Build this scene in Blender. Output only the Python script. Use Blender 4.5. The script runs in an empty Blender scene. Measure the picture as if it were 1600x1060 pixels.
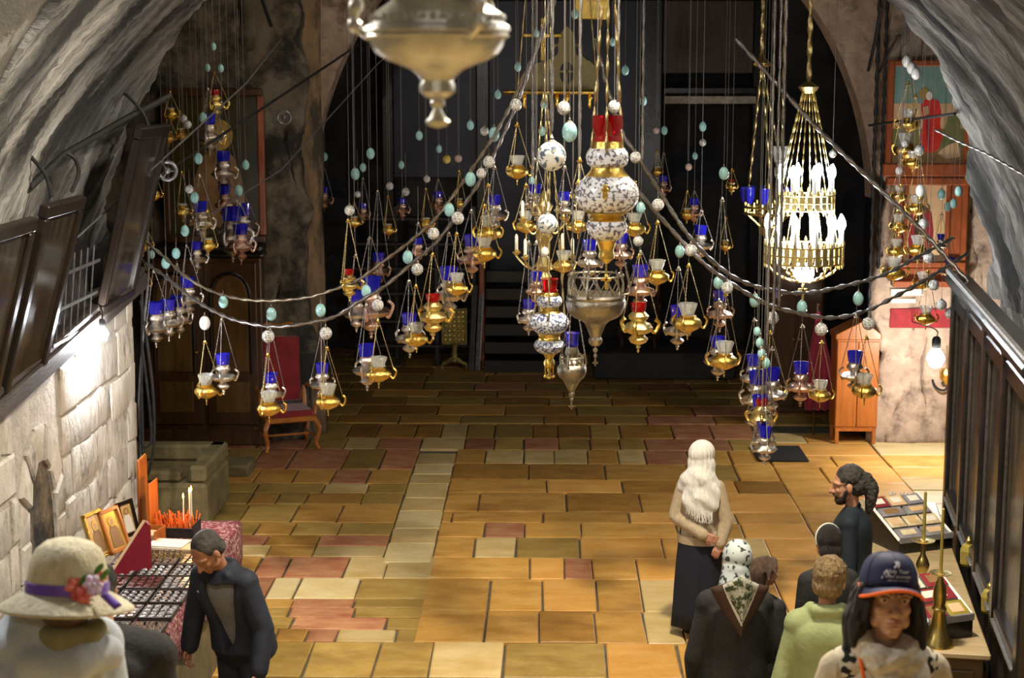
import bpy, bmesh, math, random
from mathutils import Vector, Matrix, Euler, noise

SC = bpy.context.scene
COL = SC.collection
R = random.Random(11)
rad = math.radians

# ------------------------------------------------------------------ camera
CAM_H = 4.64
PITCH = rad(9.1)
YAW = rad(1.119)
FPX = 2560.0
cam_d = bpy.data.cameras.new('camera')
cam = bpy.data.objects.new('camera', cam_d)
COL.objects.link(cam)
cam.location = (0, 0, CAM_H)
cam.rotation_euler = (rad(90) - PITCH, 0, YAW)
cam_d.sensor_width = 36.0
cam_d.lens = 36.0 * FPX / 1600.0
cam_d.clip_start = 0.1
cam_d.clip_end = 200
cam_d.dof.use_dof = True
cam_d.dof.focus_distance = 13.0
cam_d.dof.aperture_fstop = 4.0
SC.camera = cam
FW = Vector((-math.sin(YAW) * math.cos(PITCH), math.cos(YAW) * math.cos(PITCH), -math.sin(PITCH)))
RT = Vector((math.cos(YAW), math.sin(YAW), 0))
UP = RT.cross(FW)
EYE = Vector((0, 0, CAM_H))


def ray(px, py):
    return FW * FPX + RT * (px - 800) + UP * (530 - py)


def P(px, py, Y):
    d = ray(px, py)
    return EYE + d * (Y / d.y)


def PZ(px, py, z=0.0):
    d = ray(px, py)
    return EYE + d * ((z - CAM_H) / d.z)


def U(Y):
    """metres per pixel at distance Y"""
    return Y / (math.cos(PITCH) * FPX)


# ------------------------------------------------------------------ world, lights, exposure
SC.view_settings.view_transform = 'Standard'
SC.view_settings.look = 'None'
SC.view_settings.gamma = 1.0
SC.view_settings.use_curve_mapping = False
SC.view_settings.exposure = 0.0
world = bpy.data.worlds.new('world')
SC.world = world
world.use_nodes = True
world.node_tree.nodes['Background'].inputs[0].default_value = (0.75, 0.82, 1.0, 1)
world.node_tree.nodes['Background'].inputs[1].default_value = 0.008


def lamp(name, loc, power, color=(1, 1, 1), size=0.1, typ='POINT', rot=None, spot=None, blend=0.6):
    d = bpy.data.lights.new(name, typ)
    d.energy = power
    d.color = color
    if typ == 'AREA':
        d.size = size
    else:
        d.shadow_soft_size = size
    if typ == 'SPOT':
        d.spot_size = spot
        d.spot_blend = blend
    o = bpy.data.objects.new(name, d)
    o.location = loc
    if rot:
        o.rotation_euler = rot
    COL.objects.link(o)
    return o


# lamps of the stair vault (above the frame), an added hall fill, the two bare wall bulbs and the chandelier
lamp('vault_lamp', (1.2, 9.9, 7.55), 2500, (1.0, 0.88, 0.68), 0.3)
lamp('stair_lamp', (-2.6, 6.6, 5.9), 400, (1.0, 0.97, 0.93), 0.12)
lamp('stair_lamp', (2.9, 7.2, 5.9), 190, (1.0, 0.97, 0.94), 0.12)
lamp('hall_fill', (-2.2, 16.9, 6.1), 60, (1.0, 0.84, 0.6), 0.15)  # added unseen light that brightens the left part of the hall
lamp('upper_stair_lamp', (-0.8, -2.0, 6.6), 160, (1.0, 0.95, 0.88), 0.15)
BULB_L = P(160, 523, 13.6)
BULB_R = P(1462, 561, 19.3)



# ------------------------------------------------------------------ node materials
def nt(m):
    m.use_nodes = True
    return m.node_tree


MATS = {}


def pm(name, c1, c2=None, rough=0.6, metal=0.0, scale=6.0, bump=0.0, bscale=30.0, stretch=(1, 1, 1), rnd=0.0,
       trans=0.0, ior=1.45, emis=None, estr=0.0, contrast=(0.35, 0.65), c3=None, sc3=2.0, k3=(0.5, 0.62), coat=0.0, bdist=0.03, tilt=0.0,
       space='Object', detail=5.0, sheen=0.0):
    m = bpy.data.materials.new(name)
    t = nt(m)
    N, L = t.nodes, t.links
    b = N['Principled BSDF']
    b.inputs['Roughness'].default_value = rough
    b.inputs['Metallic'].default_value = metal
    b.inputs['Transmission Weight'].default_value = trans
    b.inputs['IOR'].default_value = ior
    b.inputs['Coat Weight'].default_value = coat
    b.inputs['Sheen Weight'].default_value = sheen
    c1 = (*c1, 1)
    b.inputs['Base Color'].default_value = c1
    if emis:
        b.inputs['Emission Color'].default_value = (*emis, 1)
        b.inputs['Emission Strength'].default_value = estr
    if c2 is not None or bump > 0:
        tc = N.new('ShaderNodeTexCoord')
        mp = N.new('ShaderNodeMapping')
        mp.inputs['Scale'].default_value = stretch
        if space == 'World':
            g = N.new('ShaderNodeNewGeometry')
            if tilt:
                m0 = N.new('ShaderNodeMapping')
                m0.inputs['Rotation'].default_value = (tilt, 0, 0)
                L.new(g.outputs['Position'], m0.inputs['Vector'])
                L.new(m0.outputs[0], mp.inputs['Vector'])
            else:
                L.new(g.outputs['Position'], mp.inputs['Vector'])
        else:
            L.new(tc.outputs['Object'], mp.inputs['Vector'])
    if c2 is not None:
        n = N.new('ShaderNodeTexNoise')
        n.inputs['Scale'].default_value = scale
        n.inputs['Detail'].default_value = detail
        n.inputs['Roughness'].default_value = 0.62
        L.new(mp.outputs[0], n.inputs['Vector'])
        r = N.new('ShaderNodeMapRange')
        r.inputs[1].default_value, r.inputs[2].default_value = contrast
        L.new(n.outputs[0], r.inputs[0])
        mx = N.new('ShaderNodeMix')
        mx.data_type = 'RGBA'
        mx.inputs[6].default_value = c1
        mx.inputs[7].default_value = (*c2, 1)
        L.new(r.outputs[0], mx.inputs[0])
        out = mx.outputs[2]
        if c3 is not None:
            n3 = N.new('ShaderNodeTexNoise')
            n3.inputs['Scale'].default_value = sc3
            n3.inputs['Detail'].default_value = 6
            n3.inputs['Roughness'].default_value = 0.65
            L.new(mp.outputs[0], n3.inputs['Vector'])
            r3 = N.new('ShaderNodeMapRange')
            r3.inputs[1].default_value, r3.inputs[2].default_value = k3
            L.new(n3.outputs[0], r3.inputs[0])
            m3 = N.new('ShaderNodeMix')
            m3.data_type = 'RGBA'
            L.new(r3.outputs[0], m3.inputs[0])
            L.new(out, m3.inputs[6])
            m3.inputs[7].default_value = (*c3, 1)
            out = m3.outputs[2]
        if rnd > 0:
            oi = N.new('ShaderNodeObjectInfo')
            rr = N.new('ShaderNodeMapRange')
            rr.inputs[3].default_value, rr.inputs[4].default_value = 1 - rnd, 1 + rnd
            L.new(oi.outputs['Random'], rr.inputs[0])
            hs = N.new('ShaderNodeHueSaturation')
            L.new(rr.outputs[0], hs.inputs['Value'])
            L.new(out, hs.inputs['Color'])
            out = hs.outputs[0]
        L.new(out, b.inputs['Base Color'])
    if bump > 0:
        nb = N.new('ShaderNodeTexNoise')
        nb.inputs['Scale'].default_value = bscale
        nb.inputs['Detail'].default_value = 6
        nb.inputs['Roughness'].default_value = 0.65
        L.new(mp.outputs[0], nb.inputs['Vector'])
        bp = N.new('ShaderNodeBump')
        bp.inputs['Strength'].default_value = bump
        bp.inputs['Distance'].default_value = bdist
        L.new(nb.outputs[0], bp.inputs['Height'])
        L.new(bp.outputs[0], b.inputs['Normal'])
    MATS[name] = m
    return m


pm('ochre_stone', (0.50, 0.25, 0.045), (0.62, 0.36, 0.10), 0.42, scale=4, bump=0.3, bscale=14, rnd=0.22, space='World', c3=(0.30, 0.14, 0.035), sc3=1.3, k3=(0.5, 0.75), stretch=(0.8, 1.4, 1))
pm('pale_stone', (0.66, 0.50, 0.24), (0.52, 0.35, 0.12), 0.45, scale=3, bump=0.25, bscale=9, rnd=0.15, space='World', stretch=(0.8, 1.4, 1))
pm('white_stone', (0.74, 0.60, 0.33), (0.62, 0.47, 0.20), 0.45, scale=3, bump=0.2, bscale=9, rnd=0.1, space='World', stretch=(0.8, 1.4, 1))
pm('rust_stone', (0.36, 0.12, 0.06), (0.52, 0.27, 0.13), 0.45, scale=4, bump=0.3, bscale=14, rnd=0.22, space='World', stretch=(0.8, 1.4, 1))
pm('olive_stone', (0.36, 0.22, 0.05), (0.46, 0.31, 0.09), 0.45, scale=4, bump=0.3, bscale=14, rnd=0.22, space='World', c3=(0.22, 0.13, 0.035), sc3=1.5, k3=(0.5, 0.75), stretch=(0.8, 1.4, 1))
pm('brown_stone', (0.27, 0.13, 0.025), (0.42, 0.22, 0.05), 0.42, scale=4, bump=0.3, bscale=14, rnd=0.22, space='World', stretch=(0.8, 1.4, 1))
pm('orange_stone', (0.60, 0.29, 0.06), (0.70, 0.39, 0.11), 0.40, scale=3, bump=0.25, bscale=9, rnd=0.15, space='World', stretch=(0.8, 1.4, 1))
pm('joint_mortar', (0.10, 0.085, 0.06), (0.17, 0.15, 0.11), 0.9, scale=6, bump=0.4, space='World')
pm('wall_block', (0.60, 0.56, 0.50), (0.44, 0.40, 0.35), 0.9, scale=4, bump=0.9, bscale=10, rnd=0.18, space='World', c3=(0.16, 0.14, 0.12), sc3=3.2, k3=(0.56, 0.70), stretch=(1, 1.6, 0.8))
pm('wall_mortar', (0.54, 0.50, 0.45), (0.40, 0.37, 0.33), 0.95, scale=7, bump=0.9, bscale=14, space='World')
pm('vault_plaster', (0.37, 0.365, 0.35), (0.095, 0.093, 0.09), 0.92, scale=1.5, bump=1.0, bscale=2.4, bdist=0.10, space='World', tilt=rad(42), c3=(0.020, 0.020, 0.020), sc3=0.55, k3=(0.44, 0.60), stretch=(0.55, 3.6, 0.55), detail=9, contrast=(0.40,0.60))
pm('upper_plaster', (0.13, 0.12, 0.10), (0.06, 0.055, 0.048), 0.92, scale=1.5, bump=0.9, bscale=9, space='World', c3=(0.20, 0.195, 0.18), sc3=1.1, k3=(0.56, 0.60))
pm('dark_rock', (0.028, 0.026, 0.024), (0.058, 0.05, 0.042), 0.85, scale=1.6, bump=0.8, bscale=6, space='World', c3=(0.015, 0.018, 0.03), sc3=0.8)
pm('hall_stone', (0.48, 0.36, 0.27), (0.32, 0.23, 0.17), 0.92, scale=5, bump=1.0, bscale=12, space='World', c3=(0.14, 0.10, 0.075), sc3=2.6, k3=(0.52, 0.66), rnd=0.1)
pm('soot_stone', (0.20, 0.165, 0.12), (0.11, 0.092, 0.068), 0.92, scale=3, bump=1.0, bscale=8, space='World', c3=(0.025, 0.023, 0.02), sc3=1.5, k3=(0.45, 0.6))
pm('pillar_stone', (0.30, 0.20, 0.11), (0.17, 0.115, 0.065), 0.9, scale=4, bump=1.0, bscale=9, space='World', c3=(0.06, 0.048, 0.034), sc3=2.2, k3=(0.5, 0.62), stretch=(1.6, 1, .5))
pm('block_stone', (0.22, 0.17, 0.075), (0.12, 0.10, 0.05), 0.8, scale=4, bump=0.5, bscale=12, space='World')
pm('picture_glass', (0.022, 0.017, 0.013), (0.05, 0.04, 0.032), 0.16, scale=2.2, stretch=(2.5, 2.5, 0.6), contrast=(0.4, 0.62))
pm('icon_wood', (0.011, 0.008, 0.006), (0.020, 0.013, 0.010), 0.32, scale=3, stretch=(1, 1, 8), bump=0.05, bscale=20)
pm('beam_wood', (0.07, 0.058, 0.052), (0.035, 0.028, 0.026), 0.55, scale=4, stretch=(6, 1, 6), bump=0.3, bscale=10)
pm('black_wood', (0.010, 0.009, 0.010), (0.02, 0.018, 0.018), 0.25, scale=3, bump=0.05)
pm('panel_wood', (0.035, 0.028, 0.022), (0.09, 0.075, 0.06), 0.15, scale=2.2, stretch=(2.5, 2.5, 0.6), contrast=(0.4, 0.62), bump=0.12, bscale=7)
pm('cupboard_wood', (0.085, 0.036, 0.010), (0.05, 0.020, 0.006), 0.38, scale=3, stretch=(5, 5, 0.7), bump=0.1, bscale=10)
pm('cupboard_panel', (0.17, 0.085, 0.017), (0.10, 0.05, 0.01), 0.42, scale=3, stretch=(4, 4, 0.7), bump=0.1, bscale=10)
pm('orange_wood', (0.42, 0.135, 0.025), (0.30, 0.085, 0.014), 0.36, scale=3, stretch=(6, 6, 0.6), bump=0.06, bscale=10)
pm('frame_wood', (0.33, 0.085, 0.025), (0.22, 0.055, 0.018), 0.4, scale=4, stretch=(3, 3, 1))
pm('chair_wood', (0.52, 0.19, 0.035), (0.38, 0.12, 0.02), 0.3, scale=5)
pm('chair_velvet', (0.28, 0.012, 0.016), (0.18, 0.006, 0.010), 0.8, scale=8, sheen=0.4)
pm('table_wood', (0.44, 0.34, 0.20), (0.34, 0.25, 0.13), 0.35, scale=3, stretch=(1, 5, 1))
pm('table_side', (0.10, 0.062, 0.02), (0.06, 0.037, 0.012), 0.5, scale=3)
pm('gold', (0.90, 0.66, 0.18), (0.70, 0.46, 0.10), 0.24, 1.0, scale=20, bump=0.25, bscale=60)
pm('pale_gold', (0.90, 0.76, 0.38), (0.72, 0.56, 0.2), 0.28, 1.0, scale=20, bump=0.25, bscale=60)
pm('old_brass', (0.55, 0.42, 0.14), (0.36, 0.27, 0.08), 0.3, 1.0, scale=12, bump=0.1, bscale=40)
pm('antique_gold', (0.36, 0.28, 0.10), (0.22, 0.165, 0.05), 0.45, 0.8, scale=12, bump=0.5, bscale=40)
pm('matte_gold', (0.21, 0.165, 0.075), (0.16, 0.125, 0.055), 0.6, 0.5, scale=5)
pm('silver', (0.80, 0.76, 0.72), (0.55, 0.50, 0.46), 0.22, 1.0, scale=20, bump=0.3, bscale=60)
pm('rose_silver', (0.78, 0.58, 0.50), (0.60, 0.42, 0.36), 0.24, 1.0, scale=20, bump=0.3, bscale=60)
pm('aged_silver', (0.42, 0.38, 0.31), (0.24, 0.215, 0.17), 0.3, 1.0, scale=9, bump=0.35, bscale=30)
pm('cream_silver', (0.78, 0.76, 0.66), (0.58, 0.55, 0.46), 0.3, 0.55, scale=9, bump=0.2, bscale=40)
pm('chain_metal', (0.36, 0.335, 0.32), (0.17, 0.155, 0.15), 0.4, 0.9, scale=60)
pm('chain_gold', (0.60, 0.47, 0.22), (0.36, 0.27, 0.12), 0.35, 1.0, scale=60)
pm('brown_chain', (0.30, 0.25, 0.19), (0.17, 0.14, 0.10), 0.45, 0.8, scale=60)
pm('cord_grey', (0.12, 0.11, 0.10), None, 0.7)
pm('black_iron', (0.012, 0.012, 0.013), (0.03, 0.03, 0.03), 0.6, 0.3, scale=20)
pm('grey_iron', (0.28, 0.28, 0.29), (0.15, 0.15, 0.16), 0.45, 0.7, scale=20)
pm('blue_glass', (0.02, 0.02, 0.55), None, 0.06, trans=0.5, coat=0.5)
pm('red_glass', (0.42, 0.002, 0.006), None, 0.05, trans=0.5, coat=0.5)
pm('clear_glass', (0.93, 0.95, 0.92), None, 0.06, trans=0.82)
pm('teal_egg', (0.24, 0.47, 0.48), (0.34, 0.58, 0.58), 0.14, scale=3, coat=0.5)
pm('crystal_ball', (0.74, 0.74, 0.72), (0.22, 0.22, 0.22), 0.12, scale=5, contrast=(0.47, 0.56), detail=2.0, trans=0.15, coat=0.5)
pm('white_egg', (0.80, 0.80, 0.77), (0.6, 0.6, 0.58), 0.15, scale=18, coat=0.5)
pm('painted_egg', (0.80, 0.80, 0.76), (0.11, 0.15, 0.22), 0.12, scale=2.6, contrast=(0.55, 0.58), c3=(0.62, 0.5, 0.16), sc3=2.2, k3=(0.62, 0.65), coat=0.6, detail=1.0)
pm('amber_ball', (0.85, 0.66, 0.16), None, 0.2, coat=0.5)
pm('pink_ball', (0.62, 0.45, 0.40), (0.42, 0.3, 0.27), 0.2, scale=30, coat=0.5)
pm('purple_ball', (0.10, 0.07, 0.36), (0.3, 0.28, 0.5), 0.1, scale=14, coat=0.7)
pm('enamel', (0.78, 0.79, 0.80), (0.14, 0.13, 0.17), 0.22, scale=48, contrast=(0.5, 0.56), c3=(0.35, 0.07, 0.05), sc3=52, k3=(0.62, 0.66), coat=0.5, detail=1.5)
pm('blue_enamel', (0.70, 0.73, 0.80), (0.10, 0.12, 0.24), 0.22, scale=60, contrast=(0.48, 0.55), coat=0.5, detail=1.5)
pm('bulb_glass', (1, 1, 1), None, 0.3, emis=(0.94, 0.97, 1.0), estr=1150.0)
pm('dim_bulb_glass', (1, 1, 1), None, 0.3, emis=(1.0, 0.95, 0.88), estr=420.0)
pm('candle_bulb', (1, 1, 1), None, 0.3, emis=(0.92, 0.96, 1.0), estr=130.0)
pm('white_plastic', (0.85, 0.85, 0.8), None, 0.5)
pm('flame', (1, 0.6, 0.2), None, 0.5, emis=(1.0, 0.36, 0.07), estr=16.0)
pm('orange_wax', (0.85, 0.20, 0.035), (0.6, 0.12, 0.02), 0.5, scale=10)
pm('white_wax', (0.80, 0.74, 0.62), None, 0.5)
pm('black_mat', (0.012, 0.012, 0.013), (0.022, 0.022, 0.022), 0.9, scale=90, bump=0.6, bscale=120)
pm('curtain_red', (0.30, 0.012, 0.045), (0.20, 0.006, 0.028), 0.7, scale=5, sheen=0.3)
pm('straw', (0.82, 0.77, 0.58), (0.66, 0.60, 0.43), 0.85, scale=40, bump=0.7, bscale=80, stretch=(1, 1, 0.35))
pm('purple_ribbon', (0.115, 0.045, 0.42), (0.17, 0.085, 0.55), 0.3, scale=6, sheen=0.2)
pm('red_petal', (0.62, 0.05, 0.06), (0.72, 0.22, 0.16), 0.6, scale=14)
pm('violet_petal', (0.46, 0.24, 0.62), (0.78, 0.68, 0.80), 0.6, scale=14)
pm('green_leaf', (0.06, 0.16, 0.025), (0.12, 0.25, 0.05), 0.6, scale=12)
pm('grey_fleece', (0.48, 0.53, 0.60), (0.40, 0.45, 0.51), 0.95, scale=12, bump=0.3, bscale=50, sheen=0.2)
pm('olive_cloth', (0.25, 0.23, 0.12), (0.18, 0.165, 0.085), 0.9, scale=12)
pm('black_cloth', (0.012, 0.012, 0.012), (0.02, 0.019, 0.018), 0.85, scale=12, bump=0.3, bscale=40)
pm('navy_cloth', (0.007, 0.010, 0.020), (0.014, 0.018, 0.032), 0.7, scale=10, bump=0.2, bscale=30)
pm('deep_navy', (0.004, 0.006, 0.014), (0.006, 0.009, 0.018), 0.8, scale=10)
pm('teal_black', (0.005, 0.011, 0.017), (0.008, 0.016, 0.024), 0.8, scale=10)
pm('grey_shirt', (0.13, 0.13, 0.13), (0.17, 0.17, 0.165), 0.9, scale=10)
pm('beige_knit', (0.48, 0.38, 0.255), (0.40, 0.31, 0.20), 0.9, scale=30, bump=0.4, bscale=120)
pm('white_scarf', (0.84, 0.82, 0.76), (0.68, 0.65, 0.60), 0.85, scale=9, stretch=(6, 6, 1), bump=0.5, bscale=12)
pm('print_hood', (0.46, 0.51, 0.51), (0.035, 0.045, 0.045), 0.8, scale=27, contrast=(0.56, 0.60), detail=1.0)
pm('print_border', (0.035, 0.05, 0.02), (0.40, 0.40, 0.33), 0.8, scale=30, contrast=(0.45, 0.55))
pm('brown_border', (0.065, 0.032, 0.02), (0.05, 0.024, 0.015), 0.8, scale=10)
pm('white_trim', (0.62, 0.62, 0.56), None, 0.8)
pm('green_jacket', (0.29, 0.335, 0.155), (0.23, 0.27, 0.115), 0.75, scale=8, bump=0.25, bscale=18)
pm('cap_navy', (0.010, 0.014, 0.06), (0.014, 0.02, 0.075), 0.7, scale=30)
pm('cap_orange', (0.85, 0.14, 0.01), None, 0.6)
pm('cap_print', (0.72, 0.74, 0.78), None, 0.7)
pm('cream_knit', (0.56, 0.49, 0.36), (0.47, 0.40, 0.29), 0.9, scale=8, bump=0.3, bscale=60)
pm('cream_scarf', (0.68, 0.62, 0.50), (0.46, 0.41, 0.32), 0.85, scale=14, bump=0.6, bscale=30)
pm('blue_jeans', (0.26, 0.31, 0.38), (0.20, 0.25, 0.31), 0.9, scale=20)
pm('grey_bag', (0.17, 0.165, 0.155), (0.26, 0.25, 0.24), 0.5, scale=9)
pm('skin', (0.52, 0.27, 0.17), (0.44, 0.21, 0.125), 0.5, scale=12, bump=0.08, bscale=60)
pm('skin_tan', (0.37, 0.175, 0.095), (0.29, 0.125, 0.065), 0.5, scale=22, bump=0.25, bscale=45)
pm('skin_weathered', (0.50, 0.29, 0.19), (0.38, 0.20, 0.125), 0.5, scale=22, bump=0.25, bscale=45)
pm('lips', (0.30, 0.105, 0.075), None, 0.45)
pm('eye_white', (0.58, 0.53, 0.48), None, 0.25)
pm('eye_dark', (0.012, 0.008, 0.006), None, 0.15)
pm('black_hair', (0.012, 0.010, 0.009), (0.025, 0.02, 0.017), 0.45, scale=18, stretch=(4, 4, .6), bump=0.8, bscale=40)
pm('brown_hair', (0.06, 0.03, 0.016), (0.14, 0.085, 0.06), 0.5, scale=14, stretch=(4, 4, .6), bump=0.8, bscale=40)
pm('grey_hair', (0.022, 0.018, 0.015), (0.075, 0.065, 0.058), 0.5, scale=14, bump=0.8, bscale=40)
pm('blond_hair', (0.38, 0.26, 0.12), (0.16, 0.095, 0.04), 0.55, scale=16, stretch=(3, 3, .6), bump=0.9, bscale=40)
pm('red_board', (0.20, 0.008, 0.022), (0.15, 0.005, 0.016), 0.5, scale=6)
pm('cloth_red', (0.16, 0.02, 0.035), (0.42, 0.30, 0.27), 0.8, scale=34, contrast=(0.5, 0.58))
pm('dark_divider', (0.035, 0.028, 0.024), None, 0.5)
pm('book_red', (0.26, 0.03, 0.04), (0.18, 0.02, 0.03), 0.35, scale=8)
pm('book_grey', (0.27, 0.26, 0.28), (0.16, 0.15, 0.17), 0.35, scale=8)
pm('book_cream', (0.70, 0.62, 0.42), (0.42, 0.30, 0.16), 0.35, scale=12)
pm('book_ochre', (0.33, 0.26, 0.05), (0.22, 0.17, 0.03), 0.35, scale=8)
pm('paper', (0.74, 0.70, 0.60), (0.62, 0.57, 0.47), 0.6, scale=14)
pm('icon_ground', (0.62, 0.42, 0.20), (0.44, 0.28, 0.12), 0.35, scale=6)
pm('icon_gold', (0.66, 0.44, 0.10), (0.45, 0.27, 0.05), 0.35, 0.5, scale=8)
pm('icon_red', (0.62, 0.035, 0.02), (0.42, 0.02, 0.012), 0.45, scale=7)
pm('icon_dkred', (0.30, 0.02, 0.025), (0.2, 0.012, 0.014), 0.45, scale=7)
pm('icon_teal', (0.10, 0.24, 0.25), (0.22, 0.33, 0.28), 0.45, scale=2.5)
pm('icon_peach', (0.64, 0.44, 0.26), (0.55, 0.36, 0.20), 0.45, scale=3)
pm('icon_green', (0.10, 0.14, 0.05), (0.2, 0.17, 0.06), 0.45, scale=6)
pm('icon_brown', (0.20, 0.105, 0.04), (0.32, 0.19, 0.08), 0.45, scale=6)
pm('icon_dark', (0.055, 0.042, 0.008), (0.028, 0.02, 0.006), 0.4, scale=2.5)
pm('icon_skin', (0.50, 0.30, 0.17), None, 0.5)
pm('icon_white', (0.74, 0.70, 0.62), None, 0.5)
pm('dark_glass', (0.012, 0.013, 0.017), None, 0.06, coat=1.0)
for k, c in enumerate([(0.62, 0.60, 0.62), (0.45, 0.40, 0.42), (0.66, 0.60, 0.50), (0.35, 0.24, 0.20), (0.55, 0.40, 0.14), (0.30, 0.12, 0.12)]):
    pm('trinket_%d' % k, c, tuple(x * 0.25 for x in c), 0.25, 0.35, scale=60, contrast=(0.42, 0.58), coat=0.4)


# ------------------------------------------------------------------ mesh builder
class MB:
    def __init__(self):
        self.v, self.f, self.mi = [], [], []
        self.m = Matrix.Identity(4)
        self.cur = 0

    def at(self, loc=(0, 0, 0), rot=(0, 0, 0), s=(1, 1, 1)):
        self.m = Matrix.LocRotScale(Vector(loc), Euler(rot), Vector(s) if not isinstance(s, (int, float)) else Vector((s, s, s)))
        return self

    def mat(self, i):
        self.cur = i
        return self

    def add(self, vs, fs):
        o = len(self.v)
        self.v += [tuple(self.m @ Vector(p)) for p in vs]
        for f in fs:
            self.f.append([i + o for i in f])
            self.mi.append(self.cur)
        return self

    def box(self, c, s, ch=0.0):
        x, y, z = c
        a, b, d = s[0] / 2, s[1] / 2, s[2] / 2
        ch = min(ch, a * .9, b * .9, d * .9)
        if ch <= 0:
            vs = [(x + i * a, y + j * b, z + k * d) for k in (-1, 1) for j in (-1, 1) for i in (-1, 1)]
            return self.add(vs, [(0, 2, 3, 1), (4, 5, 7, 6), (0, 1, 5, 4), (2, 6, 7, 3), (0, 4, 6, 2), (1, 3, 7, 5)])
        vs, fs = [], []
        idx = {}
        for i in (-1, 1):
            for j in (-1, 1):
                for k in (-1, 1):
                    for ax in range(3):
                        p = [x + i * (a - (ch if ax != 0 else 0)), y + j * (b - (ch if ax != 1 else 0)), z + k * (d - (ch if ax != 2 else 0))]
                        idx[(i, j, k, ax)] = len(vs)
                        vs.append(p)
        g = lambda i, j, k, ax: idx[(i, j, k, ax)]
        for i in (-1, 1):
            q = [g(i, -1, -1, 0), g(i, 1, -1, 0), g(i, 1, 1, 0), g(i, -1, 1, 0)]
            fs.append(q if i > 0 else q[::-1])
            q = [g(-1, i, -1, 1), g(-1, i, 1, 1), g(1, i, 1, 1), g(1, i, -1, 1)]
            fs.append(q if i > 0 else q[::-1])
            q = [g(-1, -1, i, 2), g(1, -1, i, 2), g(1, 1, i, 2), g(-1, 1, i, 2)]
            fs.append(q if i > 0 else q[::-1])
        for i in (-1, 1):
            for j in (-1, 1):
                q = [g(i, j, -1, 0), g(i, j, -1, 1), g(i, j, 1, 1), g(i, j, 1, 0)]
                fs.append(q if i * j > 0 else q[::-1])
                q = [g(i, -1, j, 0), g(i, 1, j, 0), g(i, 1, j, 2), g(i, -1, j, 2)]
                fs.append(q if i * j > 0 else q[::-1])
                q = [g(-1, i, j, 1), g(-1, i, j, 2), g(1, i, j, 2), g(1, i, j, 1)]
                fs.append(q if i * j > 0 else q[::-1])
                for k in (-1, 1):
                    q = [g(i, j, k, 0), g(i, j, k, 1), g(i, j, k, 2)]
                    fs.append(q if i * j * k > 0 else q[::-1])
        return self.add(vs, fs)

    def lathe(self, prof, n=16, flute=0, fl=0.0, capb=True, capt=True, sx=1, sy=1):
        vs, fs = [], []
        for (r, z) in prof:
            for k in range(n):
                a = 2 * math.pi * k / n
                rr = r * (1 + fl * math.cos(flute * a)) if flute else r
                vs.append((rr * math.cos(a) * sx, rr * math.sin(a) * sy, z))
        m = len(prof)
        for i in range(m - 1):
            for k in range(n):
                k2 = (k + 1) % n
                fs.append((i * n + k, i * n + k2, (i + 1) * n + k2, (i + 1) * n + k))
        if capb:
            fs.append(tuple(range(n - 1, -1, -1)))
        if capt:
            fs.append(tuple((m - 1) * n + k for k in range(n)))
        return self.add(vs, fs)

    def sphere(self, c, r, n=12, rings=8):
        if isinstance(r, (int, float)):
            r = (r, r, r)
        vs, fs = [], []
        vs.append((c[0], c[1], c[2] - r[2]))
        for i in range(1, rings):
            t = -math.pi / 2 + math.pi * i / rings
            for k in range(n):
                a = 2 * math.pi * k / n
                vs.append((c[0] + r[0] * math.cos(t) * math.cos(a), c[1] + r[1] * math.cos(t) * math.sin(a), c[2] + r[2] * math.sin(t)))
        vs.append((c[0], c[1], c[2] + r[2]))
        for k in range(n):
            k2 = (k + 1) % n
            fs.append((0, 1 + k2, 1 + k))
            for i in range(rings - 2):
                a, b = 1 + i * n, 1 + (i + 1) * n
                fs.append((a + k, a + k2, b + k2, b + k))
            fs.append((1 + (rings - 2) * n + k, 1 + (rings - 2) * n + k2, len(vs) - 1))
        return self.add(vs, fs)

    def tube(self, pts, r, n=6, closed=False, twist=None, flat=1.0):
        pts = [Vector(p) for p in pts]
        m = len(pts)
        rs = r if isinstance(r, (list, tuple)) else [r] * m
        vs, fs = [], []
        prev = None
        for i, p in enumerate(pts):
            if closed:
                t = pts[(i + 1) % m] - pts[i - 1]
            else:
                t = pts[min(i + 1, m - 1)] - pts[max(i - 1, 0)]
            if t.length < 1e-9:
                t = Vector((0, 0, 1))
            t.normalize()
            if prev is None:
                ref = Vector((0, 0, 1)) if abs(t.z) < 0.9 else Vector((1, 0, 0))
                u = t.cross(ref).normalized()
            else:
                u = (prev - t * prev.dot(t))
                u = u.normalized() if u.length > 1e-6 else t.orthogonal().normalized()
            prev = u
            w = t.cross(u)
            for k in range(n):
                a = 2 * math.pi * k / n
                rr = rs[i]
                if twist:
                    rr = rs[i] * (1 + twist[1] * math.cos(2 * a - i * twist[0]))
                vs.append(p + u * (rr * math.cos(a)) + w * (rr * math.sin(a) * flat))
        for i in range(m if closed else m - 1):
            j = (i + 1) % m
            for k in range(n):
                k2 = (k + 1) % n
                fs.append((i * n + k, i * n + k2, j * n + k2, j * n + k))
        if not closed:
            fs.append(tuple(range(n - 1, -1, -1)))
            fs.append(tuple((m - 1) * n + k for k in range(n)))
        return self.add(vs, fs)

    def limb(self, pts, rs, n=12):
        """tapered limb with round ends (closed)"""
        pts = [Vector(p) for p in pts]
        out, ro = [], []
        for i in range(len(pts) - 1):
            for k in range(6):
                t = k / 6
                out.append(pts[i].lerp(pts[i + 1], t))
                ro.append(rs[i] * (1 - t) + rs[i + 1] * t)
        out.append(pts[-1])
        ro.append(rs[-1])
        self.tube(out, ro, n)
        self.sphere(pts[0], rs[0], n, 8)
        self.sphere(pts[-1], rs[-1], n, 8)
        return self

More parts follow.
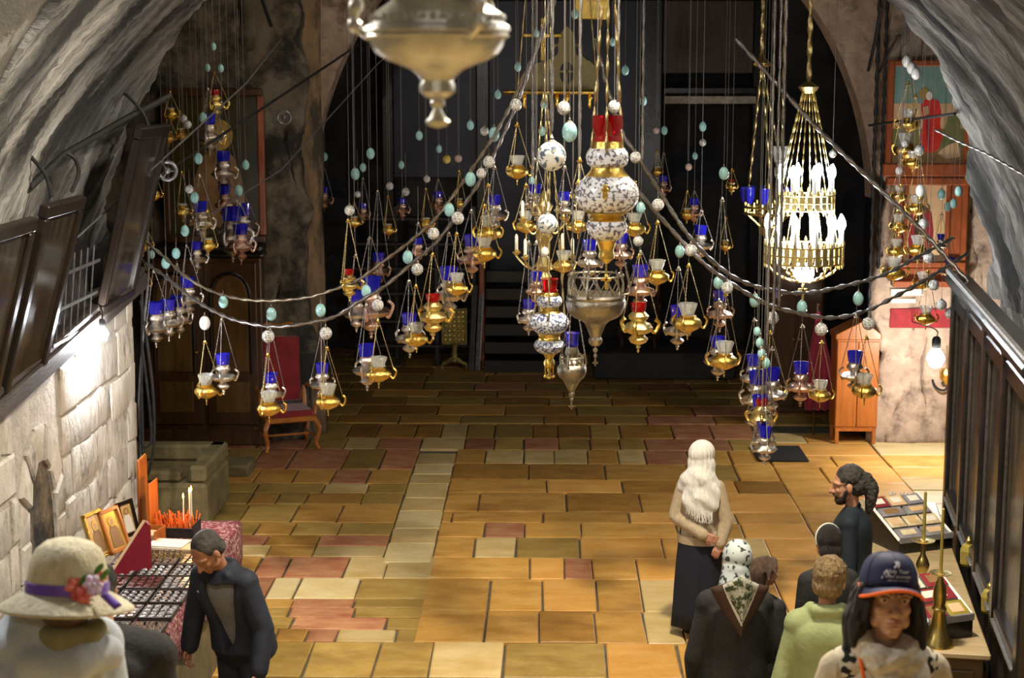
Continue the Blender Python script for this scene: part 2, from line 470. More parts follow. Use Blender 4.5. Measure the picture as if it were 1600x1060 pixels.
    def loft(self, secs, n=20, sq=1.0):
        """secs: (cx, cy, z, rx, ry) horizontal super-ellipses"""
        vs, fs = [], []
        for (cx, cy, z, rx, ry) in secs:
            for k in range(n):
                a = 2 * math.pi * k / n
                ca, sa = math.cos(a), math.sin(a)
                e = 1 / sq
                vs.append((cx + rx * math.copysign(abs(ca) ** e, ca), cy + ry * math.copysign(abs(sa) ** e, sa), z))
        m = len(secs)
        for i in range(m - 1):
            for k in range(n):
                k2 = (k + 1) % n
                fs.append((i * n + k, i * n + k2, (i + 1) * n + k2, (i + 1) * n + k))
        fs.append(tuple(range(n - 1, -1, -1)))
        fs.append(tuple((m - 1) * n + k for k in range(n)))
        return self.add(vs, fs)

    def prism(self, poly, y0, y1, ch=0.0):
        """polygon in local xz extruded along y from y0 (front) to y1"""
        n = len(poly)
        cx = sum(p[0] for p in poly) / n
        cz = sum(p[1] for p in poly) / n
        vs = [(p[0], y1, p[1]) for p in poly]
        fs = []
        if ch:
            s = []
            for p in poly:
                d = math.hypot(p[0] - cx, p[1] - cz) or 1
                k = max(0.0, 1 - ch * 1.4 / d)
                s.append((cx + (p[0] - cx) * k, cz + (p[1] - cz) * k))
            sg = 1 if y1 > y0 else -1
            vs += [(p[0], y0 + sg * ch, p[1]) for p in poly]
            vs += [(p[0], y0, p[1]) for p in s]
            L = 3
        else:
            vs += [(p[0], y0, p[1]) for p in poly]
            L = 2
        for l in range(L - 1):
            for k in range(n):
                k2 = (k + 1) % n
                fs.append((l * n + k, l * n + k2, (l + 1) * n + k2, (l + 1) * n + k))
        fs.append(tuple(range(n)))
        fs.append(tuple((L - 1) * n + k for k in range(n - 1, -1, -1)))
        return self.add(vs, fs)

    def mesh(self, name, mats, smooth=True, ang=38):
        me = bpy.data.meshes.new(name)
        me.from_pydata(self.v, [], self.f)
        if isinstance(mats, str):
            mats = [mats]
        for mm in mats:
            me.materials.append(MATS[mm])
        if len(mats) > 1:
            me.polygons.foreach_set('material_index', self.mi)
        me.update()
        bm = bmesh.new()
        bm.from_mesh(me)
        bmesh.ops.recalc_face_normals(bm, faces=bm.faces)
        bm.to_mesh(me)
        bm.free()
        if smooth:
            me.polygons.foreach_set('use_smooth', [True] * len(me.polygons))
            if ang:
                me.set_sharp_from_angle(angle=rad(ang))
        return me

    def build(self, name, mats, parent=None, smooth=True, ang=38):
        return link(name, self.mesh(name, mats, smooth, ang), parent)


def link(name, me, parent=None):
    o = bpy.data.objects.new(name, me)
    COL.objects.link(o)
    if parent is not None:
        o.parent = parent
    return o


def empty(name, loc=(0, 0, 0), rz=0.0, rot=None):
    o = bpy.data.objects.new(name, None)
    o.empty_display_size = 0.05
    o.location = loc
    o.rotation_euler = rot if rot else (0, 0, rz)
    COL.objects.link(o)
    return o


def tag(o, label, cat, group=None):
    o['label'] = label
    o['category'] = cat
    if group:
        o['group'] = group
    return o


def struct(o):
    o['kind'] = 'structure'
    return o


def thing(name, label, cat, loc=(0, 0, 0), rz=0.0, group=None, rot=None):
    return tag(empty(name, loc, rz, rot), label, cat, group)


def remesh(mb, name, mats, voxel=0.012, smooth=3, parent=None):
    me = mb.mesh(name, mats, False)
    o = bpy.data.objects.new('temporary', me)
    COL.objects.link(o)
    md = o.modifiers.new('r', 'REMESH')
    md.mode = 'VOXEL'
    md.voxel_size = voxel
    md.use_smooth_shade = True
    if smooth:
        s = o.modifiers.new('s', 'SMOOTH')
        s.iterations = smooth
        s.factor = 0.5
    dg = bpy.context.evaluated_depsgraph_get()
    nm = bpy.data.meshes.new_from_object(o.evaluated_get(dg), depsgraph=dg)
    bpy.data.objects.remove(o)
    bpy.data.meshes.remove(me)
    nm.name = name
    nm.materials.clear()
    nm.materials.append(MATS[mats if isinstance(mats, str) else mats[0]])
    return link(name, nm, parent)


def catmull(pts, k=8):
    pts = [Vector(p) for p in pts]
    out = []
    for i in range(len(pts) - 1):
        p0 = pts[max(i - 1, 0)]
        p1, p2 = pts[i], pts[i + 1]
        p3 = pts[min(i + 2, len(pts) - 1)]
        for j in range(k):
            t = j / k
            out.append(0.5 * ((2 * p1) + (p2 - p0) * t + (2 * p0 - 5 * p1 + 4 * p2 - p3) * t * t + (3 * p1 - p0 - 3 * p2 + p3) * t ** 3))
    out.append(pts[-1])
    return out


def resample(pts, step):
    out = [pts[0]]
    acc = 0.0
    for a, b in zip(pts[:-1], pts[1:]):
        d = (b - a).length
        while acc + d >= step:
            t = (step - acc) / d
            a = a.lerp(b, t)
            out.append(a)
            d = (b - a).length
            acc = 0.0
        acc += d
    out.append(pts[-1])
    return out
# ================================================================== floor
FY = lambda py: PZ(900, py).y
FX = lambda px, py: PZ(px, py).x
mb = MB()
mb.box((0.5, 19.1, -0.13), (19, 19.4, 0.2))
floor = struct(mb.build('floor', 'joint_mortar', None, False))
STC = {'o': 'ochre_stone', 'p': 'pale_stone', 'w': 'white_stone', 'r': 'rust_stone', 'g': 'olive_stone', 'b': 'brown_stone', 'n': 'orange_stone'}
n_stones = 0
stone_far = MB()


def stone(x0, x1, y0, y1, c):
    """one paving stone: chamfered top, slightly uneven outline and level"""
    global n_stones
    j = 0.009
    x0, x1, y0, y1 = x0 + j, x1 - j, y0 + j, y1 - j
    if x1 - x0 < 0.05 or y1 - y0 < 0.05:
        return
    u = lambda a: R.uniform(-a, a)
    cs = [(x0 + u(.008), y0 + u(.008)), (x1 + u(.008), y0 + u(.008)), (x1 + u(.008), y1 + u(.008)), (x0 + u(.008), y1 + u(.008))]
    h = u(0.003)
    mx, my = (x0 + x1) / 2, (y0 + y1) / 2
    k = 0.012
    vs = [(x - mx, y - my, -0.05) for x, y in cs] + [(x - mx, y - my, -0.009 + h + u(.002)) for x, y in cs]
    vs += [(x - mx + (k if x < mx else -k), y - my + (k if y < my else -k), h + u(.002)) for x, y in cs]
    fs = []
    for l in (0, 4):
        for q in range(4):
            fs.append((l + q, l + (q + 1) % 4, l + 4 + (q + 1) % 4, l + 4 + q))
    fs.append((8, 9, 10, 11))
    if n_stones >= 298:
        stone_far.at((mx, my, 0)).mat(list(STC).index(c)).add(vs, fs)
        return
    n_stones += 1
    m = MB()
    m.add(vs, fs)
    o = m.build('paving_stone', STC[c], floor, False)
    o.location = (mx, my, 0)


X0, X1 = -1.56, -1.08
# the pale strip running away from the stairs
ys = [15.27, 15.95, 16.5, 17.2, 17.75, 18.4, 18.85, 19.35, 19.95]
for a, b, c in zip(ys[:-1], ys[1:], 'wpwpppwp'):
    stone(X0, X1, a, b, c)
# middle courses, read from the photograph: (top, bottom, joints, colours)
mid = [
    (1005, 1060, [480, 588, 672, 786, 947, 1062, 1180, 1300], 'ggpgnon'),
    (955, 1005, [672, 759, 842, 930, 1008, 1066, 1150, 1230, 1310], 'oobopnnn'),
    (905, 955, [672, 764, 848, 932, 1003, 1062, 1140, 1220, 1300], 'oonopnnn'),
    (872, 905, [688, 828, 882, 925, 996, 1065, 1140, 1290], 'onronno'),
    (840, 872, [668, 742, 806, 906, 1036, 1100, 1200, 1275], 'opgnnpn'),
    (817, 840, [672, 757, 820, 908, 1058, 1160, 1263], 'orooon'),
    (800, 817, [680, 706, 848, 983, 1062, 1150, 1250], 'ooonpn'),
    (770, 800, [690, 748, 884, 1000, 1120, 1235], 'oobon'),
    (750, 770, [700, 854, 972, 1080, 1150, 1225], 'onbnb'),
    (725, 750, [716, 826, 945, 1075, 1150, 1215], 'bbogo'),
    (703, 725, [720, 758, 818, 866, 918, 966, 1008, 1075, 1140, 1195], 'opppopron'),
    (685, 703, [726, 773, 818, 873, 922, 968, 1008, 1092, 1140, 1190], 'rgrgogrrg'),
    (663, 685, [690, 730, 773, 832, 872, 922, 968, 1050, 1110, 1180], 'pggbbgbrr'),
]
for (t, b, xs, cs) in mid:
    y0, y1, pm_ = FY(b), FY(t), (t + b) / 2
    X = [FX(x, pm_) for x in xs]
    if t < 1000 and t > 695:
        X[0] = X1
    X[-1] = 2.775
    for q in range(len(cs)):
        stone(X[q], X[q + 1], y0, y1, cs[q])
# left courses
left = [
    (1005, 1060, [180, 300, 400, 480], 'gog'),
    (985, 1005, [180, 300, 430, 478, 525, 618, 672], 'ogorpg'),
    (967, 985, [200, 320, 455, 603, 672], 'ogrg'),
    (952, 967, [200, 330, 450, 553, 672], 'ogrg'),
    (938, 952, [220, 350, 455, 553, 672], 'oorg'),
    (905, 938, [240, 340, 420, 463, 558, 672], 'orwwg'),
    (872, 905, [260, 350, 400, 447, 540, 603, 688], 'gorrpp'),
    (855, 872, [280, 360, 418, 490, 595], 'gpop'),
    (838, 855, [290, 350, 415, 497, 600], 'rrbr'),
    (818, 838, [310, 365, 400, 457, 530, 605], 'ogogg'),
    (790, 818, [320, 380, 460, 530, 620], 'ggoo'),
    (772, 790, [330, 390, 433, 478, 565, 635], 'gogog'),
    (757, 772, [335, 400, 505, 575, 640], 'ggpg'),
    (735, 757, [340, 400, 460, 520, 575, 648], 'oooro'),
    (703, 735, [345, 400, 455, 540, 597, 657], 'grrgr'),
    (685, 703, [350, 405, 480, 540, 590, 658, 726], 'rrgprp'),
    (663, 685, [350, 420, 490, 545, 590, 650, 690], 'gggbbb'),
]
for (t, b, xs, cs) in left:
    y0, y1, pm_ = FY(b), FY(t), (t + b) / 2
    X = [FX(x, pm_) for x in xs]
    if t < 870 and t > 695:
        X[-1] = X0
    for q in range(len(cs)):
        stone(X[q], X[q + 1], y0, y1, cs[q])
# right side bands between the long straight joints
yy = [11.6, 12.3, 13.1, 13.9, 14.8, 15.6, 16.3, 17.2, 17.9, 18.5, 19.3, 19.9, 20.6, 21.2]
for i, (a, b) in enumerate(zip(yy[:-1], yy[1:])):
    xx = [2.775, 4.185] if i % 3 == 2 else [2.775, 2.775 + R.uniform(.5, .9), 4.185]
    for q in range(len(xx) - 1):
        stone(xx[q], xx[q + 1], a, b, R.choice('noonpo'))
yy = [15.2, 16.0, 16.6, 17.1, 17.6, 18.2, 18.75, 19.3, 19.95, 20.6, 21.1]
for i, (a, b) in enumerate(zip(yy[:-1], yy[1:])):
    xx = [4.185, 4.185 + R.uniform(.7, 1.05), 5.6, 6.6]
    for q in range(3):
        stone(xx[q], xx[q + 1], a, b, 'opnppnpowp'[(i + q * 3) % 10] if q else 'pppnwpnowp'[i])
# darker courses in the recess at the back
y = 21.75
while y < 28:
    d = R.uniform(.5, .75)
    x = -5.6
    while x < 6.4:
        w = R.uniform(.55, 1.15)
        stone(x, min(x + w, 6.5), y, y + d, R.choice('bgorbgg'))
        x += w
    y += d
fs_ = stone_far.build('paving_stone', [STC[k] for k in STC], floor, False)
fs_['kind'] = 'stuff'

# ================================================================== stairs down from the upper church
def stair_z(Y):
    i = math.ceil((9.3 - Y) / 0.46)
    return max(0.0, 0.14 * i)


stairs = struct(empty('floor', (0, 0, 0)))
stairs.name = 'trim_1'
for i in range(26):
    yb = 9.3 - 0.46 * i
    m = MB()
    m.box((0.1, yb - 0.24, 0.14 * (i + 1) / 2 - 0.05), (7.9, 0.50, 0.14 * (i + 1) + 0.1), 0.012)
    m.build('step', 'pale_stone', stairs, False)
m = MB()
m.box((0.1, 8.9, -0.13), (9, 1.1, 0.2))
struct(m.build('floor', 'ochre_stone', None, False))


# ================================================================== stair vault
def disp(p, amp, s):
    q = Vector((p[0] * s, p[1] * s * 0.5, p[2] * s))
    return amp * (noise.fractal(q, 0.9, 2.1, 5) + 0.5 * noise.noise(q * 0.35))


def groove(p, amp, s):
    """rough courses that follow the tilted rings of the sloping vault"""
    u = p[1] * 0.743 - p[2] * 0.669
    w = p[1] * 0.669 + p[2] * 0.743
    q = Vector((p[0] * s * 0.5, u * s * 2.4, w * s * 0.5))
    return amp * (0.7 * noise.fractal(q, 0.8, 2.1, 6) + 0.5 * noise.noise(q * 0.3))


def arc_surface(name, mat, ya, yb, x0, zs, r, na, ny, amp, s, a0=0.0, a1=math.pi, thick=0.35, rx=1.0):
    """inner face of a barrel vault with rough relief, an outer face and closed ends"""
    vs, fs = [], []
    for j in range(ny + 1):
        y = ya + (yb - ya) * j / ny
        for i in range(na + 1):
            a = a0 + (a1 - a0) * i / na
            c, sn = math.cos(a), math.sin(a)
            p = (x0 + r * rx * c, y, zs + r * sn)
            d = groove((p[0], y + 3, p[2]), amp, s)
            vs.append((x0 + (r * rx - d) * c, y + 0.3 * d, zs + (r - d) * sn))
    o = len(vs)
    for j in (0, ny):
        y = ya + (yb - ya) * j / ny
        for i in range(na + 1):
            a = a0 + (a1 - a0) * i / na
            vs.append((x0 + (r * rx + thick) * math.cos(a), y, zs + (r + thick) * math.sin(a)))
    w = na + 1
    for j in range(ny):
        for i in range(na):
            fs.append((j * w + i, j * w + i + 1, (j + 1) * w + i + 1, (j + 1) * w + i))
    for i in range(na):
        fs.append((o + i, o + w + i, o + w + i + 1, o + i + 1))
        fs.append((i, o + i, o + i + 1, i + 1))
        k = ny * w
        fs.append((k + i, k + i + 1, o + w + i + 1, o + w + i))
    for i in (0, na):
        fs.append([j * w + i for j in range(ny + 1)] + [o + w + i, o + i])
    m = MB()
    m.add(vs, fs)
    return struct(m.build(name, mat, None, True, 70))


VX, VZ, VR = -0.02, 2.62, 4.12
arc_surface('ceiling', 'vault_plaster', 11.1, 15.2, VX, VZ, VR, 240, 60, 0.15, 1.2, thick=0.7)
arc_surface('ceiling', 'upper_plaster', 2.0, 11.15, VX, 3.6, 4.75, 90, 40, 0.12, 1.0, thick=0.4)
# wall above the vault end, facing the stairs (the step between the two vaults)
m = MB()
n = 48
vs, fs = [], []
for k, (r_, z_) in enumerate(((VR + 0.03, VZ), (6.2, VZ + 0.6))):
    for i in range(n + 1):
        a = math.pi * i / n
        vs.append((VX + r_ * math.cos(a), 11.08 + 0.04 * noise.noise(Vector((i * .7, k * 3, 0))), z_ + r_ * math.sin(a)))
for i in range(n):
    fs.append((i, i + 1, n + 2 + i, n + 1 + i))
m.add(vs, fs)
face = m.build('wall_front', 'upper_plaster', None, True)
sm = face.modifiers.new('solid', 'SOLIDIFY')
sm.thickness = 0.25
sm.offset = -1
struct(face)

# ------------------------------------------------------------------ left wall of the stair foot: rubble blocks in mortar round a small niche
WLX = -3.9
wl = MB()
wl.box((WLX - 0.33, 13.25, 1.2), (0.6, 4.3, 3.0))
wall_left = struct(wl.build('wall_left', 'wall_mortar', None, False))
NYc, NYw = 12.36, 0.33       # niche centre and half width along Y
NZ0, NZs, NZt = 0.55, 1.12, 1.68


def niche_hw(z):
    if z < NZ0 or z > NZt:
        return 0
    if z < NZs:
        return NYw
    t = (z - NZs) / (NZt - NZs)
    return NYw * math.sqrt(max(0.0, 1 - t * t))


def wall_stone(poly, proud, mat='wall_block', parent=None, face=1):
    """poly in (y, z); a rough-faced block set in the wall, its face towards +X"""
    if len(poly) < 3:
        return None
    cy = sum(p[0] for p in poly) / len(poly)
    cz = sum(p[1] for p in poly) / len(poly)
    n = len(poly)
    vs = [(-0.10, p[0] - cy, p[1] - cz) for p in poly]
    vs += [(proud * 0.45, (p[0] - cy), (p[1] - cz)) for p in poly]
    vs += [(proud * R.uniform(.75, 1.2), (p[0] - cy) * 0.86, (p[1] - cz) * 0.86) for p in poly]
    vs += [(proud * 1.1, 0, 0)]
    fs = []
    for l in (0, n):
        for k in range(n):
            fs.append((l + k, l + (k + 1) % n, l + n + (k + 1) % n, l + n + k))
    for k in range(n):
        fs.append((2 * n + k, 2 * n + (k + 1) % n, 3 * n))
    m = MB()
    m.add(vs, fs)
    o = m.build('stone', mat, parent, True, 30)
    o.location = (WLX - 0.02, cy, cz)
    return o


z = 0.02
row = 0
while z < 2.62:
    h = R.uniform(.24, .52)
    if z + h > 2.55:
        h = 2.64 - z
    y = 11.12
    while y < 15.35:
        w = R.uniform(.24, .95)
        y2 = min(y + w, 15.38)
        if 15.38 - y2 < 0.15:
            y2 = 15.38
        g = 0.014
        jj = lambda: R.uniform(-.07, .07)
        poly = [(y + g, z + g + jj() * .5), (y2 - g, z + g + jj() * .5), (y2 - g + jj() * .6, z + h - g + jj() * .6), ((y + y2) / 2, z + h - g + jj()), (y + g + jj() * .6, z + h - g + jj() * .6)]
        # keep the ring of wedge stones round the niche free
        a, b = NYc - NYw - 0.26, NYc + NYw + 0.26
        if y < b and y2 > a and z + h > NZ0 - .02 and z < NZt + 0.32:
            for (p0, p1) in ((y, min(y2, a)), (max(y, b), y2)):
                if p1 - p0 > 0.09:
                    wall_stone([(p0 + g, z + g), (p1 - g, z + g), (p1 - g, z + h - g), (p0 + g, z + h - g)], R.uniform(.008, .03), parent=wall_left)
        else:
            wall_stone(poly, R.uniform(.004, .02), parent=wall_left)
        y = y2
    z += h
    row += 1
# wedge stones of the niche arch and its jambs
for k in range(7):
    a0, a1 = math.pi * k / 7 + 0.03, math.pi * (k + 1) / 7 - 0.03
    pl = []
    for a, s in ((a0, 0), (a1, 0), (a1, 1), (a0, 1)):
        ry, rz = (NYw + 0.01, NZt - NZs + 0.01) if not s else (NYw + 0.24, NZt - NZs + 0.30)
        pl.append((NYc + ry * math.cos(a), NZs + rz * math.sin(a)))
    wall_stone(pl, R.uniform(.015, .035), parent=wall_left)
for s in (-1, 1):
    for k in range(2):
        z0 = NZ0 + 0.3 * k
        a, b = NYc + s * (NYw + 0.01), NYc + s * (NYw + 0.23)
        wall_stone([(min(a, b), z0 + .01), (max(a, b), z0 + .01), (max(a, b), z0 + .29), (min(a, b), z0 + .29)], 0.025, parent=wall_left)
# niche: flat panel, the hollow's shade put into its dark colour
m = MB()
pl = [(NYc - NYw, NZ0)] + [(NYc - NYw * math.cos(t * math.pi / 12), NZs + (NZt - NZs) * math.sin(t * math.pi / 12)) for t in range(13)] + [(NYc + NYw, NZ0)]
m.add([(WLX - 0.029, a, b) for a, b in pl] + [(WLX - 0.2, a, b) for a, b in pl], [tuple(range(len(pl)))] + [(k, (k + 1) % len(pl), len(pl) + (k + 1) % len(pl), len(pl) + k) for k in range(len(pl))])
m.build('niche', 'soot_stone', wall_left, False)

# right wall behind the screen, and the outer walls of the stair
m = MB()
m.box((4.55, 13.15, 1.2), (0.6, 4.1, 3.0))
struct(m.build('wall_right', 'vault_plaster', None, False))
for s, nme in ((-1, 'wall_left'), (1, 'wall_right')):
    m = MB()
    m.box((VX + s * 4.95, 6.5, 2.0), (0.5, 9.3, 4.6))
    struct(m.build(nme, 'upper_plaster', None, False))

# ================================================================== the hall beyond the arch
HY = 21.15                       # wall with the wide arched opening
OX0, OX1, OZ = -3.02, 4.22, 2.9   # jambs and springing
ocx, orx, orz = (OX0 + OX1) / 2, (OX1 - OX0) / 2, 4.1


def rough_wall(name, mat, xa, xb, za, zb, y, hole=None, nx=60, nz=40, amp=0.05, s=2.2):
    vs, fs, ok = [], [], {}
    for j in range(nz + 1):
        for i in range(nx + 1):
            x, z = xa + (xb - xa) * i / nx, za + (zb - za) * j / nz
            vs.append((x, y - disp((x, z, 1.3), amp, s), z))
    w = nx + 1
    for j in range(nz):
        for i in range(nx):
            x, z = xa + (xb - xa) * (i + .5) / nx, za + (zb - za) * (j + .5) / nz
            if hole and hole(x, z):
                continue
            fs.append((j * w + i, j * w + i + 1, (j + 1) * w + i + 1, (j + 1) * w + i))
    m = MB()
    m.add(vs, fs)
    o = m.build(name, mat, None, True, 60)
    md = o.modifiers.new('solid', 'SOLIDIFY')
    md.thickness = 0.5
    md.offset = -1
    return struct(o)


# stone either side of and above the opening
rough_wall('wall_back', 'soot_stone', -7.2, OX0, 0, 7.6, HY, None, 50, 80, 0.05, 2.4)
rough_wall('wall_back', 'hall_stone', OX1, 7.4, 0, 7.6, HY, None, 46, 80, 0.05, 2.6)


def arch_z(x):
    t = (x - ocx) / orx
    return OZ + orz * math.sqrt(max(0.0, 1 - t * t))


vs, fs = [], []
n = 60
for i in range(n + 1):
    x = ocx - orx * math.cos(math.pi * (.015 + .97 * i / n))
    for k in range(9):
        z = arch_z(x) + (7.6 - arch_z(x)) * k / 8
        vs.append((x, HY - disp((x, z, 1.3), .035, 2.4), z))
for i in range(n):
    for k in range(8):
        fs.append((i * 9 + k, (i + 1) * 9 + k, (i + 1) * 9 + k + 1, i * 9 + k + 1))
o9 = len(vs)
for i in range(n + 1):
    vs.append((vs[i * 9][0], HY + 0.5, vs[i * 9][2]))
    vs.append((vs[i * 9][0], HY + 0.5, 7.6))
for i in range(n):
    fs.append((i * 9, o9 + 2 * i, o9 + 2 * i + 2, (i + 1) * 9))
    fs.append((o9 + 2 * i, o9 + 2 * i + 1, o9 + 2 * i + 3, o9 + 2 * i + 2))
m = MB()
m.add(vs, fs)
o = m.build('wall_back', 'hall_stone', None, True, 60)
struct(o)
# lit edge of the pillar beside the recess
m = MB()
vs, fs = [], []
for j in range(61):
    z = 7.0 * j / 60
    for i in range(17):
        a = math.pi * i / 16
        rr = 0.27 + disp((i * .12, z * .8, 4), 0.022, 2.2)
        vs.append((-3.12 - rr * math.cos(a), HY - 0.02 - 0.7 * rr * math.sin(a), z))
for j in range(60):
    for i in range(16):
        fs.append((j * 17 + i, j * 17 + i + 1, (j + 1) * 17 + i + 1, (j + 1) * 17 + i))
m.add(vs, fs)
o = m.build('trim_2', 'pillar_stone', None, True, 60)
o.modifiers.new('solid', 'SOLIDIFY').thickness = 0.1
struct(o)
# recess: side walls, far wall, ceiling
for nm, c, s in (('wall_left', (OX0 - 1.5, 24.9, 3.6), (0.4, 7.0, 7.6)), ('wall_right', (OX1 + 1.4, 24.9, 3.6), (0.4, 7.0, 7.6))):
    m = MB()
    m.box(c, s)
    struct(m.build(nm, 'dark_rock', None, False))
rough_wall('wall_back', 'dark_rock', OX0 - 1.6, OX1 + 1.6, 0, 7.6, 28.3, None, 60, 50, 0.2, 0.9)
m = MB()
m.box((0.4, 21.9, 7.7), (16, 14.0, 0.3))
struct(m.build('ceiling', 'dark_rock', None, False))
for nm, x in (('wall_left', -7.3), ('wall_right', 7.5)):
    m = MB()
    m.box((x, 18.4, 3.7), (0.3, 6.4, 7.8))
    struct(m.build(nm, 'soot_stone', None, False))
# hall-side wall round the vault mouth
for s, nm in ((-1, 'wall_left'), (1, 'wall_right')):
    m = MB()
    m.box((VX + s * 6.1, 15.1, 3.7), (2.7 if s < 0 else 2.6, 0.3, 7.8))
    struct(m.build(nm, 'soot_stone', None, False))
# ================================================================== hanging lamps, eggs and chains
def ceil_z(x, y):
    if 11.1 < y < 15.2:
        return VZ + math.sqrt(max(0.1, VR ** 2 - (x - VX) ** 2)) - 0.25
    if y <= 11.1:
        return 3.6 + math.sqrt(max(0.1, 4.75 ** 2 - (x - VX) ** 2)) - 0.2
    return 7.55


def rope_mesh(name, pts, r, mat, step=0.02, lobes=0.42, tw=0.9):
    """twisted chain: a two-lobed section turning along the path"""
    p = resample(catmull(pts, 10), step)
    m = MB()
    m.tube(p, r, 6, twist=(tw, lobes))
    return m.mesh(name, mat, True, None)


def swag(pts, r, label, group=None, mat='chain_metal', name='swag_chain'):
    o = link(name, rope_mesh(name, [P(*q) for q in pts], r, mat))
    return tag(o, label, 'chain', group)


# unit meshes (height 1: finial tip at 0, glass rim at 1)
UNIT = {}


def unit(key, mb, mat, ang=50):
    UNIT[key] = mb.mesh(key.split('.')[0], mat, True, ang)


def arm_pts(r0, z0, r1, z1):
    return catmull([(r0, 0, z0), (r0 + (r1 - r0) * .6, 0, z0 - .10), (r1 + .02, 0, z0 + .02), (r1 + .03, 0, z0 + (z1 - z0) * .6), (r1 - .05, 0, z1)], 5)


m = MB().lathe([(0.004, 0), (.026, .04), (.012, .10), (.035, .15), (.02, .20), (.12, .235), (.29, .32), (.375, .42), (.38, .50), (.31, .58), (.20, .63), (.235, .66), (.21, .68)], 18, 9, .035)
unit('bowl.G', m, 'gold')
m = MB().lathe([(.15, .62), (.17, .72), (.20, .82), (.245, .94), (.25, 1.0), (.225, .995), (.19, .9), (.15, .74)], 18, 9, .06)
unit('glass_cup.G', m, 'clear_glass')
unit('handle.G', MB().tube(arm_pts(.34, .42, .50, .64), [.035] * 21, 6), 'gold')
m = MB().lathe([(0.004, 0), (.028, .03), (.012, .06), (.045, .09), (.02, .12), (.10, .16), (.155, .22), (.12, .27), (.06, .30), (.12, .33), (.26, .38), (.315, .44), (.26, .50), (.13, .54), (.105, .57), (.165, .61), (.18, .66), (.14, .72), (.155, .75)], 18, 9, .04)
unit('bowl.S', m, 'silver')
unit('bowl.C', m, 'rose_silver')
m = MB().lathe([(.12, .72), (.14, .78), (.155, .88), (.17, 1.0), (.15, .995), (.135, .88), (.11, .76)], 16, 8, .07)
unit('glass_cup.S', m, 'blue_glass')
unit('glass_cup.C', m, 'blue_glass')
unit('handle.S', MB().tube(arm_pts(.22, .43, .33, .60), [.026] * 21, 6), 'silver')
unit('handle.C', MB().tube(arm_pts(.22, .43, .33, .60), [.026] * 21, 6), 'rose_silver')
# stacked bead lamp with red cup
m = MB().lathe([(0.004, 0), (.03, .04), (.012, .08), (.05, .12), (.03, .16), (.16, .22), (.20, .29), (.14, .35), (.12, .37), (.25, .43), (.29, .51), (.24, .59), (.13, .64), (.19, .69), (.21, .75), (.15, .81), (.12, .84)], 18, 6, .02)
unit('bowl.R', m, 'pale_gold')
m = MB().lathe([(.11, .82), (.15, .88), (.16, 1.0), (.14, .995), (.12, .88)], 16)
unit('glass_cup.R', m, 'red_glass')
unit('handle.R', MB().tube(arm_pts(.24, .5, .40, .66), [.04] * 21, 6), 'gold')
# round gold lamp seen far away
m = MB().lathe([(0.004, 0), (.04, .08), (.02, .16), (.12, .26), (.36, .42), (.42, .58), (.34, .74), (.22, .80), (.28, .86), (.25, .9)], 16, 8, .03)
unit('bowl.F', m, 'gold')
m = MB().lathe([(.2, .82), (.26, 1.0), (.22, .99), (.16, .84)], 14)
unit('glass_cup.F', m, 'clear_glass')
unit('handle.F', MB().tube(arm_pts(.36, .55, .50, .7), [.03] * 21, 6), 'gold')
m = MB().tube([(0, 0, k / 30) for k in range(31)], [1.0 if k % 2 else 0.55 for k in range(31)], 5)
unit('chain.gold', m, 'chain_gold')
unit('chain.silver', m, 'chain_metal')
m = MB().tube([(0, 0, 0), (0, 0, 0.5), (0, 0, 1)], 1.0, 5)
unit('hanging_cord.x', m, 'cord_grey')
m = MB().lathe([(.02, -.5), (.5, -.35), (.62, -.2), (.3, 0), (.35, .2), (.15, .5), (.05, .6)], 12)
unit('crown.gold', m, 'gold')
unit('crown.silver', m, 'silver')

LAMP_WORDS = {'G': 'gilt oil lamp', 'S': 'silver oil lamp with blue glass', 'C': 'rosy silver lamp with blue glass',
              'R': 'beaded lamp with red glass', 'F': 'small round gilt lamp'}
ORD = ['first', 'second', 'third', 'fourth', 'fifth', 'sixth', 'seventh', 'eighth', 'ninth', 'tenth', 'eleventh', 'twelfth', 'thirteenth', 'fourteenth', 'fifteenth', 'sixteenth']
MID = {'G': (.45, .64), 'S': (.33, .60), 'C': (.33, .60), 'R': (.40, .66), 'F': (.50, .70)}
EGG_AT = []


def piece(key, root, loc=(0, 0, 0), rot=(0, 0, 0), s=(1, 1, 1)):
    o = link(key.split('.')[0], UNIT[key], root)
    o.location, o.rotation_euler, o.scale = loc, rot, s
    return o


def bar_between(key, root, a, b, r):
    a, b = Vector(a), Vector(b)
    d = b - a
    o = link(key.split('.')[0], UNIT[key], root)
    o.location = a
    o.rotation_mode = 'XYZ'
    o.rotation_euler = d.to_track_quat('Z', 'Y').to_euler()
    o.scale = (r, r, d.length)
    return o


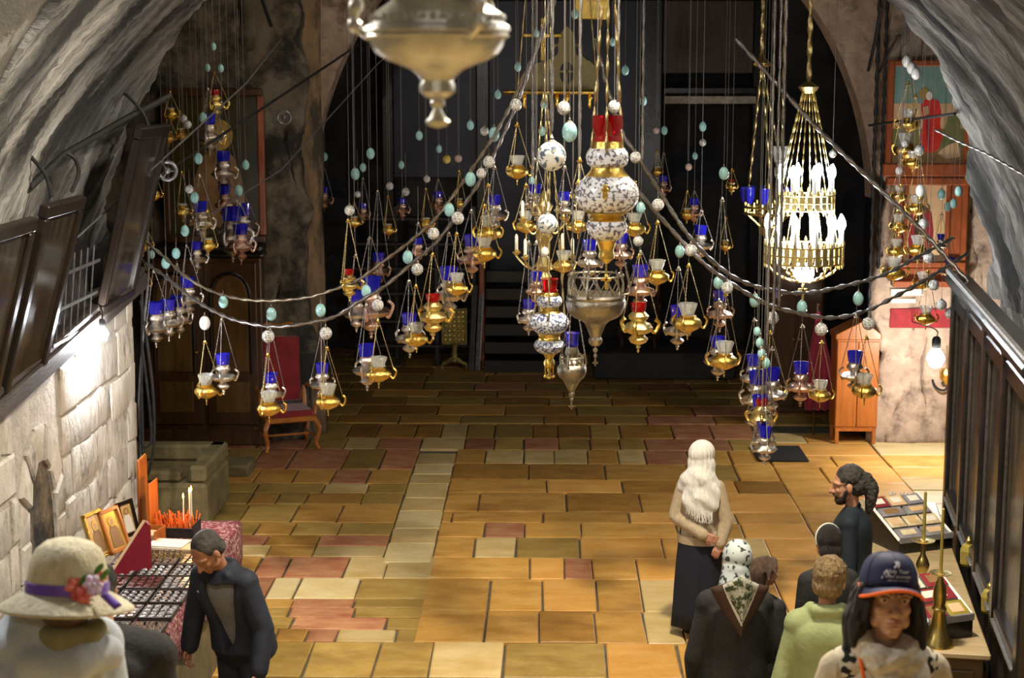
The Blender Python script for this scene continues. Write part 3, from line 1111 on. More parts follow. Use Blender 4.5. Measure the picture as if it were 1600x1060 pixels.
def oil_lamp(kind, x, yg, yt, yh, Y, ytop=None, turn=0.2):
    """pixel rows of the glass rim, the finial tip, the hook and the cord's upper end, at distance Y"""
    tip = P(x, yt, Y)
    top = P(x, yg, Y).z
    hook = P(x, yh, Y).z
    H = max(0.05, top - tip.z)
    root = empty('oil_lamp', (tip.x, Y, tip.z), turn)
    root.scale = (H, H, H)
    tone = 'gold' if kind in 'GRF' else 'silver'
    piece('bowl.' + kind, root)
    piece('glass_cup.' + kind, root)
    r1, z1 = MID[kind]
    zh = (hook - tip.z) / H
    for k in range(3):
        a = 2 * math.pi * k / 3
        piece('handle.' + kind, root, rot=(0, 0, a))
        bar_between('chain.' + tone, root, (r1 * math.cos(a), r1 * math.sin(a), z1), (0.03 * math.cos(a), 0.03 * math.sin(a), zh), max(.0042, U(Y) * .62) / H)
    piece('crown.' + tone, root, (0, 0, zh), s=(0.045 / H * .9,) * 3)
    zt = ceil_z(tip.x, Y) if ytop is None else P(x, ytop, Y).z + .05
    if zt - hook > 0.02:
        bar_between('hanging_cord.x', root, (0, 0, zh), (0, 0, (zt - tip.z) / H), max(.0022, U(Y) * .36) / H)
    return root


def lamps(place, group, rows):
    done = []
    for row in rows:
        kind = row[0]
        done.append((row[1], kind, oil_lamp(*row)))
    for kind in {d[1] for d in done}:
        same = sorted([d for d in done if d[1] == kind], key=lambda d: d[0])
        for i, d in enumerate(same):
            which = ('%s from left ' % ORD[i]) if len(same) > 1 else ''
            tag(d[2], LAMP_WORDS[kind] + ', ' + which + place, 'oil lamp', group)


lamps('on the front left swag chain', 'oil lamps on the front left swag chain', [
    ('G', 323, 585, 634, 535, 14.4, 515, .2), ('S', 350, 553, 618, 500, 14.4, 497, .5), ('S', 425, 583, 642, 515, 14.35, 512, .4),
    ('G', 421, 612, 661, 555, 14.1, 503, .1), ('S', 504, 568, 628, 525, 14.0, 503, .6), ('G', 513, 601, 651, 545, 13.8, 528, .2)])
lamps('on the rising left swag chain', 'oil lamps on the rising left swag chain', [
    ('S', 574, 538, 612, 478, 13.9, 470, .3), ('G', 592, 558, 608, 502, 13.7, 485, .1), ('S', 557, 455, 520, 400, 15.0, None, .2), ('C', 580, 432, 530, 372, 15.1, None, .4),
    ('S', 640, 490, 560, 440, 13.9, 430, .5), ('G', 651, 505, 552, 448, 13.7, 432, .2), ('R', 677, 460, 532, 398, 13.6, 372, .3), ('C', 654, 372, 412, 350, 15.0, 300, .2),
    ('S', 702, 417, 497, 366, 13.8, 330, .2), ('G', 714, 427, 472, 366, 13.6, 350, .3), ('C', 737, 367, 436, 330, 13.8, 290, .6),
    ('G', 757, 370, 420, 322, 13.5, 275, .2), ('S', 773, 305, 365, 262, 13.9, 215, .3), ('G', 763, 338, 388, 290, 13.6, 278, .6), ('R', 546, 421, 472, 345, 14.4, 340, .2)])
lamps('in the left wall corner', 'oil lamps in the left wall corner', [
    ('F', 239, 292, 322, 262, 15.7, None, .1), ('F', 286, 318, 348, 270, 16.4, None, .3), ('F', 224, 370, 402, 345, 15.6, None, .2), ('F', 222, 432, 462, 400, 15.6, None, .4),
    ('S', 244, 472, 545, 425, 15.6, None, .2), ('S', 264, 468, 535, 430, 15.7, None, .5), ('S', 280, 462, 530, 415, 15.9, None, .7), ('S', 295, 433, 497, 385, 15.9, None, .3),
    ('S', 308, 378, 428, 345, 16.2, None, .2), ('S', 315, 315, 380, 275, 16.4, None, .4), ('F', 326, 372, 400, 330, 16.2, None, .3)])
lamps('before the tall left icon', 'oil lamps before the tall left icon', [
    ('F', 267, 168, 196, 145, 17.5, None, .1), ('F', 264, 205, 230, 180, 17.5, None, .2), ('F', 283, 200, 226, 175, 17.8, None, .2), ('R', 337, 140, 190, 115, 17.6, None, .3), ('R', 327, 190, 250, 150, 17.6, None, .3),
    ('S', 328, 178, 245, 140, 17.4, None, .5), ('S', 350, 236, 300, 160, 17.6, None, .1), ('S', 364, 322, 412, 285, 17.6, None, .3), ('S', 380, 318, 395, 300, 17.8, None, .6),
    ('C', 377, 350, 415, 320, 17.5, None, .2), ('C', 352, 290, 345, 240, 17.6, None, .2)])
lamps('in the dark recess at left', 'small oil lamps in the dark recess at left', [
    ('F', 497, 302, 332, 258, 21.9, None, .2), ('C', 507, 292, 332, 262, 21.9, None, .3), ('F', 554, 338, 362, 318, 18.6, None, .2), ('C', 568, 318, 350, 280, 19.4, None, .4),
    ('F', 607, 350, 374, 308, 19.4, None, .2), ('C', 629, 310, 345, 306, 19.6, None, .3), ('F', 666, 340, 366, 296, 18.8, None, .2), ('C', 685, 299, 340, 282, 19.6, None, .3), ('C', 592, 395, 450, 300, 18.4, None, .5), ('F', 718, 310, 330, 268, 18.5, None, .3)])
lamps('around the white enamel lamp', 'oil lamps around the large white enamel lamp', [
    ('G', 808, 243, 290, 195, 13.2, 175, .2), ('S', 921, 375, 440, 335, 11.8, 300, .2), ('C', 970, 365, 425, 330, 11.9, 290, .4), ('G', 991, 333, 380, 285, 13.4, 258, .2), ('S', 826, 468, 525, 380, 12.6, 300, .5),
    ('C', 1000, 414, 487, 395, 13.2, 388, .2), ('R', 997, 474, 552, 400, 13.0, 396, .3), ('G', 1026, 406, 456, 348, 13.2, 332, .1),
    ('G', 903, 330, 374, 285, 11.6, None, .3), ('G', 880, 392, 436, 340, 12.0, None, .6), ('S', 836, 288, 345, 250, 12.9, None, .2), ('R', 905, 288, 326, 250, 11.9, None, .4), ('G', 822, 330, 374, 290, 13.4, None, .5), ('S', 882, 300, 352, 262, 12.3, None, .2), ('C', 838, 425, 480, 380, 12.2, None, .1)])
lamps('on the right swag chain', 'oil lamps on the right swag chain', [
    ('S', 1058, 478, 548, 420, 13.6, 412, .4), ('G', 1074, 474, 532, 415, 13.4, 402, .2), ('C', 1124, 455, 520, 312, 13.8, 285, .3), ('S', 1121, 526, 596, 470, 13.6, 455, .2), ('G', 1131, 534, 590, 460, 13.4, 458, .5),
    ('S', 1176, 555, 620, 500, 13.8, 492, .3), ('G', 1201, 578, 632, 520, 13.6, 508, .2), ('C', 1250, 566, 636, 510, 13.9, 492, .3), ('G', 1281, 595, 638, 535, 13.6, 523, .2),
    ('S', 1334, 549, 618, 495, 13.9, 482, .4), ('G', 1350, 585, 634, 528, 13.7, 515, .1)])
lamps('bunched above the doormat', 'oil lamps bunched above the black doormat', [
    ('S', 1186, 618, 690, 545, 13.0, None, .2), ('R', 1189, 624, 686, 560, 12.9, 540, .4), ('S', 1182, 580, 660, 520, 13.2, None, .5), ('S', 1190, 660, 712, 640, 12.8, None, .1), ('S', 1194, 668, 728, 640, 12.7, None, .6), ('S', 1204, 575, 650, 545, 13.3, None, .3)])
lamps('in the column by the right icons', 'gilt lamps in the column by the right icons', [
    ('G', 1415, 208, 258, 130, 17.2, None, .2), ('G', 1426, 236, 272, 150, 17.0, None, .4), ('G', 1405, 290, 322, 250, 17.0, None, .2), ('G', 1432, 305, 345, 240, 16.8, None, .3), ('G', 1404, 335, 372, 290, 16.9, None, .1),
    ('G', 1400, 374, 410, 330, 16.8, None, .2), ('G', 1433, 368, 412, 310, 16.6, None, .4), ('G', 1396, 402, 448, 360, 16.7, None, .2), ('G', 1441, 425, 460, 370, 16.4, None, .3), ('G', 1446, 478, 516, 425, 16.2, None, .2),
    ('G', 1420, 170, 215, 112, 17.3, None, .6), ('S', 1469, 366, 400, 335, 18.5, None, .2), ('S', 1482, 402, 445, 370, 17.5, None, .3)])
lamps('in the dark recess at right', 'small oil lamps in the dark recess at right', [
    ('F', 1073, 325, 350, 300, 18.8, None, .2), ('C', 1084, 310, 352, 300, 18.8, None, .3), ('S', 1094, 352, 410, 330, 16.8, None, .2), ('F', 1026, 260, 280, 235, 20, None, .2), ('C', 1036, 275, 312, 240, 20, None, .3), ('R', 1143, 280, 305, 265, 18.5, None, .3), ('F', 1133, 375, 398, 340, 18.8, None, .2)])

# ------------------------------------------------------------------ eggs and glass balls
EGGM = {'t': ('teal_egg', 'turquoise egg'), 'c': ('crystal_ball', 'cut crystal ball'), 'w': ('white_egg', 'white porcelain egg'), 'b': ('painted_egg', 'painted white ball'),
        'y': ('amber_ball', 'amber glass ball'), 'k': ('pink_ball', 'pinkish glass ball'), 'p': ('purple_ball', 'purple glass ball')}
EGGU = {}
for k, (mt, _w) in EGGM.items():
    m = MB()
    if k in 'tw':
        m.lathe([(0.02, -1.0), (.36, -.93), (.66, -.74), (.86, -.46), (.95, -.12), (.93, .2), (.80, .52), (.56, .8), (.28, .95), (.04, 1.0)], 16)
    else:
        m.sphere((0, 0, 0), 1.0, 16, 12)
    EGGU[k] = m.mesh('egg_shell' if k in 'tw' else 'ball_body', mt, True, None)
m = MB().lathe([(.34, .84), (.36, .97), (.2, 1.04), (.1, 1.12), (.16, 1.2), (.08, 1.3), (.02, 1.5)], 10)
EGGC = m.mesh('cap', 'aged_silver')


def egg(kind, x, y, r, Y, cord=10):
    c = P(x, y, Y)
    rr = r * U(Y)
    e = empty('ornamental_egg' if kind in 'tw' else 'glass_ball', c, R.uniform(0, 6))
    zz = 1.28 if kind in 'tw' else 1.03
    b = link(EGGU[kind].name, EGGU[kind], e)
    b.scale = (rr, rr, rr * zz)
    cp = link('cap', EGGC, e)
    cp.scale = (rr, rr, rr * zz)
    zt = ceil_z(c.x, Y) if cord is None else c.z + (r * 1.5 + cord) * U(Y)
    bar_between('hanging_cord.x', e, (0, 0, rr * zz), (0, 0, zt - c.z), max(.0022, U(Y) * .36))
    return e


def eggs(place, group, rows):
    done = [(q[1], q[0], egg(*q)) for q in rows]
    for kind in {d[1] for d in done}:
        same = sorted([d for d in done if d[1] == kind], key=lambda d: d[0])
        for i, d in enumerate(same):
            which = ('%s from left ' % ORD[i]) if len(same) > 1 else ''
            tag(d[2], '%s, %s%s' % (EGGM[kind][1], which, place), 'ornament', group)


eggs('on the front left swag chains', 'eggs and balls on the front left swag chains', [
    ('t', 349, 472, 8, 14.8, 6), ('t', 424, 491, 8.5, 14.6, 8), ('t', 501, 485, 8.5, 14.4, 8), ('w', 320, 505, 9, 14.4, 2), ('c', 419, 526, 10, 14.0, 2), ('c', 509, 521, 10, 13.8, 5)])
eggs('on the rising left swag chains', 'eggs and balls on the rising left swag chains', [
    ('t', 572, 455, 8, 14.0, 12), ('c', 590, 477, 9.5, 13.7, 8), ('t', 637, 402, 8.5, 14.0, 10), ('c', 652, 421, 9.5, 13.7, 8), ('c', 677, 365, 9.5, 13.6, 8), ('t', 702, 328, 8.5, 13.8, 8),
    ('c', 715, 341, 10, 13.6, 10), ('t', 735, 280, 9, 13.8, 8), ('c', 752, 271, 8, 13.6, 8), ('c', 764, 253, 9.5, 13.6, 8), ('t', 772, 210, 9, 14.0, None), ('c', 546, 329, 8, 14.4, None)])
eggs('in the left wall corner', 'eggs and balls in the left wall corner', [
    ('t', 289, 361, 7, 15.8, 20), ('t', 275, 396, 7, 15.8, 8), ('t', 259, 411, 7.5, 15.7, 14), ('t', 237, 398, 5.5, 15.7, 14), ('t', 304, 309, 7, 16.3, 30), ('t', 310, 248, 7, 16.6, 40), ('w', 219, 360, 5.5, 15.5, 10), ('c', 296, 296, 6.5, 16.2, 20)])
eggs('before the tall left icon', 'eggs and balls before the tall left icon', [
    ('t', 333, 73, 5, 17.6, None), ('t', 324, 106, 5, 17.6, None), ('t', 345, 107, 5, 17.6, None), ('t', 317, 184, 6.5, 17.2, None), ('t', 384, 258, 6, 17.6, None), ('t', 373, 298, 7, 17.4, 20), ('c', 287, 186, 6, 17.4, 50), ('c', 293, 195, 6.5, 17.3, 40)])
eggs('in the dark recess at left', 'eggs and balls in the dark recess at left', [
    ('k', 497, 244, 5.5, 21.9, None), ('t', 507, 245, 5.5, 21.9, None), ('t', 555, 272, 7.5, 18.4, None), ('t', 567, 262, 5.5, 19.4, None), ('t', 579, 240, 7, 18.4, None), ('c', 559, 304, 5, 19.4, 60), ('c', 609, 291, 6, 19.4, None), ('t', 627, 258, 5, 19.6, None),
    ('c', 634, 300, 6.5, 19.6, 50), ('t', 655, 212, 6, 18.8, None), ('c', 667, 280, 5.5, 18.8, None), ('t', 686, 233, 5, 19.6, None), ('y', 698, 249, 6.5, 19.8, None), ('k', 716, 248, 6, 19.6, None), ('t', 735, 196, 6, 18, None)])
eggs('around the large white enamel lamp', 'eggs and balls around the large white enamel lamp', [
    ('b', 862, 244, 22.5, 9.6, None), ('b', 855, 350, 16, 10.6, None), ('t', 890, 206, 12.5, 9.8, None), ('c', 881, 169, 10.5, 11.5, None), ('c', 806, 164, 9.5, 13.2, None), ('c', 960, 167, 10, 11.5, None), ('c', 993, 246, 9, 13.2, None),
    ('t', 850, 163, 6, 14, None), ('t', 847, 205, 6, 14, None), ('t', 898, 22, 6, 15, None), ('t', 838, 52, 5, 16, None), ('t', 809, 105, 5.5, 16, None), ('t', 957, 66, 5, 16, None), ('t', 977, 110, 6, 15, None), ('t', 778, 148, 5.5, 16, None),
    ('c', 757, 205, 7, 15, None), ('t', 831, 283, 5.5, 13, None), ('t', 1001, 325, 7.5, 13.4, None), ('c', 997, 377, 8, 13.2, None), ('c', 1028, 320, 9.5, 13.2, 8), ('w', 851, 394, 6.5, 12, None)])
eggs('on the right swag chains', 'eggs and balls on the right swag chains', [
    ('t', 1062, 393, 8, 13.7, 10), ('c', 1079, 391, 9.5, 13.4, 10), ('t', 1131, 271, 8, 13.8, None), ('t', 1122, 442, 8, 13.7, 10), ('c', 1136, 450, 9.5, 13.4, 8), ('t', 1179, 470, 8.5, 13.8, 8), ('c', 1207, 497, 10, 13.6, 8),
    ('t', 1253, 480, 8.5, 13.9, 10), ('c', 1283, 515, 10, 13.6, 8), ('t', 1341, 467, 8.5, 13.9, 10), ('c', 1357, 506, 10, 13.7, 8), ('p', 1215, 458, 8, 14.2, 40)])
eggs('in the bunch above the black doormat', 'eggs bunched above the black doormat', [
    ('t', 1183, 518, 6, 13.2, None), ('t', 1187, 536, 6.5, 13.1, 6), ('t', 1190, 553, 7, 13, 5), ('t', 1197, 568, 7, 12.9, 5)])
eggs('by the right icons', 'eggs and balls by the right icons', [
    ('w', 1417, 96, 7.5, 17, None), ('w', 1424, 106, 7.5, 16.9, None), ('w', 1431, 115, 7.5, 16.8, None), ('c', 1437, 235, 8, 16.8, 30), ('c', 1414, 224, 6, 17, 20), ('c', 1405, 267, 6, 17, 20), ('w', 1438, 298, 7.5, 16.6, 60), ('c', 1443, 350, 8, 16.5, 40), ('c', 1451, 403, 8.5, 16.3, 40),
    ('c', 1459, 446, 8.5, 16.1, 30), ('c', 1471, 477, 8.5, 16, 30), ('c', 1484, 490, 8, 16, 40), ('t', 1471, 304, 6.5, 18.5, None), ('t', 1498, 299, 6.5, 16.5, None), ('t', 1490, 318, 6, 17, None), ('t', 1481, 323, 6, 17.4, None)])
eggs('in the dark recess at right', 'eggs and balls in the dark recess at right', [
    ('k', 1025, 204, 5.5, 20, None), ('t', 1038, 204, 5.5, 20, None), ('t', 1098, 198, 6, 18.6, None), ('c', 1098, 223, 5.5, 18.6, 18), ('t', 1086, 244, 4.5, 19, None), ('k', 1076, 261, 5.5, 18.8, None), ('t', 1005, 158, 6, 16, None), ('c', 1301, 241, 6, 17, None)])

# ------------------------------------------------------------------ swag chains and ropes
swag([(202, 396, 15.3), (250, 426, 15.0), (300, 466, 14.7), (350, 494, 14.4), (390, 506, 14.2), (430, 511, 14.1), (470, 507, 14.0), (520, 496, 14.0), (560, 472, 13.9), (600, 448, 13.8), (640, 415, 13.8), (680, 380, 13.7), (715, 335, 13.7), (745, 290, 13.6), (775, 235, 13.6), (812, 150, 13.6), (850, 40, 13.6), (880, -60, 13.6)], .0145,
     'grey swag chain hanging lowest from the left wall beam to the centre', 'swag chains')
swag([(208, 362, 15.3), (250, 396, 15.2), (290, 432, 15.0), (330, 455, 14.9), (380, 468, 14.7), (430, 470, 14.6), (480, 465, 14.5), (515, 455, 14.4), (560, 437, 14.3), (600, 408, 14.2), (640, 378, 14.1), (680, 342, 14.0), (715, 296, 14.0), (750, 245, 13.9), (790, 180, 13.9), (845, 60, 13.9), (880, -40, 13.9)], .013,
     'brownish swag chain just above the lowest one on the left', 'swag chains', 'brown_chain')
swag([(930, 60, 13.6), (965, 190, 13.6), (1000, 250, 13.6), (1040, 315, 13.7), (1077, 370, 13.7), (1120, 414, 13.8), (1160, 440, 13.9), (1210, 455, 14.1), (1260, 458, 14.2), (1320, 447, 14.3), (1380, 430, 14.4), (1430, 404, 14.6), (1490, 372, 14.9)], .016,
     'upper grey swag chain on the right, passing under the lit chandelier', 'swag chains')
swag([(940, 180, 13.4), (970, 262, 13.4), (1000, 302, 13.4), (1050, 360, 13.5), (1100, 412, 13.5), (1150, 448, 13.6), (1200, 476, 13.7), (1250, 490, 13.8), (1300, 497, 13.9), (1350, 487, 14.0), (1400, 463, 14.1), (1450, 435, 14.3), (1512, 396, 14.7)], .016,
     'lower grey swag chain on the right, sagging before the orange cupboard', 'swag chains')
swag([(1150, 60, 14.6), (1280, 203, 14.4), (1385, 305, 14.2), (1460, 382, 14.0), (1550, 482, 13.6), (1606, 540, 13.3)], .018, 'thick pale rope slanting down right towards the panelled screen', 'ropes')


def wire(pts, r, label, mat='black_iron', name='tie_rod', cat='rod', group=None):
    m = MB().tube([P(*q) for q in pts], r, 6)
    return tag(m.build(name, mat), label, cat, group)


wire([(-40, 498, 12.4), (120, 372, 13.6), (240, 262, 14.6), (385, 130, 17.0), (440, 60, 19)], .009, 'thin grey wire slanting up past the left picture frames', 'grey_iron', 'slanting_wire', 'wire')
wire([(210, 300, 15.4), (330, 222, 17.0), (470, 130, 19.0), (560, 70, 20.5)], .014, 'dark wire from the left wall up over the stone pillar', 'black_iron', 'slanting_wire', 'wire')
wire([(330, 335, 17.0), (440, 265, 18.0), (590, 100, 20.0), (640, 55, 20.5)], .008, 'pale wire crossing before the stone pillar', 'grey_iron', 'slanting_wire', 'wire')
wire([(410, 0, 20.6), (425, 42, 20.6)], .02, 'short dark hook on the stone above the left icon', 'black_iron', 'iron_hook', 'hook')
wire([(20, 318, 12.4), (100, 242, 13.1), (190, 190, 13.9), (265, 150, 14.8)], .03, 'dark iron rod along the left vault above the picture frames', 'black_iron', 'iron_rod', 'rod')
wire([(1358, 196, 19.0), (1430, 186, 17.0), (1492, 178, 15.0)], .015, 'dark iron bar across the icon of the saint in red', 'black_iron', 'iron_bar', 'rod')
wire([(1377, 10, 19.0), (1368, 60, 20.0), (1357, 110, 20.8)], .02, 'dark iron stay on the right stone wall near the ceiling', 'black_iron', 'iron_stay', 'rod')
wire([(1405, 55, 18.5), (1390, 80, 19.5), (1374, 112, 20.8)], .018, 'second dark iron stay beside the icon of the saint', 'black_iron', 'iron_stay', 'rod')
swag([(1462, 203, 14.9), (1500, 222, 14.4), (1545, 242, 13.8), (1620, 285, 12.9)], .010, 'glinting chain along the right vault edge', None, 'chain_metal', 'vault_chain')
for i, (x, ya, yb, Y) in enumerate([(862, -40, 205, 10.4), (905, -40, 330, 12.2), (1003, -40, 250, 13.2), (965, -40, 160, 11.0), (1208, -30, 520, 13.1), (1217, -30, 480, 13.4), (1198, -30, 540, 12.9), (832, -30, 330, 14.0), (1357, 110, 500, 20.4), (1372, 112, 420, 20.5)]):
    a, b = P(x, yb, Y), P(x, yb, Y)
    b.z = ceil_z(b.x, Y)
    lab = ['grey chain hanging to the large painted ball', 'dark chain hanging left of the white enamel lamp', 'grey chain hanging to the crystal ball right of the enamel lamp', 'dark chain hanging right behind the red glass', 'grey chain left of the chandelier, middle of three',
           'grey chain left of the chandelier, nearest to it', 'grey chain left of the chandelier, farthest from it', 'thin grey chain left of the painted ball', 'rusty chain down the right edge of the recess', 'second rusty chain beside the right stone wall'][i]
    o = link('hanging_chain', rope_mesh('hanging_chain', [a, a.lerp(b, .5), b], .011 if i < 8 else .02, 'chain_metal' if i < 8 else 'black_iron', 0.03))
    tag(o, lab, 'chain', 'plain hanging chains')
# the coiled washer-like rings on the left wires
for (x, y, r, Y, lb) in [(262, 267, 14, 15.0, 'round iron ring on the wire beside the left picture frame'), (444, 184, 10, 19.0, 'small iron ring hanging by the stone pillar')]:
    c = P(x, y, Y)
    s = U(Y)
    m = MB().tube([(r * s * math.cos(t * math.pi / 12), -0.01, r * s * math.sin(t * math.pi / 12)) for t in range(24)], .016, 6, True)
    m.sphere((0, 0, 0), (.03, .02, .03), 10, 6)
    for k in range(3):
        a = k * 2.1
        m.tube([(0, -.01, 0), (r * s * math.cos(a), -.01, r * s * math.sin(a))], .006, 5)
    o = m.build('pulley_ring', 'grey_iron')
    o.location = c
    tag(o, lb, 'ring')


# ------------------------------------------------------------------ large lamps in the middle
def px_lathe(prof, ybot, Y, n=32, **k):
    s = U(Y)
    return MB().lathe([(w * s, (ybot - y) * s) for (y, w) in sorted(prof, reverse=True)], n, **k)


def lozenge_chain(name, a, b, r, mat, root, period=.11):
    a, b = Vector(a), Vector(b)
    L = (b - a).length
    n = max(2, int(L / period))
    pts, rs = [], []
    for k in range(n * 6 + 1):
        t = k / (n * 6)
        pts.append(a.lerp(b, t))
        rs.append(r * (0.25 + abs(math.sin(math.pi * k / 6)) ** 1.0))
    m = MB().tube(pts, rs, 6, flat=0.35)
    return m.build(name, mat, root, True, None)


# 1. out-of-focus silver lamp close to the camera
Y = 3.7
s = U(Y)
c = P(684, 200, Y)
root = thing('hanging_censer_lamp', 'large cream silver lamp cut off by the top of the photo', 'hanging lamp', c)
px_lathe([(200, 3), (197, 14), (190, 19), (184, 12), (176, 8), (170, 6), (166, 10), (161, 11), (157, 8), (152, 20), (145, 27), (136, 27), (128, 24), (120, 30), (112, 40), (106, 54), (98, 76), (88, 92), (76, 100), (66, 103)], 200, Y, 40).build('bowl', 'cream_silver', root)
px_lathe([(66, 103), (62, 110), (57, 107), (53, 112), (47, 110), (44, 104), (40, 103)], 200, Y, 40).build('rim', 'cream_silver', root)
m = MB()
for k in range(44):
    a = 2 * math.pi * k / 44
    m.at((100 * s * math.cos(a), 100 * s * math.sin(a), (200 - 35) * s)).sphere((0, 0, 0), (4.5 * s, 4.5 * s, 6.5 * s), 8, 6)
o = m.build('beading', 'cream_silver', root)
o['kind'] = 'stuff'
px_lathe([(41, 100), (28, 97), (22, 88), (12, 72), (6, 66), (2, 84), (-6, 90), (-14, 84), (-20, 72), (-40, 60), (-80, 66), (-86, 70), (-90, 62)], 200, Y, 40, capb=False).build('neck', 'cream_silver', root)
for k, a in enumerate((math.pi * .97, -math.pi * .32, math.pi * .30)):
    q = [(98, 58), (122, 52), (128, 34), (122, 6), (128, -8), (112, -20)]
    pts = catmull([(r_ * s * math.cos(a), r_ * s * math.sin(a), (200 - y_) * s) for r_, y_ in q], 6)
    MB().tube(pts, [.013 + .004 * math.sin(i * .9) for i in range(len(pts))], 8).build('arm', 'cream_silver', root)
    lozenge_chain('chain', pts[-1], (0, 0, 2.6), .018, 'cream_silver', root)
lozenge_chain('suspension_chain', (0, 0, 2.6), (0, 0, ceil_z(c.x, Y) - c.z), .018, 'cream_silver', root)

# 2. large white enamel lamp with red glass
Y = 8.6
s = U(Y)
c = P(947, 452, Y)
root = thing('enamel_lamp', 'large white floral enamel lamp with red glass, at centre', 'hanging lamp', c)
px_lathe([(398, 12.5), (392, 11), (404, 12), (409, 6), (412, 3), (388, 12), (382, 14), (374, 17), (345, 28), (340, 23), (336, 26), (332, 34)], 452, Y, 32).build('gold_core', 'gold', root)
px_lathe([(376, 16), (370, 25), (362, 30), (353, 32), (347, 30), (344, 26)], 452, Y, 32).build('enamel_bulb', 'enamel', root)
px_lathe([(331, 34), (325, 42), (316, 47), (309, 49), (307.5, 47.5), (306, 49), (296, 48), (286, 43), (279, 35), (276, 33)], 452, Y, 36).build('enamel_bulb', 'enamel', root)
px_lathe([(277, 34), (270, 27), (263, 24), (258, 26), (240, 26), (232, 23), (224, 22)], 452, Y, 32).build('gold_neck', 'gold', root)
px_lathe([(263, 25), (258, 31), (248, 33), (240, 31), (234, 27)], 452, Y, 32).build('enamel_bulb', 'enamel', root)
px_lathe([(226, 20), (222, 22), (200, 24), (184, 25), (185, 22.5), (215, 19)], 452, Y, 32).build('red_glass_cup', 'red_glass', root)
m = MB()
m.tube([(0, 0, 25 * s), (0, 0, 42 * s)], 1.6 * s, 6)
m.box((0, 0, 12 * s), (5 * s, 3 * s, 25 * s), 1 * s)
m.box((0, 0, 15 * s), (17 * s, 3 * s, 5 * s), 1 * s)
m.build('pendant_cross', 'gold', root)
for a in (-math.pi / 2 - .1, math.pi / 6, math.pi * 5 / 6):
    m = MB()
    m.box((0, 0, 0), (7 * s, 2 * s, 22 * s), .8 * s)
    m.box((0, 0, 3 * s), (12 * s, 2 * s, 5 * s), .8 * s)
    o = m.build('gold_cross', 'gold', root)
    o.location = (48.5 * s * math.cos(a), 48.5 * s * math.sin(a), (452 - 298) * s)
    o.rotation_euler = (0, 0, a + math.pi / 2)
    lozenge_chain('chain', (28 * s * math.cos(a), 28 * s * math.sin(a), (452 - 245) * s), (6 * s * math.cos(a), 6 * s * math.sin(a), (452 + 60) * s), 6.5 * s, 'chain_gold', root, 36 * s)
lozenge_chain('suspension_chain', (0, 0, 512 * s), (0, 0, ceil_z(c.x, Y) - c.z), 6 * s, 'chain_gold', root, 36 * s)

# 3. smaller blue and white enamel lamp
Y = 10.8
s = U(Y)
c = P(858, 592, Y)
root = thing('enamel_lamp', 'smaller blue and white enamel lamp with dark red glass', 'hanging lamp', c)
px_lathe([(592, 1), (588, 4), (584, 2), (576, 3), (572, 8), (566, 9), (560, 6), (554, 9), (550, 13), (530, 18), (525, 16), (521, 18), (488, 20), (484, 15), (480, 15), (458, 15), (455, 13)], 592, Y, 24).build('gold_core', 'gold', root)
for lo, hi, w in ((551, 528, 24), (520, 487, 31), (480, 459, 20)):
    h = lo - hi
    px_lathe([(lo, w * .6), (lo - h * .2, w * .88), (lo - h * .5, w), (lo - h * .8, w * .9), (hi, w * .62)], 592, Y, 28, flute=14, fl=.02).build('enamel_bulb', 'blue_enamel', root)
px_lathe([(457, 12), (452, 14), (434, 15), (435, 13), (452, 11)], 592, Y, 24).build('red_glass_cup', 'red_glass', root)
for k in range(3):
    a = 2 * math.pi * k / 3 + .5
    m = MB()
    m.at((7 * s * math.cos(a), 7 * s * math.sin(a), 0)).tube([(0, 0, 4 * s), (0, 0, 22 * s)], 1.5 * s, 6)
    m.sphere((0, 0, 3 * s), 3 * s, 8, 6)
    m.build('pendant', 'gold', root)
    lozenge_chain('chain', (28 * s * math.cos(a), 28 * s * math.sin(a), (592 - 500) * s), (5 * s * math.cos(a), 5 * s * math.sin(a), (592 - 240) * s), 4.2 * s, 'chain_gold', root, 24 * s)
lozenge_chain('suspension_chain', (0, 0, 352 * s), (0, 0, ceil_z(c.x, Y) - c.z), 4 * s, 'chain_gold', root, 24 * s)


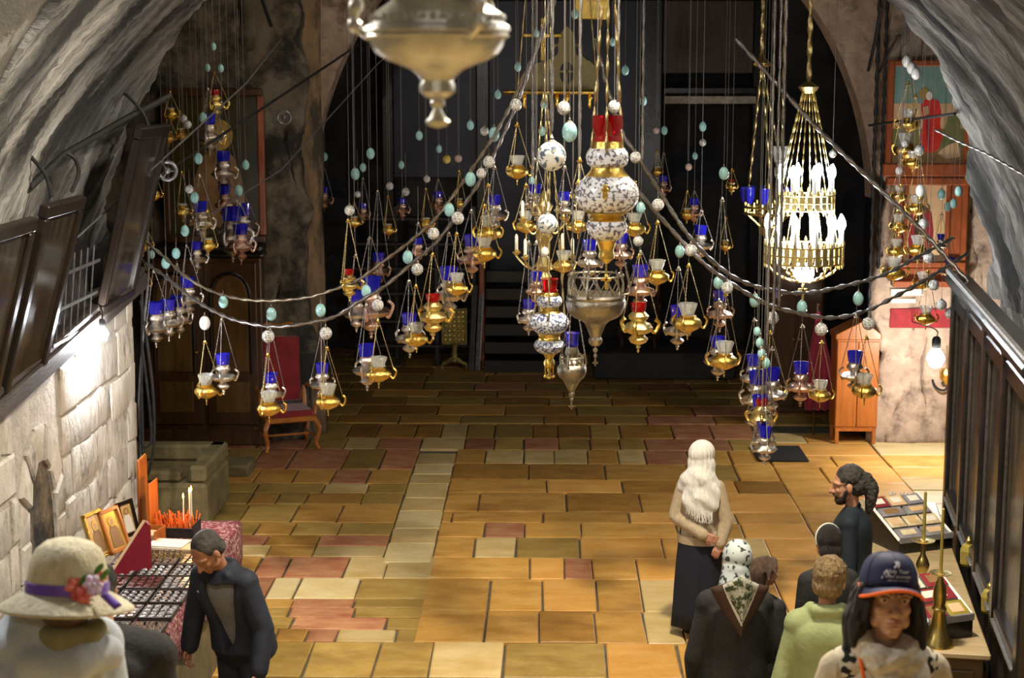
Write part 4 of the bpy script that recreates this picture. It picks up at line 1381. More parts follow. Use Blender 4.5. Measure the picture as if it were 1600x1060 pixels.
# 4. and 5. silver openwork lamps
def silver_lamp(x, ybot, Y, prof, crown, glass, label, hook, cross):
    s = U(Y)
    c = P(x, ybot, Y)
    root = thing('openwork_silver_lamp', label, 'hanging lamp', c)
    px_lathe(prof, ybot, Y, 32).build('bowl', 'aged_silver', root)
    (cy0, cy1, w) = crown
    m = MB()
    n = 14
    for k in range(n):
        a0, a1 = 2 * math.pi * k / n, 2 * math.pi * (k + 1) / n
        pt = lambda a, y, q=1: (w * q * s * math.cos(a), w * q * s * math.sin(a), (ybot - y) * s)
        am = (a0 + a1) / 2
        m.tube([pt(a0, cy1), pt(am, (cy0 + cy1) / 2, 1.02), pt(a0, cy0 + 3, .96)], 1.3 * s, 5)
        m.tube([pt(a1, cy1), pt(am, (cy0 + cy1) / 2, 1.02), pt(am, cy0, .96)], 1.2 * s, 5)
    for y in (cy1, cy0 + 5):
        m.tube([(w * s * math.cos(t * math.pi / 16), w * s * math.sin(t * math.pi / 16), (ybot - y) * s) for t in range(32)], 1.6 * s, 6, True)
    o = m.build('openwork_crown', 'aged_silver', root)
    o['kind'] = 'stuff'
    if glass:
        px_lathe(glass, ybot, Y, 20).build('blue_glass_cup', 'blue_glass', root)
    for k in range(3):
        a = 2 * math.pi * k / 3 + 0.25
        pts = catmull([(w * .95 * s * math.cos(a), w * .95 * s * math.sin(a), (ybot - cy1) * s), (w * 1.3 * s * math.cos(a), w * 1.3 * s * math.sin(a), (ybot - cy1 + 4) * s), (w * 1.15 * s * math.cos(a), w * 1.15 * s * math.sin(a), (ybot - cy0) * s)], 6)
        MB().tube(pts, 2 * s, 6).build('arm', 'aged_silver', root)
        bar_between('chain.silver', root, pts[-1], (0, 0, (ybot - hook) * s), .006)
    bar_between('chain.silver', root, (0, 0, (ybot - hook) * s), (0, 0, ceil_z(c.x, Y) - c.z), .006)
    m = MB()
    for (y, w_) in cross:
        m.sphere((0, 0, (ybot - y) * s), w_ * s, 10, 6)
    m.tube([(0, 0, 2 * s), (0, 0, (ybot - prof[0][0] + 3) * s)], 1.0 * s, 5)
    m.box((0, 0, 5 * s), (9 * s, 2 * s, 3 * s), .5 * s)
    m.box((0, 0, 5 * s), (3 * s, 2 * s, 10 * s), .5 * s)
    m.build('pendant', 'aged_silver', root)


silver_lamp(930, 572, 9.8, [(540, 6), (536, 10), (530, 11), (526, 8), (516, 12), (506, 16), (500, 22), (495, 34), (488, 42), (478, 46), (470, 47), (466, 45), (462, 46), (458, 44)], (424, 460, 43), None, 'wide tarnished silver openwork lamp under the large enamel lamp', 240, [(547, 4), (556, 3)])
silver_lamp(893, 640, 10.6, [(613, 3), (608, 6), (600, 10), (593, 14), (588, 20), (580, 23), (573, 23), (569, 20), (562, 12), (556, 9), (550, 11), (544, 10), (540, 9)], (552, 572, 18), [(541, 8), (536, 11), (518, 13), (519, 11), (536, 9)], 'small tarnished silver lamp with bright blue glass, lowest at centre', 430, [(616, 5), (624, 3)])

# brass candelabrum behind the enamel lamps
Y = 12.6
s = U(Y)
c = P(850, 445, Y)
root = thing('hanging_candelabrum', 'tangled brass candelabrum with white candles, left of the enamel lamps', 'candelabrum', c)
px_lathe([(445, 2), (440, 8), (432, 12), (425, 8), (415, 14), (408, 10), (398, 5), (380, 8), (370, 14), (360, 8), (345, 5), (330, 10), (322, 14), (315, 8), (300, 3)], 445, Y, 18).build('stem', 'pale_gold', root)
for k in range(8):
    a = 2 * math.pi * k / 8 + .2
    lvl = 405 if k % 2 else 350
    rr = 52 if k % 2 else 34
    pts = catmull([(6 * s * math.cos(a), 6 * s * math.sin(a), (445 - lvl) * s), (rr * .5 * s * math.cos(a), rr * .5 * s * math.sin(a), (445 - lvl - 16) * s), (rr * s * math.cos(a), rr * s * math.sin(a), (445 - lvl + 2) * s), (rr * .9 * s * math.cos(a), rr * .9 * s * math.sin(a), (445 - lvl + 10) * s)], 6)
    ar = MB().tube(pts, 1.7 * s, 6)
    p = Vector((rr * s * math.cos(a), rr * s * math.sin(a), (445 - lvl + 6) * s))
    ar.at(p).lathe([(1 * s, -4 * s), (6 * s, 0), (7 * s, 2 * s), (3 * s, 3 * s), (3 * s, 6 * s)], 12)
    ar_o = ar.build('arm', 'pale_gold', root)
    MB().at(p).lathe([(2.6 * s, 4 * s), (2.6 * s, 26 * s), (1 * s, 30 * s)], 10).build('candle', 'white_wax', ar_o)
for k in range(5):
    a = 2 * math.pi * k / 5
    lozenge_chain('chain', (22 * s * math.cos(a), 22 * s * math.sin(a), (445 - 335) * s), (2 * s * math.cos(a), 2 * s * math.sin(a), (445 - 150) * s), 4 * s, 'chain_gold', root, 20 * s)
lozenge_chain('suspension_chain', (0, 0, 295 * s), (0, 0, ceil_z(c.x, Y) - c.z), 3.5 * s, 'chain_gold', root, 22 * s)

# ------------------------------------------------------------------ lit chandelier
Y = 15.6
s = U(Y)
c = P(1254, 468, Y)
root = thing('chandelier', 'lit two-tier brass chandelier with glowing candle bulbs', 'chandelier', c)
zz = lambda y: (468 - y) * s


def fret_ring(name, y0, y1, rr, n, mat):
    m = MB()
    for k in range(n):
        a = 2 * math.pi * k / n
        m.at((rr * s * math.cos(a), rr * s * math.sin(a), 0), (0, 0, a))
        m.box((0, 0, zz((y0 + y1) / 2)), (2.0 * s, rr * s * 4.6 / n, (y1 - y0) * s * .9), .4 * s)
        m.lathe([(1.2 * s, zz(y0)), (2.6 * s, zz(y0 - 4)), (.4 * s, zz(y0 - 9))], 6)
        m.lathe([(.4 * s, zz(y1 + 8)), (1.8 * s, zz(y1 + 4)), (1.2 * s, zz(y1))], 6)
    m.at()
    for y in (y0, (y0 + y1) / 2, y1):
        m.tube([(rr * s * math.cos(t * math.pi / 20), rr * s * math.sin(t * math.pi / 20), zz(y)) for t in range(40)], 1.5 * s, 6, True)
    o = m.build(name, mat, root)
    return o


fret_ring('upper_ring', 306, 328, 44, 24, 'pale_gold')
fret_ring('lower_ring', 384, 410, 60, 32, 'pale_gold')
for (rr, yb, yt, n) in ((42, 304, 268, 8), (58, 384, 345, 12)):
    for k in range(n):
        a = 2 * math.pi * k / n + .15
        p = Vector((rr * s * math.cos(a), rr * s * math.sin(a), 0))
        cd = MB().at(p).lathe([(3.2 * s, zz(yb)), (3.2 * s, zz(yt + 12))], 10).build('candle_sleeve', 'white_plastic', root)
        MB().at(p).lathe([(2.6 * s, zz(yt + 14)), (5.4 * s, zz(yt + 7)), (4.8 * s, zz(yt)), (.8 * s, zz(yt - 9))], 10).build('bulb', 'candle_bulb', cd)
for k in range(10):
    a = 2 * math.pi * k / 10
    lozenge_chain('chain', (44 * s * math.cos(a), 44 * s * math.sin(a), zz(306)), (9 * s * math.cos(a), 9 * s * math.sin(a), zz(150)), 2.8 * s, 'pale_gold', root, 15 * s)
    bar_between('chain.gold', root, (43 * s * math.cos(a), 43 * s * math.sin(a), zz(328)), (59 * s * math.cos(a), 59 * s * math.sin(a), zz(384)), .008)
px_lathe([(152, 8), (147, 13), (142, 16), (138, 10), (134, 4)], 468, Y, 16).build('crown', 'pale_gold', root)
px_lathe([(440, 2), (436, 14), (428, 17), (418, 15), (412, 10)], 468, Y, 18).build('globe', 'candle_bulb', root)
for k in range(6):
    a = 2 * math.pi * k / 6
    pts = catmull([(58 * s * math.cos(a), 58 * s * math.sin(a), zz(412)), (42 * s * math.cos(a), 42 * s * math.sin(a), zz(428)), (20 * s * math.cos(a), 20 * s * math.sin(a), zz(438)), (2 * s * math.cos(a), 2 * s * math.sin(a), zz(440))], 8)
    MB().tube(resample(pts, 2.2 * s), 2.1 * s, 6, twist=(1.0, .4)).build('swag', 'pale_gold', root)
m = MB()
m.box((0, 0, zz(456)), (4 * s, 3 * s, 24 * s), .6 * s)
m.box((0, 0, zz(453)), (15 * s, 3 * s, 4 * s), .6 * s)
m.build('cross', 'gold', root)
m = MB().tube(resample([Vector((0, 0, zz(134))), Vector((0, 0, ceil_z(0, Y) - c.z))], .03), 3.2 * s, 6, twist=(.9, .45))
m.build('suspension_rope', 'chain_gold', root)

# ring of blue lamps behind the chandelier
Y = 17.4
s = U(Y)
c = P(1200, 372, Y)
root = thing('lamp_ring', 'brass ring of blue glass lamps hanging left behind the chandelier', 'chandelier', c)
m = MB()
for y in (38, 48):
    m.tube([(36 * s * math.cos(t * math.pi / 16), 36 * s * math.sin(t * math.pi / 16), y * s) for t in range(32)], 2.4 * s, 6, True)
for k in range(16):
    a = 2 * math.pi * k / 16
    m.tube([(36 * s * math.cos(a), 36 * s * math.sin(a), 36 * s), (36 * s * math.cos(a), 36 * s * math.sin(a), 56 * s)], 1.6 * s, 5)
m.lathe([(2 * s, 0), (12 * s, 6 * s), (16 * s, 16 * s), (8 * s, 24 * s), (5 * s, 40 * s), (9 * s, 60 * s), (4 * s, 90 * s)], 16)
for k in range(6):
    a = 2 * math.pi * k / 6
    m.tube([(10 * s * math.cos(a), 10 * s * math.sin(a), 16 * s), (36 * s * math.cos(a), 36 * s * math.sin(a), 40 * s)], 1.8 * s, 5)
m.build('ring', 'old_brass', root)
for k in range(9):
    a = 2 * math.pi * k / 9 + .2
    MB().at((37 * s * math.cos(a), 37 * s * math.sin(a), 0)).lathe([(3 * s, 54 * s), (6.5 * s, 62 * s), (7.5 * s, 78 * s), (6.5 * s, 78 * s), (5 * s, 62 * s)], 12).build('blue_glass_cup', 'blue_glass', root)
m = MB().at((14 * s, -20 * s, 0)).lathe([(4 * s, 88 * s), (9 * s, 96 * s), (10 * s, 108 * s), (6 * s, 112 * s), (10 * s, 118 * s), (16 * s, 142 * s), (12 * s, 142 * s), (6 * s, 120 * s)], 14)
m.build('white_glass_cup', 'clear_glass', root)
for k in range(3):
    a = 2 * math.pi * k / 3 + .5
    lozenge_chain('chain', (36 * s * math.cos(a), 36 * s * math.sin(a), 56 * s), (-16 * s, 0, 264 * s), 6.5 * s, 'chain_gold', root, 24 * s)
MB().at((-16 * s, 0, 258 * s)).lathe([(3 * s, 0), (14 * s, 4 * s), (14 * s, 8 * s), (5 * s, 16 * s), (2 * s, 26 * s)], 12).build('crown', 'gold', root)
MB().tube(resample([Vector((-16 * s, 0, 280 * s)), Vector((-16 * s, 0, 7.5 - c.z))], .03), 2.6 * s, 6, twist=(.9, .45)).build('suspension_rope', 'chain_gold', root)
# second lozenge chain right of it, holding a white cup
m = thing('hanging_lozenge_chain', 'pale gilt link chain between the lamp ring and the chandelier', 'chain', P(1221, 235, 16.4), 0)
lozenge_chain('links', (0, 0, 0), (0, 0, 7.5 - m.location.z), .030, 'chain_gold', m, .20)


# ------------------------------------------------------------------ brass canopy with cut-out crosses
def cut_plate(name, outer, holes, depth, mat, parent):
    bm = bmesh.new()
    for ring in [outer] + holes:
        v = [bm.verts.new((p[0], 0, p[1])) for p in ring]
        for k in range(len(v)):
            bm.edges.new((v[k], v[(k + 1) % len(v)]))
    bmesh.ops.triangle_fill(bm, use_beauty=True, use_dissolve=False, edges=bm.edges[:])
    me = bpy.data.meshes.new(name)
    bm.to_mesh(me)
    bm.free()
    me.materials.append(MATS[mat])
    q = link(name, me, parent)
    q.modifiers.new('solid', 'SOLIDIFY').thickness = depth
    return q


Y = 18.8
s = U(Y)
c = P(870, 145, Y)
root = thing('brass_canopy', 'matte brass domed canopy with crosses, hanging high behind the enamel lamp', 'canopy', c)
out = [(-60, 3)] + [(-60 + 45 * (1 - math.cos(t * math.pi / 16)), 3 + 44 * math.sin(t * math.pi / 16)) for t in range(1, 9)]
out += [(-8, 56), (-4, 66), (2, 74), (4, 88), (10, 95), (15, 100), (20, 95), (26, 88), (28, 74), (34, 66), (38, 56)]
out += [(60 - 15 + 20 * math.sin(t * math.pi / 16), 3 + 46 * math.cos(t * math.pi / 16)) for t in range(0, 8)] + [(64, 3)]
hole = lambda cx, cy, rx, ry: [(cx + rx * math.cos(t * math.pi / 8), cy + ry * math.sin(t * math.pi / 8)) for t in range(16)]
sc_ = lambda L: [(x * s, y * s) for x, y in L]
cut_plate('dome_plate', sc_(out), [sc_(hole(15, 30, 11, 17)), sc_(hole(33, 64, 5, 9)), sc_(hole(-3, 64, 5, 9))], .05, 'matte_gold', root)
m = MB()
m.box((15 * s, 0, 30 * s), (3 * s, .03, 36 * s))
m.box((15 * s, 0, 32 * s), (24 * s, .03, 3 * s))
m.build('cross_bars', 'matte_gold', root)
m = MB()
m.box((-22 * s, .0, 80 * s), (7 * s, .05, 66 * s), .01)
m.box((-22 * s, .0, 86 * s), (60 * s, .05, 6 * s), .01)
m.build('standing_cross', 'gold', root)
m = MB()
m.box((-12 * s, -.06, 1 * s), (140 * s, .14, 7 * s), .02)
m.build('base_bar', 'gold', root)
for x in (-50, 0, 15, 50):
    m = MB().at((x * s, -.05, -4 * s)).lathe([(1 * s, -20 * s), (4 * s, -16 * s), (3 * s, -8 * s), (5 * s, -3 * s), (2 * s, 2 * s)], 10)
    m.build('pendant', 'gold', root)
for x in (-60, 62):
    bar_between('chain.gold', root, (x * s, 0, 4 * s), (x * s * .4, 0, 7.5 - c.z), .012)
m = MB()
m.box((0, 0, 0), (54 * s, .06, 60 * s), .01)
o = thing('gilt_plaque', 'gilt plaque at the top edge of the photo above the canopy', 'plaque', P(925, 0, 19.4))
m.build('plate', 'gold', o)
bar = MB()
bar.tube([(0, 0, 30 * s), (0, 0, 7.5 - o.location.z)], .012, 6)
bar.build('hanging_rod', 'chain_gold', o)
# ================================================================== left wall: beam, leaning icons, bulb, grille
def beam(name, a, b, w, h, mat, parent=None):
    a, b = Vector(a), Vector(b)
    d = b - a
    m = MB()
    m.box((0, d.length / 2, 0), (w, d.length, h), .012)
    o = m.build(name, mat, parent, False)
    o.location = a
    o.rotation_euler = d.to_track_quat('Y', 'Z').to_euler()
    return o


BA, BB = P(-75, 692, 10.5), P(214, 438, 15.32)
bm_ = struct(beam('trim_3', BA, BB, .20, .15, 'beam_wood'))
beam('ledge', BA + Vector((.02, 0, .12)), BB + Vector((.02, 0, .10)), .13, .06, 'beam_wood', None)
led = bpy.data.objects['ledge']
led.name = 'trim_4'
struct(led)


def leaning_icon(ya, yb, xb, xt, zb, zt, label, zslope=.115):
    """dark framed icon standing on the beam and leaning out from the wall, seen nearly edge on"""
    root = thing('leaning_icon', label, 'icon', (xb, ya, zb))
    L = yb - ya
    H = math.hypot(xt - xb, zt - zb)
    root.rotation_euler = (0, math.atan2(xt - xb, zt - zb), 0)
    sl = math.atan(zslope)
    t = .07
    m = MB()
    m.box((-.02, L / 2, H / 2), (.03, L - .1, H - .1))
    m.build('panel', 'icon_wood', root, False)
    for nm, c, s_ in (('rail', (0, L / 2, .05), (t, L, .10)), ('rail', (0, L / 2, H - .05), (t, L, .10)), ('stile', (0, .05, H / 2), (t, .10, H - .2)), ('stile', (0, L - .05, H / 2), (t, .10, H - .2))):
        m = MB()
        m.box(c, s_, .012)
        m.build(nm, 'icon_wood', root, False)
    m = MB()
    m.box((.0, L / 2, H / 2), (.008, L - .18, H - .18))
    m.build('glazing', 'picture_glass', root, False)
    return root


leaning_icon(10.2, 11.05, -3.86, -3.46, 2.22, 3.70, 'dark framed picture leaning over the beam, nearest, cut by the left edge')
leaning_icon(11.3, 12.25, -3.86, -3.46, 2.33, 3.76, 'dark framed picture on the beam reflecting the bulb, second of three')
leaning_icon(13.75, 14.85, -3.80, -3.40, 2.62, 4.22, 'tall dark framed picture on the beam, farthest of three')
for (x0, y0, x1, y1, Ya, Yb, lb) in ((48, 245, 82, 310, 12.6, 12.4, 'black iron hook above the second leaning picture'), (205, 155, 235, 212, 14.2, 14.2, 'black iron hook above the tall leaning picture'), (118, 250, 112, 300, 13.0, 12.8, 'short black wire holding the second leaning picture')):
    a, b = P(x0, y0, Ya), P(x1, y1, Yb)
    m = MB().tube(catmull([a + Vector((-.06, 0, .05)), a, a.lerp(b, .45) + Vector((.04, 0, 0)), b], 6), .016, 6)
    tag(m.build('picture_hook', 'black_iron'), lb, 'hook')

# grille in the wall between the pictures
win = struct(empty('window_1', (-3.86, 12.42, 2.46)))
m = MB()
m.box((0, .60, .40), (.04, 1.22, .84))
m.build('opening_shade', 'black_wood', win, False)
for k in range(6):
    m = MB().tube([(.05, .10 + .19 * k, -.0), (.13, .10 + .19 * k, .80)], .007, 5)
    m.build('bar', 'grey_iron', win)
for k in range(3):
    m = MB()
    m.box((.07 + .03 * k, .60, .12 + .27 * k), (.012, 1.2, .025))
    m.build('bar', 'grey_iron', win, False)

# bare bulb under the beam, and the one on the right wall
for (c, r, lb, up) in ((BULB_L, 10, 'bare glowing bulb hanging under the beam on the left wall', 1), (BULB_R, 14, 'bare glowing bulb on the right stone wall beside the screen', 0)):
    s = U(c.y)
    root = thing('light_bulb', lb, 'bulb', c)
    m = MB().lathe([(.2 * r * s, -1.0 * r * s), (.6 * r * s, -.8 * r * s), (r * s, 0), (.85 * r * s, .5 * r * s), (.45 * r * s, 1.0 * r * s), (.4 * r * s, 1.25 * r * s)], 16)
    b_ = m.build('globe', 'bulb_glass' if up else 'dim_bulb_glass', root)
    b_.visible_shadow = True
    MB().lathe([(.45 * r * s, 1.15 * r * s), (.5 * r * s, 1.3 * r * s), (.5 * r * s, 2.2 * r * s), (.3 * r * s, 2.5 * r * s)], 12).build('socket', 'black_iron', root)
    MB().tube(catmull([(0, 0, 2.4 * r * s), (0, .02, 3.6 * r * s), (-.05, .1, 4.6 * r * s)] if up else [(0, 0, 2.4 * r * s), (0, .1, 3.2 * r * s), (0, 1.75, 2.0 * r * s)], 5), .008, 5).build('cable', 'black_iron', root)

# cables down the corner of the left wall
root = thing('cable_bundle', 'dark looped cables hanging at the end of the left wall', 'cable', P(224, 780, 15.55))
for (xs, r) in (([(222, 430), (222, 560), (218, 700), (226, 775)], .016), ([(226, 300), (232, 420), (224, 520), (217, 640), (222, 760)], .013), ([(220, 470), (238, 600), (240, 700), (226, 740), (221, 600)], .016), ([(222, 540), (234, 640), (236, 690), (224, 700)], .014)):
    pts = [P(x, y, 15.5) - root.location for x, y in xs]
    MB().tube(catmull(pts, 7), r, 6).build('cable', 'grey_iron' if r < .014 else 'black_iron', root)

# ================================================================== left back: cupboard, icon, stone block, armchair
root = thing('cupboard', 'tall dark wooden cupboard with arched door panels at the left', 'cupboard', (-4.3, 20.5, 0))
m = MB()
m.box((0, .15, 1.28), (1.5, .55, 2.42), .02)
m.build('body', 'cupboard_wood', root, False)
m = MB()
m.box((0, .12, 2.52), (1.56, .68, .10), .03)
m.box((0, .12, 2.43), (1.58, .62, .08), .03)
m.build('cornice', 'icon_wood', root, False)
m = MB()
m.box((0, .12, .10), (1.6, .62, .2), .02)
m.build('plinth', 'cupboard_wood', root, False)
for sx in (-1, 1):
    d = MB()
    d.box((sx * .36, -.14, 1.3), (.66, .04, 2.08), .012)
    do = d.build('door', 'cupboard_wood', root, False)
    pl = [(sx * .36 - .22, .95)] + [(sx * .36 - .22 * math.cos(t * math.pi / 10), 1.92 + .26 * math.sin(t * math.pi / 10)) for t in range(11)] + [(sx * .36 + .22, .95)]
    MB().prism(pl, -.175, -.16, .01).build('arched_panel', 'cupboard_panel', do, False)
    MB().prism([(sx * .36 - .22, .42), (sx * .36 + .22, .42), (sx * .36 + .22, .82), (sx * .36 - .22, .82)], -.175, -.16, .01).build('lower_panel', 'cupboard_panel', do, False)
    pts = [(sx * .36 - .25, -.165, .92)] + [(sx * .36 - .25 * math.cos(t * math.pi / 10), -.165, 1.92 + .29 * math.sin(t * math.pi / 10)) for t in range(11)] + [(sx * .36 + .25, -.165, .92)]
    MB().tube(pts, .022, 6).build('moulding', 'icon_wood', do)
    MB().sphere((sx * .08, -.19, 1.2), .025, 8, 6).build('knob', 'old_brass', do)
root = thing('large_icon', 'large dark gilt icon standing on the cupboard at the left', 'icon', (-4.13, 20.5, 2.572), rot=(0, 0, 0))
m = MB()
m.box((0, .03, .96), (1.16, .04, 1.86))
m.build('painting', 'icon_dark', root, False)
for c, s_, mt in (((0, 0, .05), (1.26, .09, .10), 'cupboard_wood'), ((0, 0, 1.88), (1.26, .09, .10), 'cupboard_wood'), ((-.60, 0, .97), (.08, .09, 1.74), 'cupboard_wood'), ((.60, 0, .97), (.08, .09, 1.74), 'frame_wood')):
    m = MB()
    m.box(c, s_, .015)
    m.build('frame_rail', mt, root, False)
m = MB().lathe([(.2, -.004), (.2, .004)], 24)
o = m.build('halo', 'icon_gold', root)
o.location, o.rotation_euler = (.05, 0.004, 1.35), (rad(90), 0, 0)
MB().loft([(.05, .005, .2, .36, .01), (.05, .005, .8, .30, .012), (.05, .005, 1.08, .2, .012), (.05, 0, 1.16, .1, .012)], 14).build('painted_figure', 'icon_brown', root)

root = thing('stone_block', 'hollowed olive stone block on the floor by the left corner', 'stone', (-4.35, 17.0, 0))
m = MB()
m.box((0, 0, .24), (1.75, 1.2, .49), .04)
m.build('block', 'block_stone', root, False)
m = MB()
m.box((0, .50, .58), (1.75, .22, .18), .03)
m.box((.78, 0, .58), (.18, 1.2, .18), .03)
m.box((-.1, -.50, .55), (1.4, .16, .12), .03)
m.build('rim', 'block_stone', root, False)
m = MB()
m.box((-4.25, 18.9, .06), (1.6, .5, .16), .03)
tag(m.build('stone_ledge', 'block_stone'), 'low stone ledge in front of the dark cupboard', 'stone')


def armchair(loc, rz, label, wood, cloth, hb=1.45, w=.62):
    root = thing('armchair', label, 'chair', loc, rz)
    d = .58
    m = MB()
    m.box((0, 0, .46), (w - .06, d - .06, .10), .03)
    m.build('seat', cloth, root)
    m = MB()
    m.box((0, -d / 2 + .03, .40), (w, .05, .07), .015)
    m.box((0, d / 2 - .03, .40), (w, .05, .07), .015)
    for sx in (-1, 1):
        m.box((sx * (w / 2 - .03), 0, .40), (.05, d, .07), .015)
    m.build('seat_frame', wood, root)
    m = MB()
    m.box((0, d / 2 + .03, .95), (w - .12, .06, hb - .62), .025)
    m.build('backrest', cloth, root)
    for sx in (-1, 1):
        MB().tube(catmull([(sx * (w / 2 - .03), d / 2 - .02, .38), (sx * (w / 2 - .03), d / 2 + .03, .8), (sx * (w / 2 - .03), d / 2 + .08, hb - .08), (sx * (w / 2 - .01), d / 2 + .12, hb)], 5), .03, 8).build('back_post', wood, root)
    for z in (.62, hb - .14, hb - .33):
        m = MB().tube(catmull([(-w / 2 + .03, d / 2 + .04, z), (0, d / 2 + .05, z + .035), (w / 2 - .03, d / 2 + .04, z)], 6), .026, 6)
        m.build('back_rail', wood, root)
    m = MB().tube(catmull([(-w / 2, d / 2 + .08, hb - .04), (-w / 4, d / 2 + .08, hb + .06), (0, d / 2 + .08, hb + .03), (w / 4, d / 2 + .08, hb + .06), (w / 2, d / 2 + .08, hb - .04)], 6), .035, 8)
    m.build('crest_rail', wood, root)
    for sx in (-1, 1):
        MB().tube(catmull([(sx * (w / 2), d / 2, .74), (sx * (w / 2 + .03), .05, .75), (sx * (w / 2 + .04), -d / 2 + .08, .74), (sx * (w / 2 + .06), -d / 2 + .02, .66), (sx * (w / 2 + .01), -d / 2 + .12, .56), (sx * (w / 2 - .01), -d / 2 + .10, .44)], 6), .024, 8).build('armrest', wood, root)
        for sy in (-1, 1):
            MB().tube(catmull([(sx * (w / 2 - .04), sy * (d / 2 - .04), .40), (sx * (w / 2 + .015), sy * (d / 2 + .02), .28), (sx * (w / 2 - .02), sy * (d / 2 - .02), .10), (sx * (w / 2 + .01), sy * (d / 2 + .03), .012)], 6), [.034] * 6 + [.028] * 6 + [.022] * 7, 8).build('leg', wood, root)
        MB().tube([(sx * (w / 2 - .03), -d / 2, .16), (sx * (w / 2 - .03), d / 2, .16)], .016, 6).build('stretcher', wood, root)
    MB().tube([(-w / 2 + .03, 0, .16), (w / 2 - .03, 0, .16)], .016, 6).build('stretcher', wood, root)
    return root


p = PZ(450, 680)
armchair((p.x + .10, 20.25, 0), rad(22), 'carved wooden armchair with dark red velvet beside the cupboard', 'chair_wood', 'chair_velvet', 1.46, .66)

# ================================================================== things in the dark recess
p = PZ(710, 578)
root = thing('gilt_stand', 'small gilt fretwork reading stand on the floor at the back', 'stand', (p.x, p.y, 0))
m = MB()
m.box((0, .02, .70), (.38, .03, .56), .01)
m.build('panel', 'antique_gold', root, False)
m = MB()
for x in (-.19, .19):
    m.box((x, 0, .70), (.03, .05, .60), .008)
for z in (.42, .98):
    m.box((0, 0, z), (.41, .05, .03), .008)
m.build('border', 'antique_gold', root, False)
m = MB()
for i in range(5):
    for j in range(7):
        m.sphere((-.14 + .07 * i, -.002, .48 + .075 * j), (.026, .012, .026), 6, 4)
o = m.build('relief', 'gold', root)
o['kind'] = 'stuff'
m = MB().lathe([(.07, .14), (.05, .2), (.06, .26), (.045, .32), (.07, .42)], 12)
m.build('pedestal', 'antique_gold', root)
for sx in (-1, 1):
    MB().tube(catmull([(0, 0, .2), (sx * .10, 0, .13), (sx * .19, 0, .08), (sx * .19, 0, .015)], 6), [.05] * 6 + [.035] * 6 + [.024] * 7, 8).build('foot', 'antique_gold', root)

root = thing('plank_rack', 'dark wooden rack of shelves and leaning boards at the back', 'rack', (P(650, 565, 26.2).x, 26.2, 0))
for x in (-.95, -.3, .35, .95):
    m = MB()
    m.box((x, 0, 1.3), (.08, .10, 2.6), .01)
    m.build('post', 'black_wood', root, False)
for z in (.35, .75, 1.2, 1.6, 2.0, 2.4):
    m = MB()
    m.box((0, -.02, z), (1.95, .34, .04), .008)
    m.build('shelf', 'beam_wood', root, False)
for (x0, y0, x1, y1, lb) in ((753, 440, 746, 572, 'tall grey board leaning beside the gilt stand'), (742, 445, 736, 572, 'narrow board leaning behind the gilt stand')):
    a, b = P(x1, y1, 25.75), P(x0, y0, 25.95)
    a.z = .0
    o = beam('leaning_board', a, b, .09, .035, 'grey_iron' if x0 == 753 else 'beam_wood')
    tag(o, lb, 'board')
root = thing('wooden_steps', 'dark reddish wooden steps at the back behind the lamps', 'steps', (P(815, 575, 25.8).x, 25.8, 0))
for k in range(6):
    m = MB()
    m.box((0, .14 * k, .09 + .27 * k), (1.2, .3, .20), .012)
    m.build('tread', 'icon_wood', root, False)
for sx in (-1, 1):
    m = MB()
    m.box((sx * .64, .35, .95), (.08, .5, 1.9), .01)
    m.build('post', 'frame_wood' if sx < 0 else 'cupboard_wood', root, False)
p = P(1000, 545, 25.6)
armchair((p.x, 25.6, .42), rad(-10), 'dark upholstered armchair on the stone platform at the back', 'cupboard_wood', 'black_cloth', 1.2, .55)
m = MB()
m.box((p.x + .35, 25.8, .21), (2.2, 1.6, .42), .03)
tag(m.build('stone_platform', 'dark_rock'), 'low dark stone platform under the back armchair', 'platform')
# dark timber screen across the recess
root = thing('timber_screen', 'dark blue timber screen with posts and lintel filling the recess', 'screen', (.9, 27.2, 0))
for px, w in ((1022, .34), (752, .22), (1192, .2), (600, .2)):
    x = P(px, 100, 26.6).x - .9
    m = MB()
    m.box((x, 0, 3.2), (w, .24, 6.4), .02)
    m.build('post', 'black_wood', root, False)
for (xa, xb, z, h, mt) in ((1040, 1190, P(1100, 157, 26.6).z, .16, 'aged_silver'), (600, 1190, 5.95, .2, 'black_wood'), (1040, 1190, P(1100, 142, 26.6).z, .12, 'black_wood')):
    a, b = P(xa, 100, 26.6).x - .9, P(xb, 100, 26.6).x - .9
    m = MB()
    m.box(((a + b) / 2, -.12, z), (b - a, .14, h), .02)
    m.build('lintel', mt, root, False)
pm('navy_panel', (0.006, 0.009, 0.026), (0.010, 0.013, 0.034), .4, scale=2)
for (xa, xb, za, zb, mt) in ((760, 1008, .9, 5.9, 'navy_panel'), (1040, 1190, 4.7, 5.9, 'cupboard_wood'), (605, 748, 3.0, 5.9, 'navy_panel')):
    a, b = P(xa, 100, 26.6).x - .9, P(xb, 100, 26.6).x - .9
    m = MB()
    m.box(((a + b) / 2, .02, (za + zb) / 2), (b - a, .06, zb - za))
    m.build('panel', mt, root, False)

